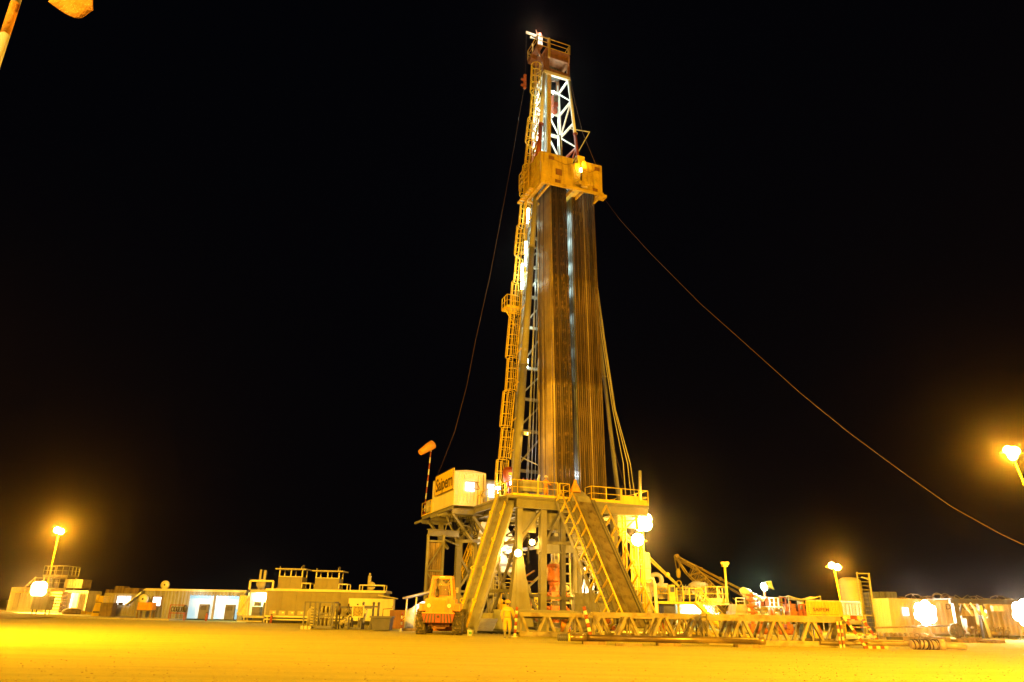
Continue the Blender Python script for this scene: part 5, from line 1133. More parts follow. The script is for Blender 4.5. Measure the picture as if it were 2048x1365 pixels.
rc, cx0, cx1, czt = truss_box("pipe_rack_truss", "near pipe rack truss ending at the red and white banded steps", 1415, 1692, 36.6, 1231, 1.1, 4, RK, .28)
mb = MB(); mb.box(ax0-.1, ax0+3.5, 43.8, 46, .9, 1.3); mb.box(ax0-.2, ax0+3.2, 44.2, 46.2, 1.3, 1.36); one("catwalk_deck", "low steel catwalk deck behind the far pipe rack truss", "catwalk", mb, STEEL)
mb = MB(); a = P(1200, 1232, 44); b = P(1440, 1236, 44); mb.box(a.x, b.x, 43.9, 45.2, azt-.25, azt); 
for k in range(8): x = a.x+(b.x-a.x)*k/7; mb.bar((x, 44, 0), (x, 44, azt-.25), .12)
one("catwalk_deck", "long catwalk deck between the ramp foot and the middle pipe rack", "catwalk", mb, STEEL)
# pipes lying in front
t = T("drill_collar", "long heavy steel collar with threaded left end lying on the sand before the racks", "drill collar", (P(1300, 1290, 35).x, 34.8, 0))
q0, q1 = P(1141, 1287, 34.6).x, P(1535, 1289, 34.6).x
mb = MB(); mb.tube((q0, 34.6, .27), (q1, 34.9, .27), .135, 14); mb.tube((q0, 34.6, .27), (q0+.7, 34.6, .27), .16, 14); mb.tube((q1-.3, 34.9, .27), (q1, 34.9, .27), .16, 14); t.part("tube_body", mb, M("lying_collar_steel", (.22, .15, .09), .3, .5, .4, .6, (.4, .28, .14), .4))
mb = MB()
for k in range(5): mb.tube((q0-.55+.09*k, 34.6, .26), (q0-.49+.09*k, 34.6, .26), .15, 12)
mb.tube((q0-.58, 34.6, .26), (q0, 34.6, .26), .12, 12); t.part("threaded_end", mb, VIO)
mb = MB(); mb.tube((q0-.1, 34.6, .26), (q0-.02, 34.6, .26), .17, 12); t.part("end_cap", mb, YEL)
for k in (.12, .5, .9): mb = MB(); x = q0+(q1-q0)*k; mb.box(x-.5, x+.5, 34.4, 35.1, 0, .12); one("timber_sleeper", "flat timber sleeper under the long heavy collar", "timber", mb, WOOD, group="sleepers under the long collar")
p = P(1262, 1297, 33.6); mb = MB(); mb.box(p.x-.65, p.x+.45, 33.5, 33.8, 0, .1); one("wood_offcut", "loose flat board on the sand in front of the long heavy collar", "board", mb, WOOD)
e0, e1 = P(1740, 1291, 36.2).x, P(1828, 1291, 36.2).x
mb = MB(); mb.tube((e0-2.2, 36.4, .2), (e1, 36.2, .2), .09, 12); mb.tube((e0-3.0, 36.9, .3), (e1-.2, 36.7, .3), .07, 10); one("lying_pipe", "thin yellow brown pipes lying on the ground right of the banded steps", "pipe", mb, PIPEL)
t = T("lifting_tool", "heavy lifting tool wrapped in chain with tapered snout lying at lower right", "drilling tool", (P(1870, 1293, 36).x, 36, 0))
f0, f1, f2 = P(1822, 1293, 36).x, P(1880, 1293, 36).x, P(1928, 1296, 36).x
mb = MB(); mb.tube((f0, 36, .22), (f1, 35.95, .22), .19, 14); mb.tube((f1-.1, 35.95, .22), (f1+.15, 35.93, .22), .24, 14); mb.tube((f1+.15, 35.93, .22), (f2, 35.85, .14), .16, 12, .12); mb.tube((f1+.02, 35.7, .24), (f1+.02, 35.76, .24), .1, 10); t.part("tool_body", mb, M("pinkish_steel", (.48, .36, .28), .4, .2, .2, 2))
mb = MB()
for k in range(9): mb.torus((f0+.1+.14*k, 36, .22), .22, .035, (1, .25*math.sin(k*2), .2*math.cos(k)), 12)
t.part("chain_wrap", mb, COLLAR)
# banded steps at the right end of the racks
st = T("banded_steps", "red and white banded steps at the right end of the near pipe rack", "steps", (P(1730, 1290, 36.4).x, 36.4, 0))
def bandbar(mb, a, b, n, w, h=None):
    a, b = Vector(a), Vector(b)
    for k in range(n): mb.mi = k % 2; mb.bar(a.lerp(b, k/n), a.lerp(b, (k+1)/n), w, h)
BW = M("band_white_paint", (.62, .56, .40), .5, 0, .15, 3, (.35, .25, .15), .3); BR = M("band_red_paint", (.30, .055, .02), .5, 0, .2, 3)
A0 = P(1687, 1234, 36.0); A1 = Vector((P(1732, 1293, 35.8).x, 35.8, .06)); B0 = P(1724, 1238, 37.3); B1 = Vector((P(1762, 1283, 37.0).x, 37.0, .1))
for a, b in ((A0, A1), (B0, B1)): mb = MB(); bandbar(mb, a, b, 7, .06, .12); st.part("stringer", mb, [BW, BR])
for k in range(4):
    q = .1+.25*k; a, b = A0.lerp(A1, q), B0.lerp(B1, q); b.z = a.z; mb = MB(); bandbar(mb, a, b, 5, .16, .05); st.part("tread", mb, [BR, BW])
mb = MB(); bandbar(mb, (A1.x-.15, 35.7, .07), (A1.x+.95, 35.7, .07), 6, .1, .12); st.part("foot_bar", mb, [BR, BW])
mb = MB(); bandbar(mb, A0+Vector((.12, .3, .0)), B0+Vector((.05, 0, .03)), 3, .04, .16); st.part("top_board", mb, [BW, BR])
for px in (1685, 1692): c = P(px, 1290, 35.9); mb = MB(); bandbar(mb, (c.x-.1, 35.9, 0), (c.x-.12, 35.9, 1.15), 7, .08); st.part("post", mb, [BW, BR])
c = P(1034, 1272, 41.5); banded("red and white banded post at the left end of the far pipe rack", (c.x-.12, 41.5, 0), (c.x-.02, 41.5, 1.5), 8, .07)
a, b = P(1183, 1277, 37.6), P(1168, 1214, 37.9); banded("leaning red and white banded post against the middle pipe rack", (a.x, 37.6, .05), (b.x, 37.9, b.z), 8, .09)
# orange drum under the rack
c = P(1131, 1260, 44.0); t = T("oil_drum", "bright orange oil drum standing behind the far pipe rack", "drum", (c.x, 43.9, 0)); zd = P(1131, 1244, 43.9).z; mb = MB()
hh = .88; mb.lathe([(.27, 0), (.29, .02), (.29, .28), (.305, .3), (.29, .32), (.29, .56), (.305, .58), (.29, .6), (.29, hh-.02), (.27, hh)], (c.x, 43.9, 0), 20); t.part("drum_body", mb, ORG)
mb = MB(); mb.lathe([(.24, hh-.03), (.24, hh+.005)], (c.x, 43.9, 0), 16); t.part("drum_lid", mb, BROWN)
c = P(941, 1262, 41.5); t = T("paint_bucket", "small white bucket on the ground right of the loader wheel", "bucket", (c.x, 41.5, 0)); mb = MB(); mb.lathe([(.1, 0), (.15, .01), (.18, .3), (.19, .31), (.17, .31)], (c.x, 41.5, 0), 16); t.part("bucket_body", mb, WHT)
mb = MB(); mb.torus((c.x, 41.5, .3), .19, .012, (0, .4, 1), 14); t.part("handle", mb, GALV); mb = MB(); mb.box(c.x-.09, c.x+.08, 41.31, 41.33, .1, .22); t.part("label_patch", mb, M("green_label", (.1, .3, .12), .6))
# things on the ground between the slide and the racks
a = P(965, 1250, 46); mb = MB(); mb.prism([(a.x-1.6, 45.6, .05), (a.x+.6, 45.6, .05), (a.x+.9, 47.6, .75), (a.x-1.0, 47.6, .75)], (0, 0, .06)); one("metal_sheet", "tilted metal sheet lying on the ground right of the slide foot", "sheet", mb, STEEL2)
mb = MB()
for k in range(7):
    a0 = .9*k; mb.path([(-1.9+.3*k, 45.4+.2*math.sin(k), .08), (-1.6+.35*k, 45.0+.3*math.cos(a0), .12), (-1.2+.3*k, 45.5, .1), (-.8+.3*k, 45.1, .06)], .05, 6)
one("ground_hoses", "tangle of dark hoses on the ground between the slide foot and the pipe rack", "hose", mb, BLK)
for (px0, px1, yt, Y, dep, lb_, mt) in ((957, 985, 1229, 50, 1.5, "grey steel tank on the ground behind the slide foot", STEEL2), (987, 1012, 1222, 50.5, 1.4, "grey steel box between the slide foot and the worker", GREYC), (1014, 1032, 1236, 46, 1.0, "blue grey cabinet directly behind the worker", GREYC), (1150, 1196, 1189, 53, 2.2, "square mud box standing behind the foot of the stairway", STEEL2)):
    x0, x1, z1 = P(px0, 1240, Y).x, P(px1, 1240, Y).x, P((px0+px1)/2, yt, Y).z
    t = T("steel_tank", lb_, "tank", ((x0+x1)/2, Y+dep/2, 0)); mb = MB(); mb.box(x0, x1, Y, Y+dep, .05, z1); t.part("tank_body", mb, mt)
    mb = MB(); mb.box(x0-.05, x1+.05, Y-.05, Y+dep+.05, z1, z1+.07)
    for k in range(4): x = x0+(x1-x0)*(k+.2)/3.6; mb.box(x-.03, x+.03, Y-.05, Y, .05, z1)
    t.part("rim", mb, mt)
# ------------------------------------------------------------------ people
def skin_body(name, joints, edges, mat, parent=None, loc=(0, 0, 0), rotz=0, lvl=2):
    me = bpy.data.meshes.new(name); me.from_pydata([j[:3] for j in joints], edges, []); o = bpy.data.objects.new(name, me); COL.objects.link(o)
    o.location = loc; o.rotation_euler = (0, 0, rotz)
    sk = o.modifiers.new("skin", 'SKIN'); sk.use_smooth_shade = True
    for i, j in enumerate(joints): me.skin_vertices[0].data[i].radius = (j[3], j[4] if len(j) > 4 else j[3])
    me.skin_vertices[0].data[0].use_root = True
    ss = o.modifiers.new("smooth", 'SUBSURF'); ss.levels = ss.render_levels = lvl
    bpy.context.view_layer.update()
    nm = bpy.data.meshes.new_from_object(o.evaluated_get(bpy.context.evaluated_depsgraph_get()))
    o.modifiers.clear(); o.data = nm; nm.materials.clear(); nm.materials.append(mat)
    for p in nm.polygons: p.use_smooth = True
    if parent is not None: o.parent = parent; o.location = (0, 0, 0); o.rotation_euler = (0, 0, 0)
    return o
def person(label, loc, rotz, pose, suit=COVER, helmet=HELM, sc=1.0):
    """standing adult, faces -y in its own axes; pose gives the joints of arms and legs"""
    root = bpy.data.objects.new("person", None); COL.objects.link(root); root.location = loc; root.rotation_euler = (0, 0, rotz); root.scale = (sc, sc, sc)
    tag(root, label, "person")
    P0 = pose; bj = []; be = []
    def chain(pts, start=None):
        prev = start
        for p in pts:
            bj.append(p); i = len(bj)-1
            if prev is not None: be.append((prev, i))
            prev = i
        return prev
    chain([(0, 0, .95, .13, .1)]); sp = chain([(0, 0, 1.12, .13, .09), (0, .01, 1.32, .16, .1), (0, .01, 1.44, .12, .08)], 0); nk = chain([(0, 0, 1.52, .055)], sp)
    hd = chain([(0, -.01, 1.60, .075, .085), (0, -.015, 1.68, .082, .095), (0, -.01, 1.745, .055, .06)], nk)
    hands = []
    for s, key in ((-1, 'armR'), (1, 'armL')):
        sh, el, wr = P0[key]; k = chain([(*sh, .06), (*el, .042), (*wr, .03)], sp); d = (Vector(wr)-Vector(el)).normalized(); pm = Vector(wr)+d*.07; k = chain([(*pm, .036, .02)], k)
        hands.append((k, wr, d, s))
    for key in ('legR', 'legL'): hp, kn, an, to = P0[key]; chain([(*hp, .095), (*kn, .06), (*an, .04), (*to, .035)], 0)
    for k, wr, d, s in hands:
        side = Vector((1, 0, 0)) if abs(d.x) < .7 else Vector((0, 1, 0)); side = (side - d*side.dot(d)).normalized(); b0 = Vector(wr)+d*.09
        for f, ln in zip((-.028, -.009, .01, .028), (.07, .08, .075, .06)):
            q = b0+side*f; chain([(*(q+d*ln*.5), .009), (*(q+d*ln+Vector((0, -.02, 0))), .007)], k)
        chain([(*(Vector(wr)+d*.05+side*.05*s*-1), .011), (*(Vector(wr)+d*.09+side*.065*s*-1), .009)], k)
    skin_body("body", bj, be, SKIN, root)
    # face: nose, ears and eyes set on the head; hair at the nape
    cj = [(0, 0, .95, .16, .125), (0, 0, 1.12, .155, .115), (0, .01, 1.32, .185, .13), (0, .01, 1.43, .15, .11), (0, 0, 1.49, .085)]; ce = [(0, 1), (1, 2), (2, 3), (3, 4)]
    for key in ('armR', 'armL'):
        sh, el, wr = P0[key]; n = len(cj); cj += [(*sh, .085), (*el, .068), (*(Vector(el).lerp(Vector(wr), .93)), .052)]; ce += [(3, n), (n, n+1), (n+1, n+2)]
    for key in ('legR', 'legL'):
        hp, kn, an, to = P0[key]; n = len(cj); a2 = Vector(kn).lerp(Vector(an), .35); cj += [(*hp, .125), (*kn, .09), (*a2, .078)]; ce += [(0, n), (n, n+1), (n+1, n+2)]
    skin_body("coverall", cj, ce, suit, root)
    for key in ('legR', 'legL'):
        hp, kn, an, to = P0[key]; a2 = Vector(kn).lerp(Vector(an), .25); h_ = Vector(an)+Vector((0, .05, -.05))
        skin_body("boot", [(*a2, .07), (*an, .055), (*h_, .055, .05), (*(Vector(to)+Vector((0, 0, 0))), .05, .045)], [(0, 1), (1, 2), (2, 3)], BOOT, root)
    def loc_part(name, mb, mat):
        o = bpy.data.objects.new(name, mesh_of(name, mb, mat, lambda p: tuple(p))); COL.objects.link(o); o.parent = root; return o
    mb = MB(); mb.lathe([(.155, 0), (.15, .02), (.135, .07), (.10, .125), (.05, .155), (.01, .16)], (0, -.01, 1.68), 18); mb.prism([(-.09, -.14, 1.68), (.09, -.14, 1.68), (.06, -.21, 1.675), (-.06, -.21, 1.675)], (0, 0, .012)); mb.bar((0, -.12, 1.77), (0, .11, 1.78), .03, .05); loc_part("helmet", mb, helmet)
    mb = MB(); mb.ball((0, .035, 1.64), .075, 8); loc_part("hair", mb, DARK)
    mb = MB(); mb.ball((0, -.108, 1.645), .016, 6, 1.4); mb.ball((-.085, 0, 1.65), .02, 6, 1.5); mb.ball((.085, 0, 1.65), .02, 6, 1.5); mb.box(-.022, .022, -.1, -.092, 1.598, 1.606); loc_part("face", mb, SKIN)
    mb = MB()
    for s in (-1, 1): mb.ball((s*.03, -.092, 1.668), .011, 6)
    loc_part("eyes", mb, DARK)
    mb = MB(); mb.torus((0, 0, 1.0), .165, .018, (0, 0, 1), 18); mb.v = [(x, y*.8, z) for x, y, z in mb.v]; loc_part("belt", mb, WOOD)
    mb = MB(); mb.torus((0, .01, 1.33), .2, .016, (0, 0, 1), 18); mb.v = [(x, .01+(y-.01)*.72, z) for x, y, z in mb.v]; loc_part("reflective_band", mb, REFL)
    return root
stand_pose = dict(armR=((-.2, .01, 1.41), (-.30, -.06, 1.15), (-.26, -.26, .98)), armL=((.2, .01, 1.41), (.30, .03, 1.14), (.29, -.08, .90)),
                  legR=((-.1, 0, .9), (-.13, -.02, .5), (-.12, .03, .09), (-.13, -.12, .04)), legL=((.1, 0, .9), (.12, -.05, .5), (.11, .02, .09), (.13, -.14, .04)))
p = G(1014, 1276); PW = person("worker seen from behind in yellow coveralls, orange helmet and grey boots, arms half bent", (p.x, 39.4, 0), PI, stand_pose)
PW.rotation_euler = (0, 0, PI-.25)
floor_pose = dict(armR=((-.2, .01, 1.41), (-.34, -.12, 1.2), (-.2, -.36, 1.18)), armL=((.2, .01, 1.41), (.33, -.1, 1.18), (.25, -.34, 1.1)), legR=stand_pose['legR'], legL=stand_pose['legL'])
person("rig hand in orange coveralls and white helmet on the rig floor beside the racked pipes", W(-2.72, 4.3, 9.0), TH+.4, floor_pose, TARP, WHT)
# ------------------------------------------------------------------ orange wheel loader seen from behind
LDY = 41.6; lx = P(877, 1271, LDY).x-.1
ld = T("wheel_loader", "orange wheel loader seen from behind with striped counterweight and driver inside", "loader", (lx, LDY, 0), 'local', R(-3)); ld.o.scale = (.95, .95, .95)
mb = MB(); mb.box(-.74, .78, .3, 2.6, .95, 1.95); mb.box(-.82, -.74, .35, 1.6, 1.35, 1.9); mb.box(.78, .9, .35, 1.6, 1.35, 1.9); mb.box(-.45, .5, .24, .3, .98, 2.0); ld.part("engine_cover", mb, ORG)
mb = MB(); mb.box(-.35, .38, .18, .24, 1.15, 1.85)
for k in range(18): mb.box(-.33, .36, .165, .18, 1.18+.037*k, 1.195+.037*k)
ld.part("radiator_grille", mb, M("grille_orange", (.7, .30, .02), .5, 0, .1, 4))
for x in (-.56, .6): mb = MB(); mb.lathe([(.03, 0), (.1, .02), (.11, .08)], (x, .27, 1.56), 14, axis=(0, -1, 0)); ld.part("lamp", mb, REFL)
for x in (-.95, .98): mb = MB(); mb.box(x-.22, x+.22, .5, 1.5, 1.28, 1.62); mb.box(x-.26, x+.26, .45, 1.6, 1.62, 1.68); ld.part("mudguard", mb, ORG)
tp, bt = 1.14, .66
mb = MB(); mb.prism([(-.9, .02, tp), (.94, .02, tp), (.82, .02, bt), (-.78, .02, bt)], (0, .5, 0)); cw = ld.part("counterweight", mb, RED)
mb = MB()
for k in range(-4, 5):
    if k == 0: continue
    xt, xb = .02+k*.15+(.03 if k > 0 else -.03), .02+k*.195; xt, xb = (xt*1.05, xb*.97)
    mb.prism([(xt-.035, .017, tp), (xt+.035, .017, tp), (xb+.04, .017, bt+.005), (xb-.04, .017, bt+.005)], (0, .01, 0))
mb.ball((.02, .02, .98), .07, 8); ld.part("hazard_stripes", mb, DARK, cw)
mb = MB(); mb.bar((-.9, .1, tp+.03), (.94, .1, tp+.03), .22, .06); ld.part("counterweight_ledge", mb, ORG)
for (x, y) in ((-1.03, .95), (1.06, .95), (-1.03, 3.3), (1.06, 3.3)):
    rr, hw = .67, .27; mb = MB(); mb.lathe([(.32, -hw+.02), (.58, -hw), (.66, -hw+.06), (.665, 0), (.66, hw-.06), (.58, hw), (.32, hw-.02)], (x, y, rr), 28, axis=(1, 0, 0))
    for k in range(22):
        a = 2*PI*k/22; c_, s_ = math.cos(a), math.sin(a)
        for sd_ in (-1, 1):
            a2 = a + .14; mb.bar((x+sd_*.26, y+c_*.675, rr+s_*.675), (x+sd_*.02, y+math.cos(a2)*.69, rr+math.sin(a2)*.69), .07, .05, up=(0, c_, s_))
    w_ = ld.part("wheel", mb, RUB)
    mb = MB(); mb.lathe([(.05, -hw+.06), (.32, -hw+.03), (.32, hw-.03), (.05, hw-.06)], (x, y, rr), 18, axis=(1, 0, 0)); ld.part("rim", mb, ORG, w_)
mb = MB(); mb.box(-.6, .62, .6, 1.3, .45, .7); mb.tube((-1.0, .95, .67), (1.0, .95, .67), .12, 10); mb.bar((-.45, .35, .66), (-.3, .5, .35), .06); mb.bar((.5, .35, .66), (.35, .5, .35), .06); mb.box(-.35, .4, .3, .5, .34, .42); mb.box(-.7, .7, 1.3, 3.4, .5, .95); ld.part("chassis", mb, BROWN)
cz0, cz1 = 1.98, 3.2
cb = MB()
for s in (-1, 1): cb.bar((.02+s*.66, .95, cz0), (.02+s*.52, .98, cz1-.08), .13, .12, up=(0, 1, 0)); cb.bar((.02+s*.66, 2.1, cz0), (.02+s*.52, 2.0, cz1-.08), .1)
cb.box(-.56, .6, .9, 2.1, cz1-.1, cz1); cb.box(-.7, .74, .86, 2.2, cz0-.04, cz0+.12); cb.bar((-.42, .93, cz1-.13), (.46, .93, cz1-.13), .1, .1)
cab = ld.part("cab", cb, ORG)
mb = MB(); mb.box(-.1, .2, .88, .9, cz1-.07, cz1-.02); ld.part("number_plate", mb, WHT, cab)
mb = MB(); mb.prism([(-.55, 1.0, cz0+.12), (.6, 1.0, cz0+.12), (.49, 1.02, cz1-.14), (-.45, 1.02, cz1-.14)], (0, .012, 0))
gm = bpy.data.materials.new("cab_glass"); gm.use_nodes = True; gb = gm.node_tree.nodes["Principled BSDF"]; gb.inputs["Base Color"].default_value = (.9, .85, .6, 1); gb.inputs["Roughness"].default_value = .05; gb.inputs["Alpha"].default_value = .08
ld.part("rear_window", mb, gm, cab)
mb = MB(); mb.box(-.3, .34, 1.35, 1.5, cz0+.1, cz0+.7); mb.box(-.3, .34, 1.5, 1.9, cz0+.05, cz0+.2); ld.part("driver_seat", mb, BROWN, cab)
mb = MB(); mb.tube((-.17, .62, 1.95), (-.17, .62, 2.45), .1, 12); mb.tube((-.17, .62, 2.4), (-.17, .62, 3.0), .045, 10); mb.ball((-.17, .62, 3.02), .07, 6); ld.part("exhaust_pipe", mb, COLLAR)
mb = MB()
for s in (-1, 1): mb.tube((s*.55, 2.6, 1.2), (s*.55, 4.6, .7), .09, 8)
mb.prism([(-1.25, 4.5, .1), (1.25, 4.5, .1), (1.25, 4.4, .9), (-1.25, 4.4, .9)], (0, .5, 0)); ld.part("lift_arms", mb, ORG)
mb = MB()
for s in (-1, 1): mb.box(s*.78-.06, s*.78+.06, 2.2, 2.35, 2.3, 2.6); mb.bar((s*.6, 2.1, 2.4), (s*.78, 2.25, 2.45), .03)
ld.part("mirror", mb, WHT)
sit = dict(armR=((-.2, .01, 1.41), (-.29, -.16, 1.2), (-.15, -.4, 1.16)), armL=((.2, .01, 1.41), (.29, -.16, 1.2), (.15, -.4, 1.16)), legR=((-.1, -.05, .9), (-.14, -.45, .95), (-.14, -.5, .55), (-.14, -.65, .5)), legL=((.1, -.05, .9), (.14, -.45, .95), (.14, -.5, .55), (.14, -.65, .5)))
person("driver in orange coveralls and helmet sitting inside the wheel loader cab", (lx+.12, LDY+1.54, 1.26), PI, sit, TARP, HELM, .95)
# ------------------------------------------------------------------ right background: mud system
MY = 66.0
def PX(px, Y, py=1215): return P(px, py, Y).x
def PZ_(py, Y, px=1380): return P(px, py, Y).z
# gas separator vessel with pipes beside the rig
vx = PX(1292, 60, 1160); vz = P(1292, 1106, 60).z
t = T("separator_vessel", "tall pale cylindrical vessel with a bent side pipe standing right of the ramp", "vessel", (vx, 60, 0)); mb = MB()
mb.lathe([(.3, .3), (.42, .45), (.42, vz-.15), (.36, vz), (.1, vz+.05)], (vx, 60, 0), 20)
for z in (1.4, 2.8, 3.3, 4.6): mb.lathe([(.44, -.04), (.44, .04)], (vx, 60, z), 20)
t.part("vessel_shell", mb, CREAM2)
mb = MB(); mb.path([(vx+.1, 59.5, 3.7), (vx+.45, 59.5, 3.75), (vx+.62, 59.6, 3.3), (vx+.64, 59.6, 1.0), (vx+.64, 59.6, .1)], .13, 10); mb.lathe([(.22, 0), (.24, .08)], (vx+.08, 59.5, 3.7), 12, axis=(0, -1, 0)); t.part("side_pipe", mb, CREAM)
mb = MB()
for k in range(4): a = PI/4+k*PI/2; mb.bar((vx+.36*math.cos(a), 60+.36*math.sin(a), 0), (vx+.36*math.cos(a), 60+.36*math.sin(a), .6), .09)
t.part("leg", mb, STEEL)
t = T("pipe_rack_tower", "cluster of bright upright pipes tied together left of the tall vessel", "pipes", (PX(1272, 60), 60, 0)); 
for k, px in enumerate((1263, 1266, 1270, 1273, 1276, 1279, 1284)):
    x = PX(px, 59.8, 1160); mb = MB(); mb.tube((x, 59.6+.1*(k % 3), .1), (x, 59.6+.1*(k % 3), P(px, (1087, 1092, 1096, 1090, 1082, 1094, 1050)[k], 60).z), (.05, .04, .07, .05, .07, .05, .09)[k], 8); t.part("upright_pipe", mb, CREAM if k % 2 else YEL)
mb = MB()
for z in (2.0, 3.2, 4.55, 4.8, 5.2): mb.bar((PX(1261, 60), 59.5, z), (PX(1286, 60), 59.5, z), .06)
for k in range(24): z = .6+.18*k; mb.bar((PX(1271, 60), 59.45, z), (PX(1280, 60), 59.45, z), .03)
t.part("tie_bar", mb, CREAM)
mb = MB()
for k in range(9): x = PX(1264+2*k, 59.3); mb.path([(x, 59.3, 3.3-.15*k), (x+.1*math.sin(k*2), 59.1, 2.4-.1*k), (x-.1*math.cos(k), 59.2, 1.5), (x+.2, 59.3, .4)], .045, 5)
t.part("hoses", mb, YEL)
# long lattice flow line from the rig to the shakers
a, b = Vector(P(1237, 1054, 58)), Vector(P(1357, 1172, 65)); mb = MB(); o = Vector((0, 0, .42))
mb.tube(a, b, .09, 8); mb.tube(a-o, b-o*.2, .06, 6)
for k in range(9): mb.bar(a.lerp(b, k/9), (a-o).lerp(b-o*.2, (k+.5)/9), .05); mb.bar((a-o).lerp(b-o*.2, (k+.5)/9), a.lerp(b, (k+1)/9), .05)
mb.ball(a.lerp(b, .8), .22, 8); one("flow_line_truss", "long sloping truss carrying the flow line from the rig down to the shakers", "flow line", mb, YEL)
# mud tank platform
t = T("shaker_platform", "yellow railed platform with pale machinery and stairs above a cyan lit bay", "platform", (PX(1385, MY), MY, 0))
zF_ = P(1385, 1204, MY).z; x0, x1, x2 = PX(1312, MY, 1204), PX(1405, MY, 1204), PX(1459, MY, 1206)
mb = MB(); mb.box(x0, x2, MY, MY+.2, zF_-.22, zF_); mb.box(x0, x2, MY+.2, MY+5, zF_-.1, zF_-.02)
for x in (x0+.2, (x0+x1)/2, x1): mb.bar((x, MY+.4, 0), (x, MY+.4, zF_-.2), .16)
t.part("deck", mb, YEL)
mb = MB(); railing(mb, [(x0, MY, zF_), (PX(1340, MY), MY, zF_)], 1.15, 0, .045, .9); railing(mb, [(PX(1355, MY), MY, zF_), (x1, MY, zF_)], 1.1, 0, .045, .55); t.part("railing", mb, YEL)
mb = MB(); railing(mb, [(x1+.3, MY-.1, zF_), (x2, MY-.1, zF_), (x2, MY+3, zF_)], 1.25, .3, .06, .95); t.part("railing", mb, YEL)
mb = MB(); mb.box(PX(1340, MY), PX(1352, MY), MY-.05, MY+.9, zF_, zF_+1.35); mb.mi = 1; mb.box(PX(1342, MY), PX(1350, MY), MY-.08, MY-.04, zF_+.75, zF_+1.15); t.part("control_cabinet", mb, [YEL, DARK])
sx0, sx1 = PX(1388, MY), PX(1437, MY, 1235)
for dy in (0, -.9):
    mb = MB(); p_, q_ = Vector((sx0, MY-.2+dy, zF_)), Vector((sx1, MY-.2+dy, 0.1)); mb.bar(p_, q_, .1, .28); mb.tube(p_+Vector((.3, 0, 1.0)), q_+Vector((.3, 0, 1.0)), .05, 6); mb.tube(p_+Vector((.3, 0, .5)), q_+Vector((.3, 0, .5)), .04, 6)
    for k in range(6): c = p_.lerp(q_, (k+.3)/6); mb.bar(c, c+Vector((.28, 0, 1.0)), .06)
    t.part("stair_side", mb, YEL)
mb = MB()
for k in range(10): c = Vector((sx0, MY-1.1, zF_)).lerp(Vector((sx1, MY-1.1, .1)), (k+.5)/10); mb.box(c.x-.12, c.x+.12, c.y, c.y+.9, c.z, c.z+.04)
t.part("treads", mb, YEL)
rs = random.Random(5)
def clutter(t, name, n, xr, yr, zr, mats, s=(.12, .4)):
    for k in range(n):
        mb = MB(); x, y, z = rs.uniform(*xr), rs.uniform(*yr), rs.uniform(*zr); a = rs.uniform(*s); kind = rs.randrange(5)
        if kind == 0: mb.box(x-a, x+a, y-a*.5, y+a*.5, z, z+a*.9); mb.box(x-a*1.1, x+a*1.1, y-a*.55, y+a*.55, z+a*.9, z+a*1.0); mb.tube((x, y, z+a), (x, y, z+a*1.4), a*.15, 8)
        elif kind == 1: mb.tube((x-a, y, z+a*.5), (x+a, y, z+a*.5), a*.45, 12); mb.tube((x+a*.8, y, z+a*.5), (x+a*.95, y, z+a*.5), a*.6, 12); mb.box(x-a*.7, x+a*.7, y-a*.3, y+a*.3, z-.05, z+a*.15)
        elif kind == 2: mb.lathe([(a*.2, 0), (a*.6, a*.1), (a*.6, a*.9), (a*.3, a*1.2), (a*.1, a*1.3)], (x, y, z), 12)
        elif kind == 3: mb.path([(x-a, y, z), (x-a*.8, y, z+a), (x+a*.3, y, z+a*1.2), (x+a, y, z+a*.6), (x+a, y, z)], a*.14, 7)
        else:
            for i in range(4): mb.bar((x-a+i*a*.6, y, z), (x-a+i*a*.6+a*.2, y, z+a*1.3), .05)
            mb.bar((x-a, y, z+a*.9), (x+a, y, z+a*1.0), .07); mb.ball((x, y, z+a*.6), a*.35, 8)
        t.part(name, mb, rs.choice(mats))
clutter(t, "shaker_machine", 26, (PX(1355, MY), x1), (MY+.3, MY+2.5), (zF_+.05, zF_+1.1), [CREAM, YEL, CREAM, WHT, CREAM2], (.2, .45))
clutter(t, "shaker_machine", 10, (x0, PX(1338, MY)), (MY+.3, MY+2.0), (zF_+.05, zF_+.7), [CREAM, YEL, CREAM2, WHT], (.2, .4))
mb = MB(); c = P(1312, 1161, MY+2); mb.torus((c.x, MY+2, c.z), .5, .2, (.2, 1, 0), 16, 8); mb.box(c.x+.1, c.x+1.0, MY+1.8, MY+2.6, c.z-.9, c.z-.25); mb.box(c.x-.9, c.x+.2, MY+1.9, MY+2.6, c.z-1.4, c.z-.4); t.part("blower", mb, CREAM)
mb = MB(); c = P(1400, 1169, MY+1); mb.lathe([(.2, -.8), (.45, -.4), (.5, .1), (.3, .6)], (c.x-.2, MY+1, c.z-.2), 14, axis=(1, 0, 0)); mb.tube((c.x+.5, MY+1, c.z-1.2), (c.x+.5, MY+1, c.z+.1), .2, 12); mb.box(c.x-.1, c.x+.4, MY+.6, MY+1, c.z-.2, c.z+.15); t.part("shaker_motor", mb, CREAM2)
lx0, lx1 = PX(1364, MY+4), PX(1398, MY+4, 1220)
mb = MB(); mb.box(PX(1352, MY+4), PX(1432, MY+4), MY+4.4, MY+4.45, .1, zF_-.15); t.part("bay_back_wall", mb, GALV)
for k in range(6): mb = MB(); x = lx0+.5*k; mb.path([(x, MY+2.5, .3), (x+.2, MY+2.4, 1.1), (x+.7, MY+2.4, 1.2), (x+.9, MY+2.5, .2)], .1, 8); mb.box(x+.1, x+.5, MY+2.8, MY+3.2, .2, .7+.12*k); t.part("bay_pump", mb, STEEL2)
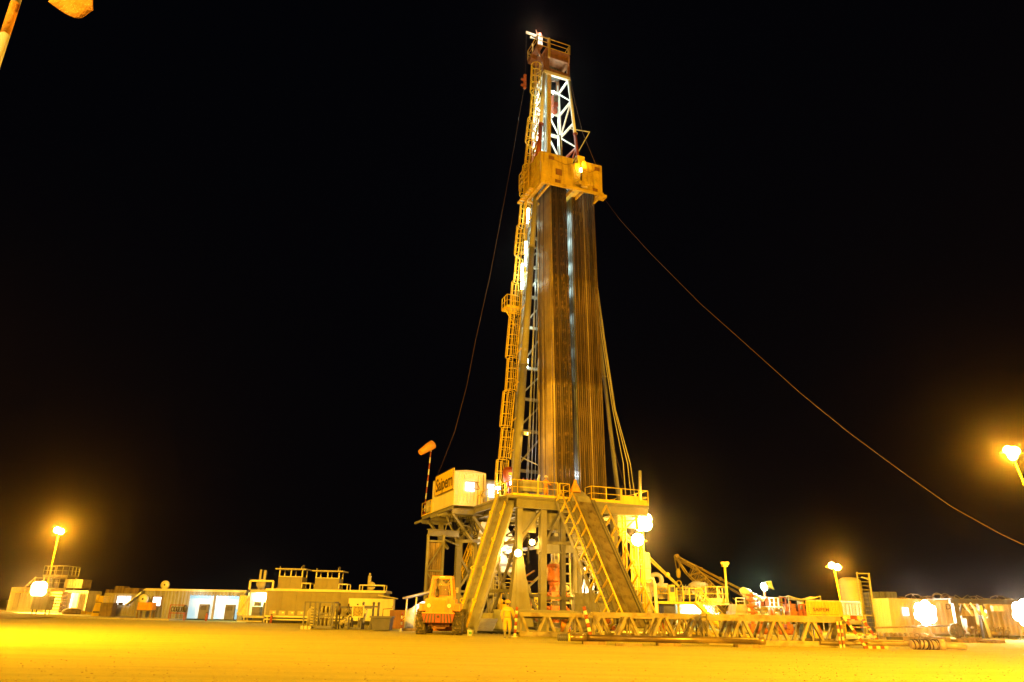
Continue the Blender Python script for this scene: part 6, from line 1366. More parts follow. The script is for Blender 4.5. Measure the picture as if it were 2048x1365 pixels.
mb = MB(); mb.box(lx0+.2, lx0+1.6, MY+3.9, MY+4.0, 1.5, 1.65); mb.box(lx1, lx1+1.2, MY+3.9, MY+4.0, 1.45, 1.6); t.part("strip_light", mb, E_CYAN)
lamp("bay_light", (lx0+1.2, MY+3, 1.5), 300, (.55, .92, 1), t.o, .2); lamp("bay_light", (lx1+1.2, MY+2.6, 1.4), 260, (.7, .95, 1), t.o, .2)
mb = MB(); mb.box(PX(1330, MY-1), PX(1353, MY-1), MY-.6, MY+1.4, .1, zF_-.35); one("mud_tank", "dark steel mud tank under the left end of the yellow railed platform", "tank", mb, DARK)
p0, p1 = P(1455, 1205, MY-.5), P(1452, 1127, MY-.5); t = T("unlit_lamp_post", "unlit yellow lamp post rising from the end of the yellow railed platform", "lamp post", (p0.x, MY-.5, zF_))
mb = MB(); mb.tube((p0.x, MY-.5, zF_), (p0.x, MY-.5, p1.z-.25), .1, 10); t.part("pole", mb, YEL)
mb = MB(); mb.box(p0.x-.22, p0.x+.22, MY-.75, MY-.3, p1.z-.3, p1.z+.12); mb.ball((p0.x+.25, MY-.6, p1.z), .16, 8); mb.ball((p0.x-.25, MY-.6, p1.z), .14, 8); t.part("lamp_head", mb, YEL)
mb = MB(); mb.path([(x2, MY-.2, zF_-.3), (x2-.2, MY-.2, zF_-.9), (x2-.9, MY-.2, zF_-1.7), (x2-1.6, MY-.2, .1)], .06, 6); one("drain_hose", "thin hose hanging down from the end of the yellow railed platform", "hose", mb, CREAM2)
# crane with lattice boom
CY = 82.0; tip, root = P(1353, 1113, CY), P(1476, 1236, CY)
t = T("mobile_crane", "crane with long lattice boom leaning left behind the shaker platform", "crane", (root.x, CY, 0))
d = (tip-root).normalized(); n_ = Vector((0, 0, 1)).cross(d).cross(d); n_ = d.cross(Vector((0, 1, 0))).normalized(); n_ = n_ if n_.z > 0 else -n_
mb = MB(); L = (tip-root).length; a1 = root+d*L*.1; a2 = root+d*L*.78
for y in (-.5, .5):
    o = Vector((0, y, 0)); mb.lattice(a1+o+n_*.55, a2+o+n_*.55, a1+o-n_*.55, a2+o-n_*.55, 14, .07, .13, True)
    mb.bar(a2+o+n_*.55, tip+o*.5, .12); mb.bar(a2+o-n_*.55, tip+o*.5-n_*.15, .12); mb.bar(a1+o+n_*.55, root+o*.6, .12); mb.bar(a1+o-n_*.55, root+o*.6, .12)
for k in range(15):
    c = a1.lerp(a2, k/14); mb.bar(c+n_*.55+Vector((0, -.5, 0)), c+n_*.55+Vector((0, .5, 0)), .06); mb.bar(c-n_*.55+Vector((0, -.5, 0)), c-n_*.55+Vector((0, .5, 0)), .06)
t.part("boom", mb, YELM)
mb = MB(); mb.tube(tip-Vector((.0, .4, 0)), tip+Vector((0, .4, 0)), .22, 14); t.part("boom_sheave", mb, YELM)
g1 = P(1503, 1190, CY); mb = MB()
for y in (-.4, .4): o = Vector((0, y, 0)); mb.tube(tip+o, P(1440, 1158, CY)+o, .06, 5); mb.tube(P(1440, 1158, CY)+o, g1+o, .05, 5); mb.tube(tip+o-Vector((0, 0, .3)), P(1500, 1200, CY)+o, .04, 5)
mb.tube(P(1465, 1196, CY), P(1485, 1212, CY), .04, 5); mb.ball(P(1403, 1138, CY), .18, 6); mb.ball(P(1441, 1158, CY), .22, 6); t.part("pendant_line", mb, YELM)
mb = MB(); hk = P(1353, 1147, CY); hk.x = tip.x+.1
for s in (-.25, .25): mb.tube((tip.x+s, CY, tip.z), (hk.x+s*.5, CY, hk.z), .04, 5)
t.part("hoist_line", mb, YELM)
mb = MB(); mb.lathe([(.1, -.5), (.22, -.3), (.26, .2), (.12, .5)], hk, 12); mb.torus(hk-Vector((0, 0, 1.0)), .25, .07, (0, 1, 0), 10); mb.path([hk-Vector((0, 0, 1.2)), hk-Vector((-.1, 0, 1.8)), hk-Vector((.3, 0, 2.2)), hk-Vector((.35, 0, 3.2))], .12, 6); t.part("hook_block", mb, YEL)
mb = MB(); mb.box(root.x-.5, root.x+7, CY-1.5, CY+1.5, .9, 1.7)
for k in range(4):
    for y in (-1.5, 1.5): mb.lathe([(.1, -.2), (.6, -.2), (.6, .2), (.1, .2)], (root.x+.6+1.8*k, CY+y, .6), 14, axis=(0, 1, 0))
t.part("carrier", mb, YELM)
mb = MB(); mb.box(root.x+.8, root.x+4.5, CY-1.1, CY+1.1, 1.75, 3.0); mb.bar(root+Vector((2, 0, 1.3)), g1, .25); t.part("superstructure", mb, YELM)
# second mud unit with white frames and red engines
NY = 62.0; nx = lambda px: P(px, 1215, NY).x; nz = lambda py: P(1530, py, NY).z
t = T("pump_skid", "pale pump unit with white railings and red valves behind the near pipe rack", "pump", ((nx(1470)+nx(1565))/2, NY+1, 0))
mb = MB(); mb.box(nx(1470), nx(1558), NY, NY+2.6, .3, nz(1224)); mb.prism([(nx(1470), NY-.1, nz(1224)), (nx(1505), NY-.1, nz(1224)), (nx(1503), NY-.1, nz(1210)), (nx(1474), NY-.1, nz(1210))], (0, 2.2, 0)); t.part("skid_body", mb, CREAM2)
mb = MB(); railing(mb, [(nx(1473), NY, nz(1212)), (nx(1490), NY, nz(1212))], .55, 0, .04, .5); railing(mb, [(nx(1507), NY+.3, nz(1218)), (nx(1522), NY+.3, nz(1218))], .85, 0, .04, .4); railing(mb, [(nx(1543), NY+.3, nz(1218)), (nx(1560), NY+.3, nz(1218))], .85, 0, .04, .35); mb.path([(nx(1506), NY-.3, nz(1215)), (nx(1540), NY-.3, nz(1214)), (nx(1562), NY-.3, nz(1214)), (nx(1564), NY-.3, nz(1218)), (nx(1564), NY-.3, .5)], .05, 6); t.part("railing", mb, WHT)
clutter(t, "pump_part", 18, (nx(1475), nx(1552)), (NY-.5, NY), (.9, 1.55), [CREAM, WHT, CREAM2, CREAM], (.15, .3))
mb = MB(); c = Vector((nx(1500), NY-.5, 0))
for z in (1.1, 1.5, 1.95, 2.4, 2.8): mb.ball((c.x+.05*math.sin(z*5), c.y, z), .22, 8); mb.tube((c.x-.4, c.y, z), (c.x+.4, c.y, z), .09, 8)
mb.tube((c.x, c.y, .5), (c.x, c.y, 3.0), .12, 10); t.part("valve_column", mb, ORB)
mb = MB(); mb.lathe([(.1, -.5), (.3, -.3), (.3, .3), (.1, .5)], (nx(1492), NY-.3, nz(1185)), 12, axis=(.9, 0, -.3)); 
a, b = Vector((nx(1490), NY-.3, nz(1183))), Vector((nx(1516), NY-.3, nz(1196))); mb.bar(a, b, .16); mb.bar(a-Vector((0, 0, .35)), b-Vector((.2, 0, .3)), .1)
for k in range(5): mb.bar(a.lerp(b, k/5), (a-Vector((0, 0, .35))).lerp(b-Vector((.2, 0, .3)), (k+.5)/5), .06)
for k in range(6): mb.ball((nx(1490)+.28*k, NY-.2, nz(1192)-.15*(k % 3)), .17, 7)
t.part("hoist_arm", mb, CREAM)
mb = MB(); mb.prism([(nx(1512), NY+.2, nz(1200)), (nx(1516), NY+.2, nz(1195)), (nx(1537), NY+.2, nz(1194)), (nx(1536), NY+.2, nz(1197))], (0, 1.5, 0)); t.part("awning", mb, CANVAS)
mb = MB(); mb.box(nx(1534), nx(1543), NY+.3, NY+1.2, nz(1213), nz(1194)); mb.box(nx(1523), nx(1533), NY+.5, NY+1.2, nz(1212), nz(1199)); t.part("control_box", mb, RED)
for px in (1534, 1541): mb = MB(); mb.tube((nx(px), NY-.6, .3), (nx(px), NY-.6, nz(1216)), .14, 10); mb.tube((nx(px)-.3, NY-.6, .9), (nx(px)+.3, NY-.6, .9), .1, 8); t.part("red_pipe", mb, ORB)
# halide lamp on a red post
c = P(1534, 1195, NY); hd = P(1528, 1173, NY); t = T("green_white_floodlight", "round green white floodlight on a red post above the pump unit", "floodlight", (c.x, NY, c.z))
mb = MB(); mb.tube((c.x, NY+.5, c.z), (c.x-.02, NY+.5, hd.z-.1), .11, 10); t.part("post", mb, RED)
mb = MB(); mb.lathe([(.1, .1), (.25, .2), (.33, .62)], (hd.x+.55, NY+.35, hd.z+.12), 16, axis=(-.8, -.45, -.25)); mb.prism([(hd.x+.3, NY+.3, hd.z+.4), (hd.x+.75, NY+.3, hd.z+.45), (hd.x+.8, NY+.3, hd.z), (hd.x+.95, NY+.3, hd.z-.25), (hd.x+.6, NY+.3, hd.z-.1)], (0, .3, 0)); t.part("lamp_housing", mb, GALV)
mb = MB(); q = Vector((-.8, -.45, -.25)).normalized(); mb.lathe([(.02, 0), (.32, .02), (.3, .05)], Vector((hd.x+.55, NY+.35, hd.z+.12))+q*.62, 16, axis=tuple(q)); t.part("lamp_glass", mb, E_GRN)
lamp("halide_beam", Vector((hd.x+.55, NY+.35, hd.z+.12))+q*.95, 900, (.55, 1, .75), t.o, .2)
# red engine unit and canopy
t = T("red_engine", "red orange diesel engine unit under a sagging canvas canopy", "engine", (nx(1590), NY+1, 0))
mb = MB(); mb.box(nx(1577), nx(1592), NY, NY+1.2, nz(1222), nz(1207)); mb.box(nx(1571), nx(1578), NY, NY+1, nz(1222), nz(1212)); mb.tube((nx(1584), NY+.4, nz(1207)), (nx(1584), NY+.4, nz(1202)), .12, 10); mb.box(nx(1576), nx(1612), NY-.2, NY+1, nz(1232), nz(1222)); mb.box(nx(1596), nx(1618), NY, NY+1, nz(1222), nz(1217)); t.part("engine_block", mb, ORB)
mb = MB(); railing(mb, [(nx(1595), NY-.3, nz(1232)), (nx(1614), NY-.3, nz(1232))], .9, 0, .06, .45); railing(mb, [(nx(1562), NY+.4, nz(1216)), (nx(1576), NY+.4, nz(1216))], .8, 0, .05, .6); t.part("red_railing", mb, RED)
mb = MB(); mb.tube((nx(1604), NY+.2, nz(1218)), (nx(1604), NY+.2, nz(1200)), .28, 12); mb.ball((nx(1606), NY+.6, nz(1214)), .35, 8); t.part("air_cleaner", mb, STEEL2)
mb = MB(); mb.box(nx(1602)-.1, nx(1602)+.12, NY-.2, NY-.1, nz(1211), nz(1204)); t.part("work_lamp", mb, WHT)
cpx = [nx(1577), nx(1641)]; z_ = nz(1190)
mb = MB()
for x in cpx: 
    for y in (NY-.2, NY+1.8): mb.bar((x, y, .2), (x, y, z_), .07)
mb.bar((cpx[0], NY-.2, z_-.32), (cpx[1], NY-.2, z_-.32), .06); t.part("canopy_frame", mb, STEEL2)
mb = MB(); NXc = 14; pts = []
for j in range(5):
    for i in range(NXc+1): k = i/NXc; pts.append((cpx[0]+(cpx[1]-cpx[0])*k, NY-.25+.55*j, z_-.28*math.sin(PI*k)-.08*math.sin(PI*j/4)))
mb.add(pts, [(j*(NXc+1)+i, j*(NXc+1)+i+1, (j+1)*(NXc+1)+i+1, (j+1)*(NXc+1)+i) for j in range(4) for i in range(NXc)], True)
o = t.part("canopy", mb, CANVAS); o.modifiers.new("thickness", 'SOLIDIFY').thickness = .05
# low clutter under the racks: pumps, drums, red manifolds
t = T("red_manifold", "low red oxide manifold seen through the near pipe rack lattice", "manifold", (P(1540, 1260, 52).x, 52, 0))
for k in range(9):
    x = P(1480+18*k, 1262, 52).x; mb = MB(); mb.tube((x, 52, .3), (x+.6, 52, .3), .22, 10); mb.box(x+.1, x+.5, 51.8, 52.4, .4, .75); mb.tube((x+.3, 52, .7), (x+.3, 52, 1.0), .1, 8); t.part("pump_part", mb, ORB if k % 3 else STEEL2)
for k in range(5):
    x = P(1215+38*k, 1262, 50).x; c = P(1215+38*k, 1262, 50); mb = MB(); t2 = T("ground_valve", "low valve assembly seen through the far pipe rack, " + ("nearest the ramp foot", "second from the ramp foot", "midway along the rack", "fourth from the ramp foot", "nearest the cyan lit bay")[k], "valve", (x, 50, 0))
    mb.tube((x-.5, 50, .35), (x+.5, 50, .35), .15, 10); mb.lathe([(.12, 0), (.26, .2), (.26, .5), (.1, .8)], (x, 50, .3), 12); t2.part("valve_body", mb, (ORB, STEEL2, WHT, ORB, CREAM)[k])
    mb = MB(); mb.torus((x, 50, 1.15), .2, .03, (0, .3, 1), 12); mb.tube((x, 50, 1.0), (x, 50, 1.16), .03, 6); t2.part("hand_wheel", mb, (RED, YEL, RED, YEL, RED)[k])
for (px, Y, mt, lb_) in ((1609, 45.5, BLUE, "dark blue drum seen through the near pipe rack lattice, left one"), (1618, 45.9, BLUE, "dark blue drum seen through the near pipe rack lattice, right one"), (1671, 46, DARK, "dark drum at the right end of the near pipe rack"), (1626, 50, YEL, "yellow drum behind the near pipe rack under the yellow container")):
    c = P(px, 1262, Y); t2 = T("oil_drum", lb_, "drum", (c.x, Y, 0)); mb = MB(); mb.lathe([(.27, 0), (.29, .02), (.29, .28), (.3, .3), (.29, .32), (.29, .56), (.3, .58), (.29, .6), (.29, .86), (.27, .88)], (c.x, Y, 0), 18); t2.part("drum_body", mb, mt); mb = MB(); mb.lathe([(.24, .85), (.24, .884)], (c.x, Y, 0), 14); t2.part("drum_lid", mb, mt)
# dark low ground clutter between
t = T("hose_pile", "pile of pale hoses and rods on the ground behind the middle pipe rack", "hose", (P(1410, 1268, 46).x, 46, 0))
for k in range(8): mb = MB(); x = P(1360+14*k, 1268, 45).x; mb.path([(x, 45.5, .12), (x+.5, 45.2+.2*math.sin(k), .35), (x+1.1, 45.4, .18), (x+1.6, 45.0, .1)], .06, 6); t.part("hose_length", mb, CREAM2 if k % 2 else YEL)
# yellow container (corner towards us)
yx0, yx1, YY = P(1620, 1215, 50).x, P(1679, 1215, 50).x, 50.0
z1 = P(1650, 1203, YY).z; t = T("yellow_container", "bright yellow shipping container with double doors standing before the pale silo", "container", ((yx0+yx1)/2, YY+1.2, 0))
YC = M("yellow_container_paint", (.78, .56, .05), .5, 0, .1, .8, (.4, .25, .05), .2, True)
# long side from left corner to the near corner, doors going back to the right
cA, cB, cC = Vector((yx0, YY+.5, 0)), Vector((yx1, YY-.2, 0)), Vector((P(1722, 1215, YY+1.6).x, YY+1.6, 0)); cD = cA+(cC-cB)
zk = 1.32
mb = MB(); mb.corr(cA, cB, zk+.1, z1-.1, .05, .2); mb.corr(cC, cD, zk+.1, z1-.1, .05, .22); mb.corr(cD, cA, zk+.1, z1-.1, .05, .22); t.part("wall", mb, YC)
mb = MB()
for c in (cA, cB, cC, cD): mb.bar((c.x, c.y, zk), (c.x, c.y, z1), .1)
for z in (zk+.03, z1-.05):
    for a, b in ((cA, cB), (cB, cC), (cC, cD), (cD, cA)): mb.bar((a.x, a.y, z), (b.x, b.y, z), .08, .1)
t.part("corner_frame", mb, YC)
mb = MB()
for c in (cA, cB, cC, cD): mb.bar((c.x, c.y, 0), (c.x, c.y, zk), .14)
for a, b in ((cA, cB), (cB, cC)): mb.bar((a.x, a.y, zk-.12), (b.x, b.y, zk-.12), .12, .18)
t.part("support_stand", mb, STEEL)
mb = MB(); mb.prism([c+Vector((0, 0, z1)) for c in (cA, cB, cC, cD)], (0, 0, .05)); t.part("roof", mb, WHT)
e = (cC-cB); nD = Vector((e.y, -e.x, 0)).normalized()
for k in range(2):
    a, b = cB.lerp(cC, .04+.48*k), cB.lerp(cC, .49+.48*k); mb = MB(); mb.prism([a+Vector((0, 0, zk+.1)), b+Vector((0, 0, zk+.1)), b+Vector((0, 0, z1-.12)), a+Vector((0, 0, z1-.12))], nD*.05)
    for q in (.3, .72): c = a.lerp(b, q)+nD*.08; mb.tube((c.x, c.y, zk+.1), (c.x, c.y, z1-.12), .02, 6)
    mb.bar(a.lerp(b, .1)+nD*.07+Vector((0, 0, 1.85)), a.lerp(b, .95)+nD*.07+Vector((0, 0, 1.82)), .03, .05); t.part("door", mb, YC)
ex = (cB-cA).normalized(); tx = text_mb("SAIPEM", .30, cA.lerp(cB, .17)+Vector((0, 0, z1-.62))+Vector((ex.y, -ex.x, 0))*.07, ex, (0, 0, 1), .005, True, 1.05); t.part("side_lettering", tx, BROWN)
# silo with ladder
SY = 70; sx = (P(1681, 1190, SY).x+P(1724, 1190, SY).x)/2; sr = (P(1724, 1190, SY).x-P(1681, 1190, SY).x)/2; sz = P(1700, 1155, SY).z
t = T("storage_silo", "pale dome topped silo with ladder frame behind the yellow container", "silo", (sx, SY, 0)); mb = MB()
mb.lathe([(sr*.95, .6), (sr, .8), (sr, sz-.45), (sr*.93, sz-.22), (sr*.6, sz-.04), (sr*.15, sz)], (sx, SY, 0), 28); t.part("silo_shell", mb, CREAM)
LF = 66.0; q0, q1 = P(1714, 1147, LF), P(1737, 1147, LF); zt = q0.z; mb = MB()
mb.bar((q0.x, LF, 0), (q0.x-.02, LF, zt), .1); mb.bar((q1.x, LF, 0), (q1.x, LF, zt), .12); mb.bar((q0.x-.1, LF, zt), (q1.x+.1, LF, zt), .07); mb.bar((q0.x+.4, LF+.1, zt-.3), (q1.x, LF+.1, zt-.5), .1)
for k in range(14): mb.bar((q0.x, LF, .5+.33*k), (q1.x, LF, .5+.33*k), .03)
mb.ball((q0.x, LF, zt+.04), .09, 6); t.part("ladder_frame", mb, CREAM2)
mb = MB(); mb.box(q0.x-.1, q1.x+.5, LF-.5, LF+1.5, 1.35, 1.42)
for x in (q0.x, q1.x+.4): mb.bar((x, LF-.4, 0), (x, LF-.4, 1.35), .1)
t.part("landing", mb, CREAM2)
# grey containers, long lit container with lettering
KY = 74.0; kx0, kx1 = P(1742, 1220, KY).x, P(1784, 1220, KY).x; kz = P(1762, 1185, KY).z
for (a, b, dz, lb_) in ((kx0, (kx0+kx1)/2-.08, 0, "tall grey container beside the silo ladder, left of two"), ((kx0+kx1)/2+.08, kx1+.6, .05, "tall grey container partly hidden by the long lettered cabin, right of two")):
    container("grey_container", lb_, "container", a, b, KY, 2.5, 0, kz+dz, GREYC, None, .3)
DX0, DX1, DY, DZ = P(1781, 1225, 62).x, P(1781, 1225, 62).x+19, 62.0, 2.72
dv = container("lettered_cabin", "long pale corrugated cabin with dark lettering and small lit window at the right", "cabin", DX0, DX1, DY, 2.6, .1, DZ, M("peach_cabin_paint", (.60, .50, .38), .55, 0, .1, .8, (.4, .3, .2), .15, True), None, .42)
wx = P(1810, 1224, DY).x; mb = MB(); mb.box(wx-.25, wx+.25, DY-.1, DY-.06, 1.45, 2.05); w_ = dv.part("window", mb, E_WIN)
mb = MB(); mb.box(wx-.29, wx-.25, DY-.11, DY-.06, 1.41, 2.09); mb.box(wx+.25, wx+.29, DY-.11, DY-.06, 1.41, 2.09); mb.box(wx-.25, wx+.25, DY-.11, DY-.06, 2.05, 2.09); dv.part("window_frame", mb, CREAM2, w_)
tx = text_mb("DAVALON", .58, (P(1890, 1215, DY).x, DY-.07, 1.98), (1, 0, 0), (0, 0, 1), .008, False, 1.0); dv.part("side_lettering", tx, ETEXT)
mb = MB()
for k in range(16):
    x = P(1800+14*k, 1190, DY+1).x; mb.path([(x-.5, DY+.6, DZ+.02), (x-.3, DY+.6, DZ+.15+.12*(k % 3)), (x+.2, DY+.7, DZ+.12+.1*((k*7) % 4)), (x+.6, DY+.7, DZ+.02)], .035, 5)
for k, r_ in enumerate((.45, .42)): mb.torus((P(1885+16*k, 1190, DY).x, DY+.8, DZ+.05), r_, .04, (0, 1, 0), 16, 5, 0, PI)
one("roof_hoses", "coils and lengths of hose lying on the roof of the long lettered cabin", "hose", mb, PIPEL)
# gantry frame with hydraulic rams, before the lettered cabin
FY_ = 56.0; fx = lambda px, py=1225: P(px, py, FY_).x
t = T("gantry_frame", "dark steel gantry with white hydraulic rams and flat roof at the far right", "gantry", (fx(1980), FY_, 0)); GV = M("gantry_steel", (.13, .12, .13), .5, .1, .3, 1.5, (.12, .08, .06), .4)
zg = P(1950, 1200, FY_).z; mb = MB(); mb.box(fx(1903), fx(1903)+11, FY_-.1, FY_+.15, zg-.28, zg); mb.box(fx(1903), fx(1903)+11, FY_-.3, FY_+2.8, zg, zg+.06); t.part("roof_beam", mb, GV)
for px in (1912, 1962): x = fx(px); mb = MB(); mb.bar((x, FY_, 0), (x, FY_, zg-.28), .34, .34, up=(0, 1, 0)); mb.bar((x-.2, FY_-.2, zg-.5), (x+.2, FY_-.2, zg-.5), .1); t.part("post", mb, GV)
mb = MB(); mb.bar((fx(1912)+.15, FY_, 1.4), (fx(1926), FY_, zg-.35), .12); t.part("knee_brace", mb, GV)
for (a, b, c, d_) in ((1928, 1208, 1946, 1232), (1940, 1206, 1960, 1230)):
    p, q = P(a, b, FY_-.1), P(c, d_, FY_-.1); mb = MB(); mb.tube(p, q, .06, 8); mb.tube(p.lerp(q, .3), q, .09, 8); t.part("hydraulic_ram", mb, WHT)
mb = MB(); x = fx(1967); mb.tube((x, FY_-.25, .1), (x-.3, FY_-.25, zg-.4), .11, 10); mb.ball((x-.15, FY_-.3, 1.6), .2, 8); t.part("lit_column", mb, WHT)
mb = MB(); mb.box(fx(1932), fx(1958), FY_+.6, FY_+1.2, 1.35, 1.5); mb.box(fx(1940), fx(1958), FY_+.6, FY_+1.4, .3, 1.35)
for k in range(10): x = fx(1926)+.35*k; mb.ball((x, FY_+.3, .45+.12*(k % 3)), .14+.03*(k % 2), 7); mb.tube((x, FY_+.3, .05), (x+.1, FY_+.3, .8), .04, 6)
mb.tube((fx(1970), FY_, .35), (fx(1993), FY_, .35), .16, 12); t.part("valve_bank", mb, PIPEL)
mb = MB(); mb.box(fx(1982), fx(1996), FY_+1.2, FY_+2.0, .9, 2.1); mb.mi = 1; mb.box(fx(1984), fx(1993), FY_+1.15, FY_+1.2, 1.4, 1.95); t.part("control_panel", mb, [CREAM, E_WIN])
for px in (1990, 2003): mb = MB(); x = fx(px); mb.box(x-.15, x+.2, FY_-.1, FY_+.2, zg-.75, zg-.4); t.part("roof_lamp", mb, WHT)
mb = MB(); mb.lathe([(.1, -.15), (.5, -.18), (.5, .18), (.1, .15)], (fx(1906), FY_, .5), 16, axis=(0, 1, 0)); t.part("wheel", mb, RUB)
a, b = P(1750, 1262, 54), P(1905, 1255, 56); mb = MB(); mb.tube(a+Vector((0, 0, .2)), b+Vector((0, 0, .1)), .06, 8)
for k in range(30): x = a.x+.13*k; mb.ball((x, 54+.25*math.sin(k*2.3), .14), .13+.04*(k % 3), 6)
one("ground_pipework", "line of pipes and fittings on the ground before the long lettered cabin", "pipework", mb, PIPEL)
mb = MB()
for k in range(14): x = P(1745+18*k, 1275, 47).x; mb.box(x, x+.9, 46.6+.4*(k % 3), 47.3+.4*(k % 3), 0, .12+.05*(k % 4))
one("ground_mats", "scattered low timber mats on the ground in front of the gantry", "mats", mb, WOOD)
mb = MB(); x = P(1792, 1278, 44).x; mb.box(x-.3, x+.4, 44, 44.5, 0, .3); mb.box(x-1.6, x-.2, 44.1, 44.5, 0, .1); one("dark_block", "small dark block on the ground right of the banded steps", "block", mb, DARK)
# lit machinery behind the rig, seen between the substructure columns
BYY = 70.0
t = T("pump_platform", "bright yellow railed platform crowded with pumps behind the left bay of the substructure", "platform", (P(1050, 1225, BYY).x, BYY, 0))
b0, b1 = P(1012, 1215, BYY).x, P(1088, 1215, BYY).x; zd = P(1050, 1222, BYY).z
mb = MB(); mb.box(b0, b1, BYY, BYY+3, max(.3, zd-.2), zd); t.part("deck", mb, YEL)
mb = MB(); railing(mb, [(b0, BYY, zd), (b1, BYY, zd)], 1.1, .15, .05, .6); railing(mb, [(b0, BYY+1.5, zd+.5), (b1, BYY+1.5, zd+.5)], 1.0, .1, .05, .7); t.part("railing", mb, YEL)
clutter(t, "pump_part", 16, (b0+.3, b1-.3), (BYY+.4, BYY+2.2), (zd, zd+.8), [CREAM, YEL, CREAM2, WHT, YEL], (.2, .4))
lamp("platform_light", ((b0+b1)/2, BYY-1.5, 4.0), 900, SODPALE, t.o, .2)
t = T("storage_tanks", "pale tanks and white lit pipes behind the right bay of the substructure", "tank", (P(1165, 1225, 72).x, 72, 0))
for k, (pa, pb, yt) in enumerate(((1150, 1158, 1148), (1160, 1166, 1142), (1171, 1179, 1162), (1182, 1192, 1180))):
    xa, xb, zt_ = P(pa, 1200, 72).x, P(pb, 1200, 72).x, P(pa, yt, 72).z; mb = MB(); mb.lathe([((xb-xa)/2, .1), ((xb-xa)/2, zt_-.1), ((xb-xa)/2*.8, zt_)], ((xa+xb)/2, 72+.3*k, 0), 16); t.part("tank_shell", mb, WHT if k != 1 else CREAM)
mb = MB()
for k in range(6): mb.tube((P(1146, 1200, 71).x+.45*k, 71, .3), (P(1160, 1200, 71).x+.5*k, 71, 4.5), .09, 8)
t.part("slanting_pipe", mb, CREAM2)
lamp("tank_light", (P(1165, 1200, 70).x, 69.8, 3.2), 700, WHITE, t.o, .2)
# ------------------------------------------------------------------ guy wires
def wire(name, label, A, B, pix, r=.03):
    A, B = Vector(A), Vector(B); n = Vector((B.y-A.y, -(B.x-A.x), 0)).normalized(); pts = [A]
    for px, py in pix:
        rr = ray(px, py); d = Vector((rr[0], rr[1], rr[2])); t_ = (A-Vector((0, 0, EYE))).dot(n)/d.dot(n); pts.append(Vector((0, 0, EYE))+d*t_)
    pts.append(B); mb = MB(); mb.path(pts, r, 5); return one(name, label, "cable", mb, WIRE)
wire("guy_wire", "long sagging guy wire from the monkey board down to the lower right edge", W(2.5, 4.9, 35.9), P(2100, 1115, 27), [(1240, 440), (1300, 506), (1400, 607), (1500, 696), (1600, 786), (1700, 867), (1800, 941), (1900, 1012), (2000, 1068)], .018)
A_ = W(-3.25, .5, 55.9)
wire("guy_wire", "thin line falling from the mast top arm past the orange weight to the cabin roof", A_, W(-7.9, -7.2, 11.75), [(1050, 165), (1038, 235), (1022, 330), (1009, 400), (980, 552), (951, 682), (934, 770), (910, 862)], .011)
wire("guy_wire", "thin line from the right of the crown down beside the monkey board", W(1.0, 1.2, 53), W(2.3, 4.4, 39.1), [(1150, 205), (1165, 265)], .022)
wire("guy_wire", "thin line running down right of the racked pipes to the rig floor", W(2.6, 3.0, 36), W(4.9, 3.6, 9.3), [(1197, 640), (1206, 740), (1217, 860)], .022)
# ------------------------------------------------------------------ lamps
def flood_pole(label, x, y, ztop, z0=0.0, heads=3, mat=YEL, glass=None, power=20000, col=SODIUM, lean=(0, 0), aim=(0, 30, 0), hs=.42, sz=.5, spot=None):
    t = T("floodlight_pole", label, "floodlight", (x, y, z0)); glass = glass or E_SOD
    mb = MB(); mb.tube((x, y, z0), (x+lean[0], y+lean[1], ztop), .075, 10, .055); mb.bar((x+lean[0]*.5-.45, y, z0+(ztop-z0)*.45), (x+lean[0]*.5+.45, y, z0+(ztop-z0)*.45), .07); t.part("pole", mb, mat)
    dirv = (Vector(aim)-Vector((x, y, ztop))).normalized(); tx_, ty_ = x+lean[0], y+lean[1]
    sp = {1: [(0, 0)], 2: [(-.22, .06), (.24, -.08)], 3: [(-.22, .12), (.24, .08), (-.0, -.26)], 4: [(-.22, .2), (.24, .22), (-.2, -.22), (.24, -.2)]}[heads]
    for dx, dz in sp:
        c = Vector((tx_+dx, ty_-.1, ztop+dz)); mb = MB(); mb.lathe([(.1, -.3), (hs*.55, -.22), (hs, .0), (hs, .06)], c, 16, axis=tuple(dirv)); h = t.part("lamp_head", mb, GALV)
        mb = MB(); mb.lathe([(hs*.94, .07), (hs*.8, .12), (.02, .16)], c, 16, axis=tuple(dirv)); t.part("lamp_glass", mb, glass, h)
    mb = MB(); mb.bar((tx_-.7, ty_, ztop-.05), (tx_+.7, ty_, ztop-.05), .08); mb.bar((tx_, ty_, ztop-.7), (tx_, ty_, ztop+.2), .09); t.part("bracket", mb, mat)
    lamp("floodlight_beam", Vector((tx_, ty_-.1, ztop))+dirv*.9, power, col, t.o, sz, spot, aim if spot else None, 1.0)
    return t
CAM = (0, 0, 1.4)
p = P(119, 1062, 82); flood_pole("lit floodlight pole standing behind the containers at the far left", p.x, 82, p.z, 0, 2, YEL, E_SOD, 15000, SODIUM, (0, 0), CAM, .34)
p = P(84, 1183, 76); flood_pole("low dazzling floodlight in front of the far left container", p.x, 75.5, 2.3, .12, 4, YEL, E_SOD, 9000, SODPALE, (0, 0), CAM, .5)
p = P(1285, 1045, 58.5); t = flood_pole("largest dazzling sodium floodlight hanging at the right end of the rig floor", p.x, 58.5, p.z, 0.0, 4, YEL, E_SOD, 7500, SODPALE, (0, 0), CAM, .5)
p = P(1275, 1080, 58.7); flood_pole("smaller floodlight just under the dazzling one right of the rig floor", p.x, 58.7, p.z, 0.0, 1, YEL, E_SOD, 1500, SODPALE, (0, 0), CAM, .5)
p = P(1668, 1133, 63); flood_pole("lit floodlight pole beside the yellow container and the silo", p.x+.3, 63, p.z, 0, 2, YEL, E_SOD, 3500, SODIUM, (-.3, 0), CAM, .27)
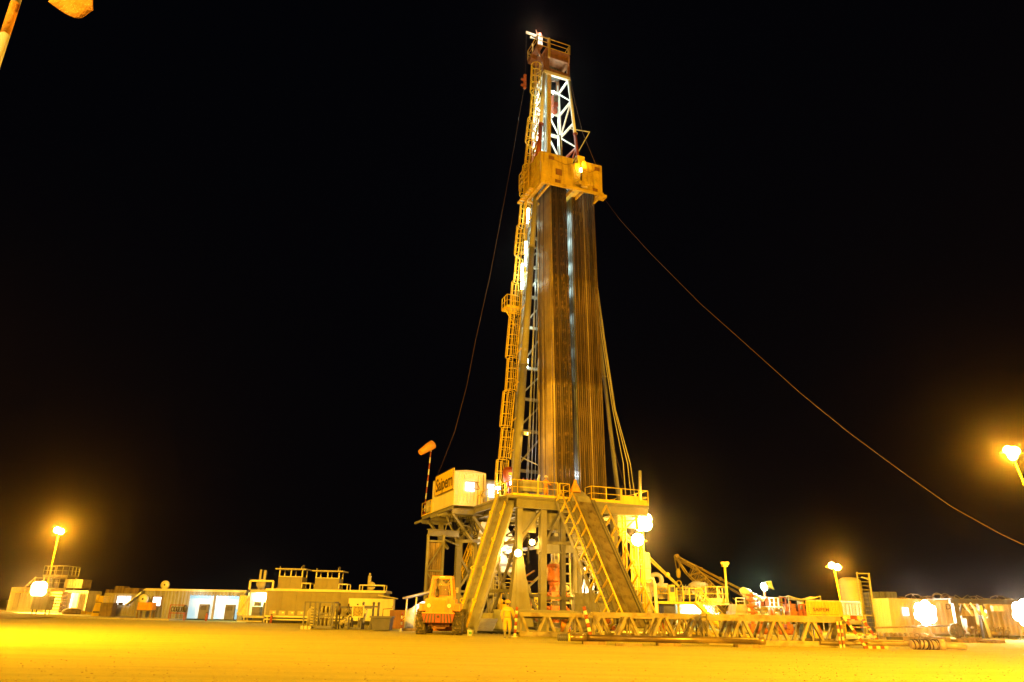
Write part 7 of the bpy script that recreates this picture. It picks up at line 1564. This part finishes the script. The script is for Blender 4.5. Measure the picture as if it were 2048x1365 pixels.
p = P(2022, 905, 48); flood_pole("tall lit floodlight pole leaning at the right edge of the picture", P(2045, 990, 48).x+2.2, 48, p.z, 0, 3, YEL, E_SOD, 12500, SODIUM, (p.x-P(2045, 990, 48).x-2.2, 0), (5, 20, 0), .3)
def white_flood(label, px, py, Y, power):
    p = P(px, py, Y); t = T("white_floodlight", label, "floodlight", (p.x, Y, 0)); mb = MB()
    for s in (-.45, .45): mb.bar((p.x+s, Y+.3, 0), (p.x, Y, p.z-.1), .05)
    mb.bar((p.x, Y-.5, 0), (p.x, Y, p.z-.1), .05); mb.bar((p.x-.6, Y+.3, .08), (p.x+.6, Y+.3, .08), .08); t.part("tripod", mb, GALV)
    for dx, dz in [(0, 0)]+[(.52*math.cos(R(60*k+20)), .52*math.sin(R(60*k+20))) for k in range(6)]:  # ring of added heads imitates the lamp's round glare
        c = Vector((p.x+dx, Y+.03*dx+.02*dz, p.z+dz)); mb = MB(); mb.lathe([(.1, -.25), (.25, -.2), (.4, 0), (.41, .05)], c, 16, axis=(0, -1, 0)); h = t.part("lamp_head", mb, GALV); mb = MB(); mb.lathe([(.39, .06), (.3, .1), (.02, .12)], c, 16, axis=(0, -1, 0)); t.part("lamp_glass", mb, E_WHT, h)
    lamp("floodlight_beam", (p.x, Y-.7, p.z), power*1.15, WHITE, t.o, .4, 150, (0, 0, 1.4), .5)
white_flood("dazzling white floodlight on a tripod before the long lettered cabin", 1850, 1226, 58.5, 1300)
white_flood("dazzling white floodlight on a tripod under the gantry at the right edge", 2048, 1226, 54.0, 2200)
# bulkhead lamps inside the substructure
for (px, py, v, pw, lb_, r_) in ((1035, 1107, 5.5, 500, "round bulkhead lamp glowing on the front left column of the substructure", .24), (1063, 1085, 4.0, 350, "round bulkhead lamp glowing higher up inside the left bay of the substructure", .2)):
    q = RV(px, py, v); t = T("bulkhead_lamp", lb_, "lamp", (q[0], v, q[2]), 'rig'); mb = MB(); mb.ball((q[0], v+.12, q[2]), r_, 12); t.part("lamp_glass", mb, E_SODS); mb = MB(); mb.lathe([(r_*.7, -.12), (r_*1.1, .06)], (q[0], v, q[2]), 12, axis=(0, 1, 0)); t.part("lamp_base", mb, GALV)
    lamp("lamp_glow", W(q[0], v+.6, q[2]), pw, SODPALE, t.o, .2)
for (u, v, z, pw, c_) in ((-3.7, -1.5, 5.8, 380, WHITE), (-.5, -1.2, 7.6, 450, SODPALE), (1.8, 0, 6.8, 300, SODPALE), (.3, 1.3, 2.2, 260, SODPALE), (-2.2, -3, 2.8, 350, SODPALE), (4.0, -2.6, 4.6, 300, SODPALE)):
    t = T("work_lamp", "small work lamp among the beams under the rig floor, " + {-4.2: "x", -3.7: "before the drawworks housing", -.5: "high behind the valve stack", 1.8: "high behind the stairway", .3: "low beside the valve stack", -2.2: "low behind the left bay", 4.0: "near its right end"}[u], "work light", (u, v, z), 'rig', group="work lamps under the rig floor"); mb = MB(); mb.box(u-.12, u+.12, v-.1, v+.02, z-.08, z+.1); t.part("lamp_glass", mb, E_SODS); mb = MB(); mb.box(u-.15, u+.15, v-.2, v-.1, z-.1, z+.13); t.part("lamp_base", mb, GALV)
    lamp("lamp_glow", W(u, v+.25, z), pw, c_, t.o, .15)
# lamp on the monkey board
t = T("board_lamp", "bright lamp fixed in the middle of the monkey board front", "work light", (.55, 4.7, 38.2), 'rig'); mb = MB(); mb.ball((.55, 4.72, 38.25), .2, 10); t.part("lamp_glass", mb, E_SODS); mb = MB(); mb.box(.3, .8, 4.4, 4.6, 38.3, 38.6); t.part("lamp_base", mb, GALV)
lamp("lamp_glow", W(.5, 5.1, 38.7), 60, SODPALE, t.o, .1)
# floodlight masts of the near yard, behind and beside the viewpoint
flood_pole("tall floodlight pole at the near left of the yard outside the picture", -30, 25, 11.5, 0, 4, YEL, E_SOD, 84000, SODIUM, (0, 0), (-10, 42, 0), .45, .35, 165)
flood_pole("tall floodlight pole at the near right of the yard outside the picture", 24, 11, 11.5, 0, 4, YEL, E_SOD, 84000, SODIUM, (0, 0), (-3, 42, 0), .45, .35, 160)
flood_pole("tall floodlight pole behind the viewpoint on the left", -14, -14, 15, 0, 4, YEL, E_SOD, 80000, SODPALE, (0, 0), (2, 55, 16), .45, .35, 80)
flood_pole("tall floodlight pole behind the viewpoint on the right", 20, -10, 15, 0, 4, YEL, E_SOD, 76000, SODIUM, (0, 0), (5, 55, 16), .45, .35, 80)
# ------------------------------------------------------------------ near flagpole with windsock at upper left
NYp = 6.0; a, b = P(-14, 150, NYp), P(33, 0, NYp); d = (b-a); t = T("flagpole", "red and white banded pole leaning past the upper left corner close by", "pole", (a.x+d.x*(-a.z/d.z), NYp, 0)); 
mb = MB(); g0 = Vector((-5.32, NYp, 0)); top = Vector((-5.32+.02, NYp, 9.0))
zc = [0, .9, 1.8, 2.7, 3.6, 4.5, 5.4, 6.13, 6.86, 7.26, 8.0, 9.0]
zs = [P(-14, 200, NYp).z]
zb0, zb1 = P(8, 70, NYp).z, P(35, 8, NYp).z
lv = [0, .9, 1.8, 2.7, 3.6, 4.5, 5.4, zb0-.75, zb0, zb1, zb1+.5, zb1+1.1]
for k in range(len(lv)-1):
    mb.mi = 1 if k % 2 == 0 else 0
    if abs(lv[k]-zb0) < .01: mb.mi = 1
    elif abs(lv[k+1]-zb0) < .01: mb.mi = 0
    elif k == len(lv)-3: mb.mi = 0
    mb.tube((P(20, 40, NYp).x, NYp, lv[k]), (P(20, 40, NYp).x, NYp, lv[k+1]), .045, 14)
t.o.location = (P(20, 40, NYp).x, NYp, 0); t.base = Vector((P(20, 40, NYp).x, NYp, 0)); t.part("pole_shaft", mb, [WHT, TARP]); mb = MB(); mb.lathe([(.16, 0), (.16, .03), (.06, .06)], (P(20, 40, NYp).x, NYp, 0), 12); t.part("base_plate", mb, GALV)
c0, c1, c2, c3 = P(98, -30, 6.1), P(104, 8, 6.1), P(190, 30, 6.2), P(198, -30, 6.2)
t = T("windsock", "blurred orange cloth hanging into the upper left corner", "windsock", (c2.x, 6.15, c2.z-.2)); mb = MB()
top = 8.2
pts = []; NXw = 12
for j in range(8):
    for i in range(NXw+1):
        k = i/NXw; lo = P(97+95*k, 2+29*math.sin(k*PI/2)**.9, 6.1); hi = P(100+100*k, -45, 6.1); q = lo.lerp(hi, j/7); pts.append((q.x, 6.1+.1*math.sin(k*4+j*.3), q.z))
mb.add(pts, [(j*(NXw+1)+i, j*(NXw+1)+i+1, (j+1)*(NXw+1)+i+1, (j+1)*(NXw+1)+i) for j in range(7) for i in range(NXw)], True); o = t.part("cloth", mb, TARP); o.modifiers.new("thickness", 'SOLIDIFY').thickness = .01
mb = MB(); mb.tube((-5.2, 6.1, top), (c2.x+.1, 6.25, top), .02, 8); t.part("frame_rod", mb, GALV)
# ------------------------------------------------------------------ dusty air
HD = 0.0003
if HD > 0:
    mb = MB(); mb.box(-505, 505, -505, 505, -1, 62)
    hm = bpy.data.materials.new("dusty_air"); hm.use_nodes = True; nt = hm.node_tree; nt.nodes.remove(nt.nodes["Principled BSDF"])
    pv = nt.nodes.new("ShaderNodeVolumePrincipled"); pv.inputs["Density"].default_value = HD; pv.inputs["Color"].default_value = (.95, .72, .6, 1); pv.inputs["Anisotropy"].default_value = 0.97
    nt.links.new(pv.outputs[0], nt.nodes["Material Output"].inputs["Volume"]); 
    hz = one("haze", "thin dusty night air glowing around the lamps", "haze", mb, hm, kind="stuff")
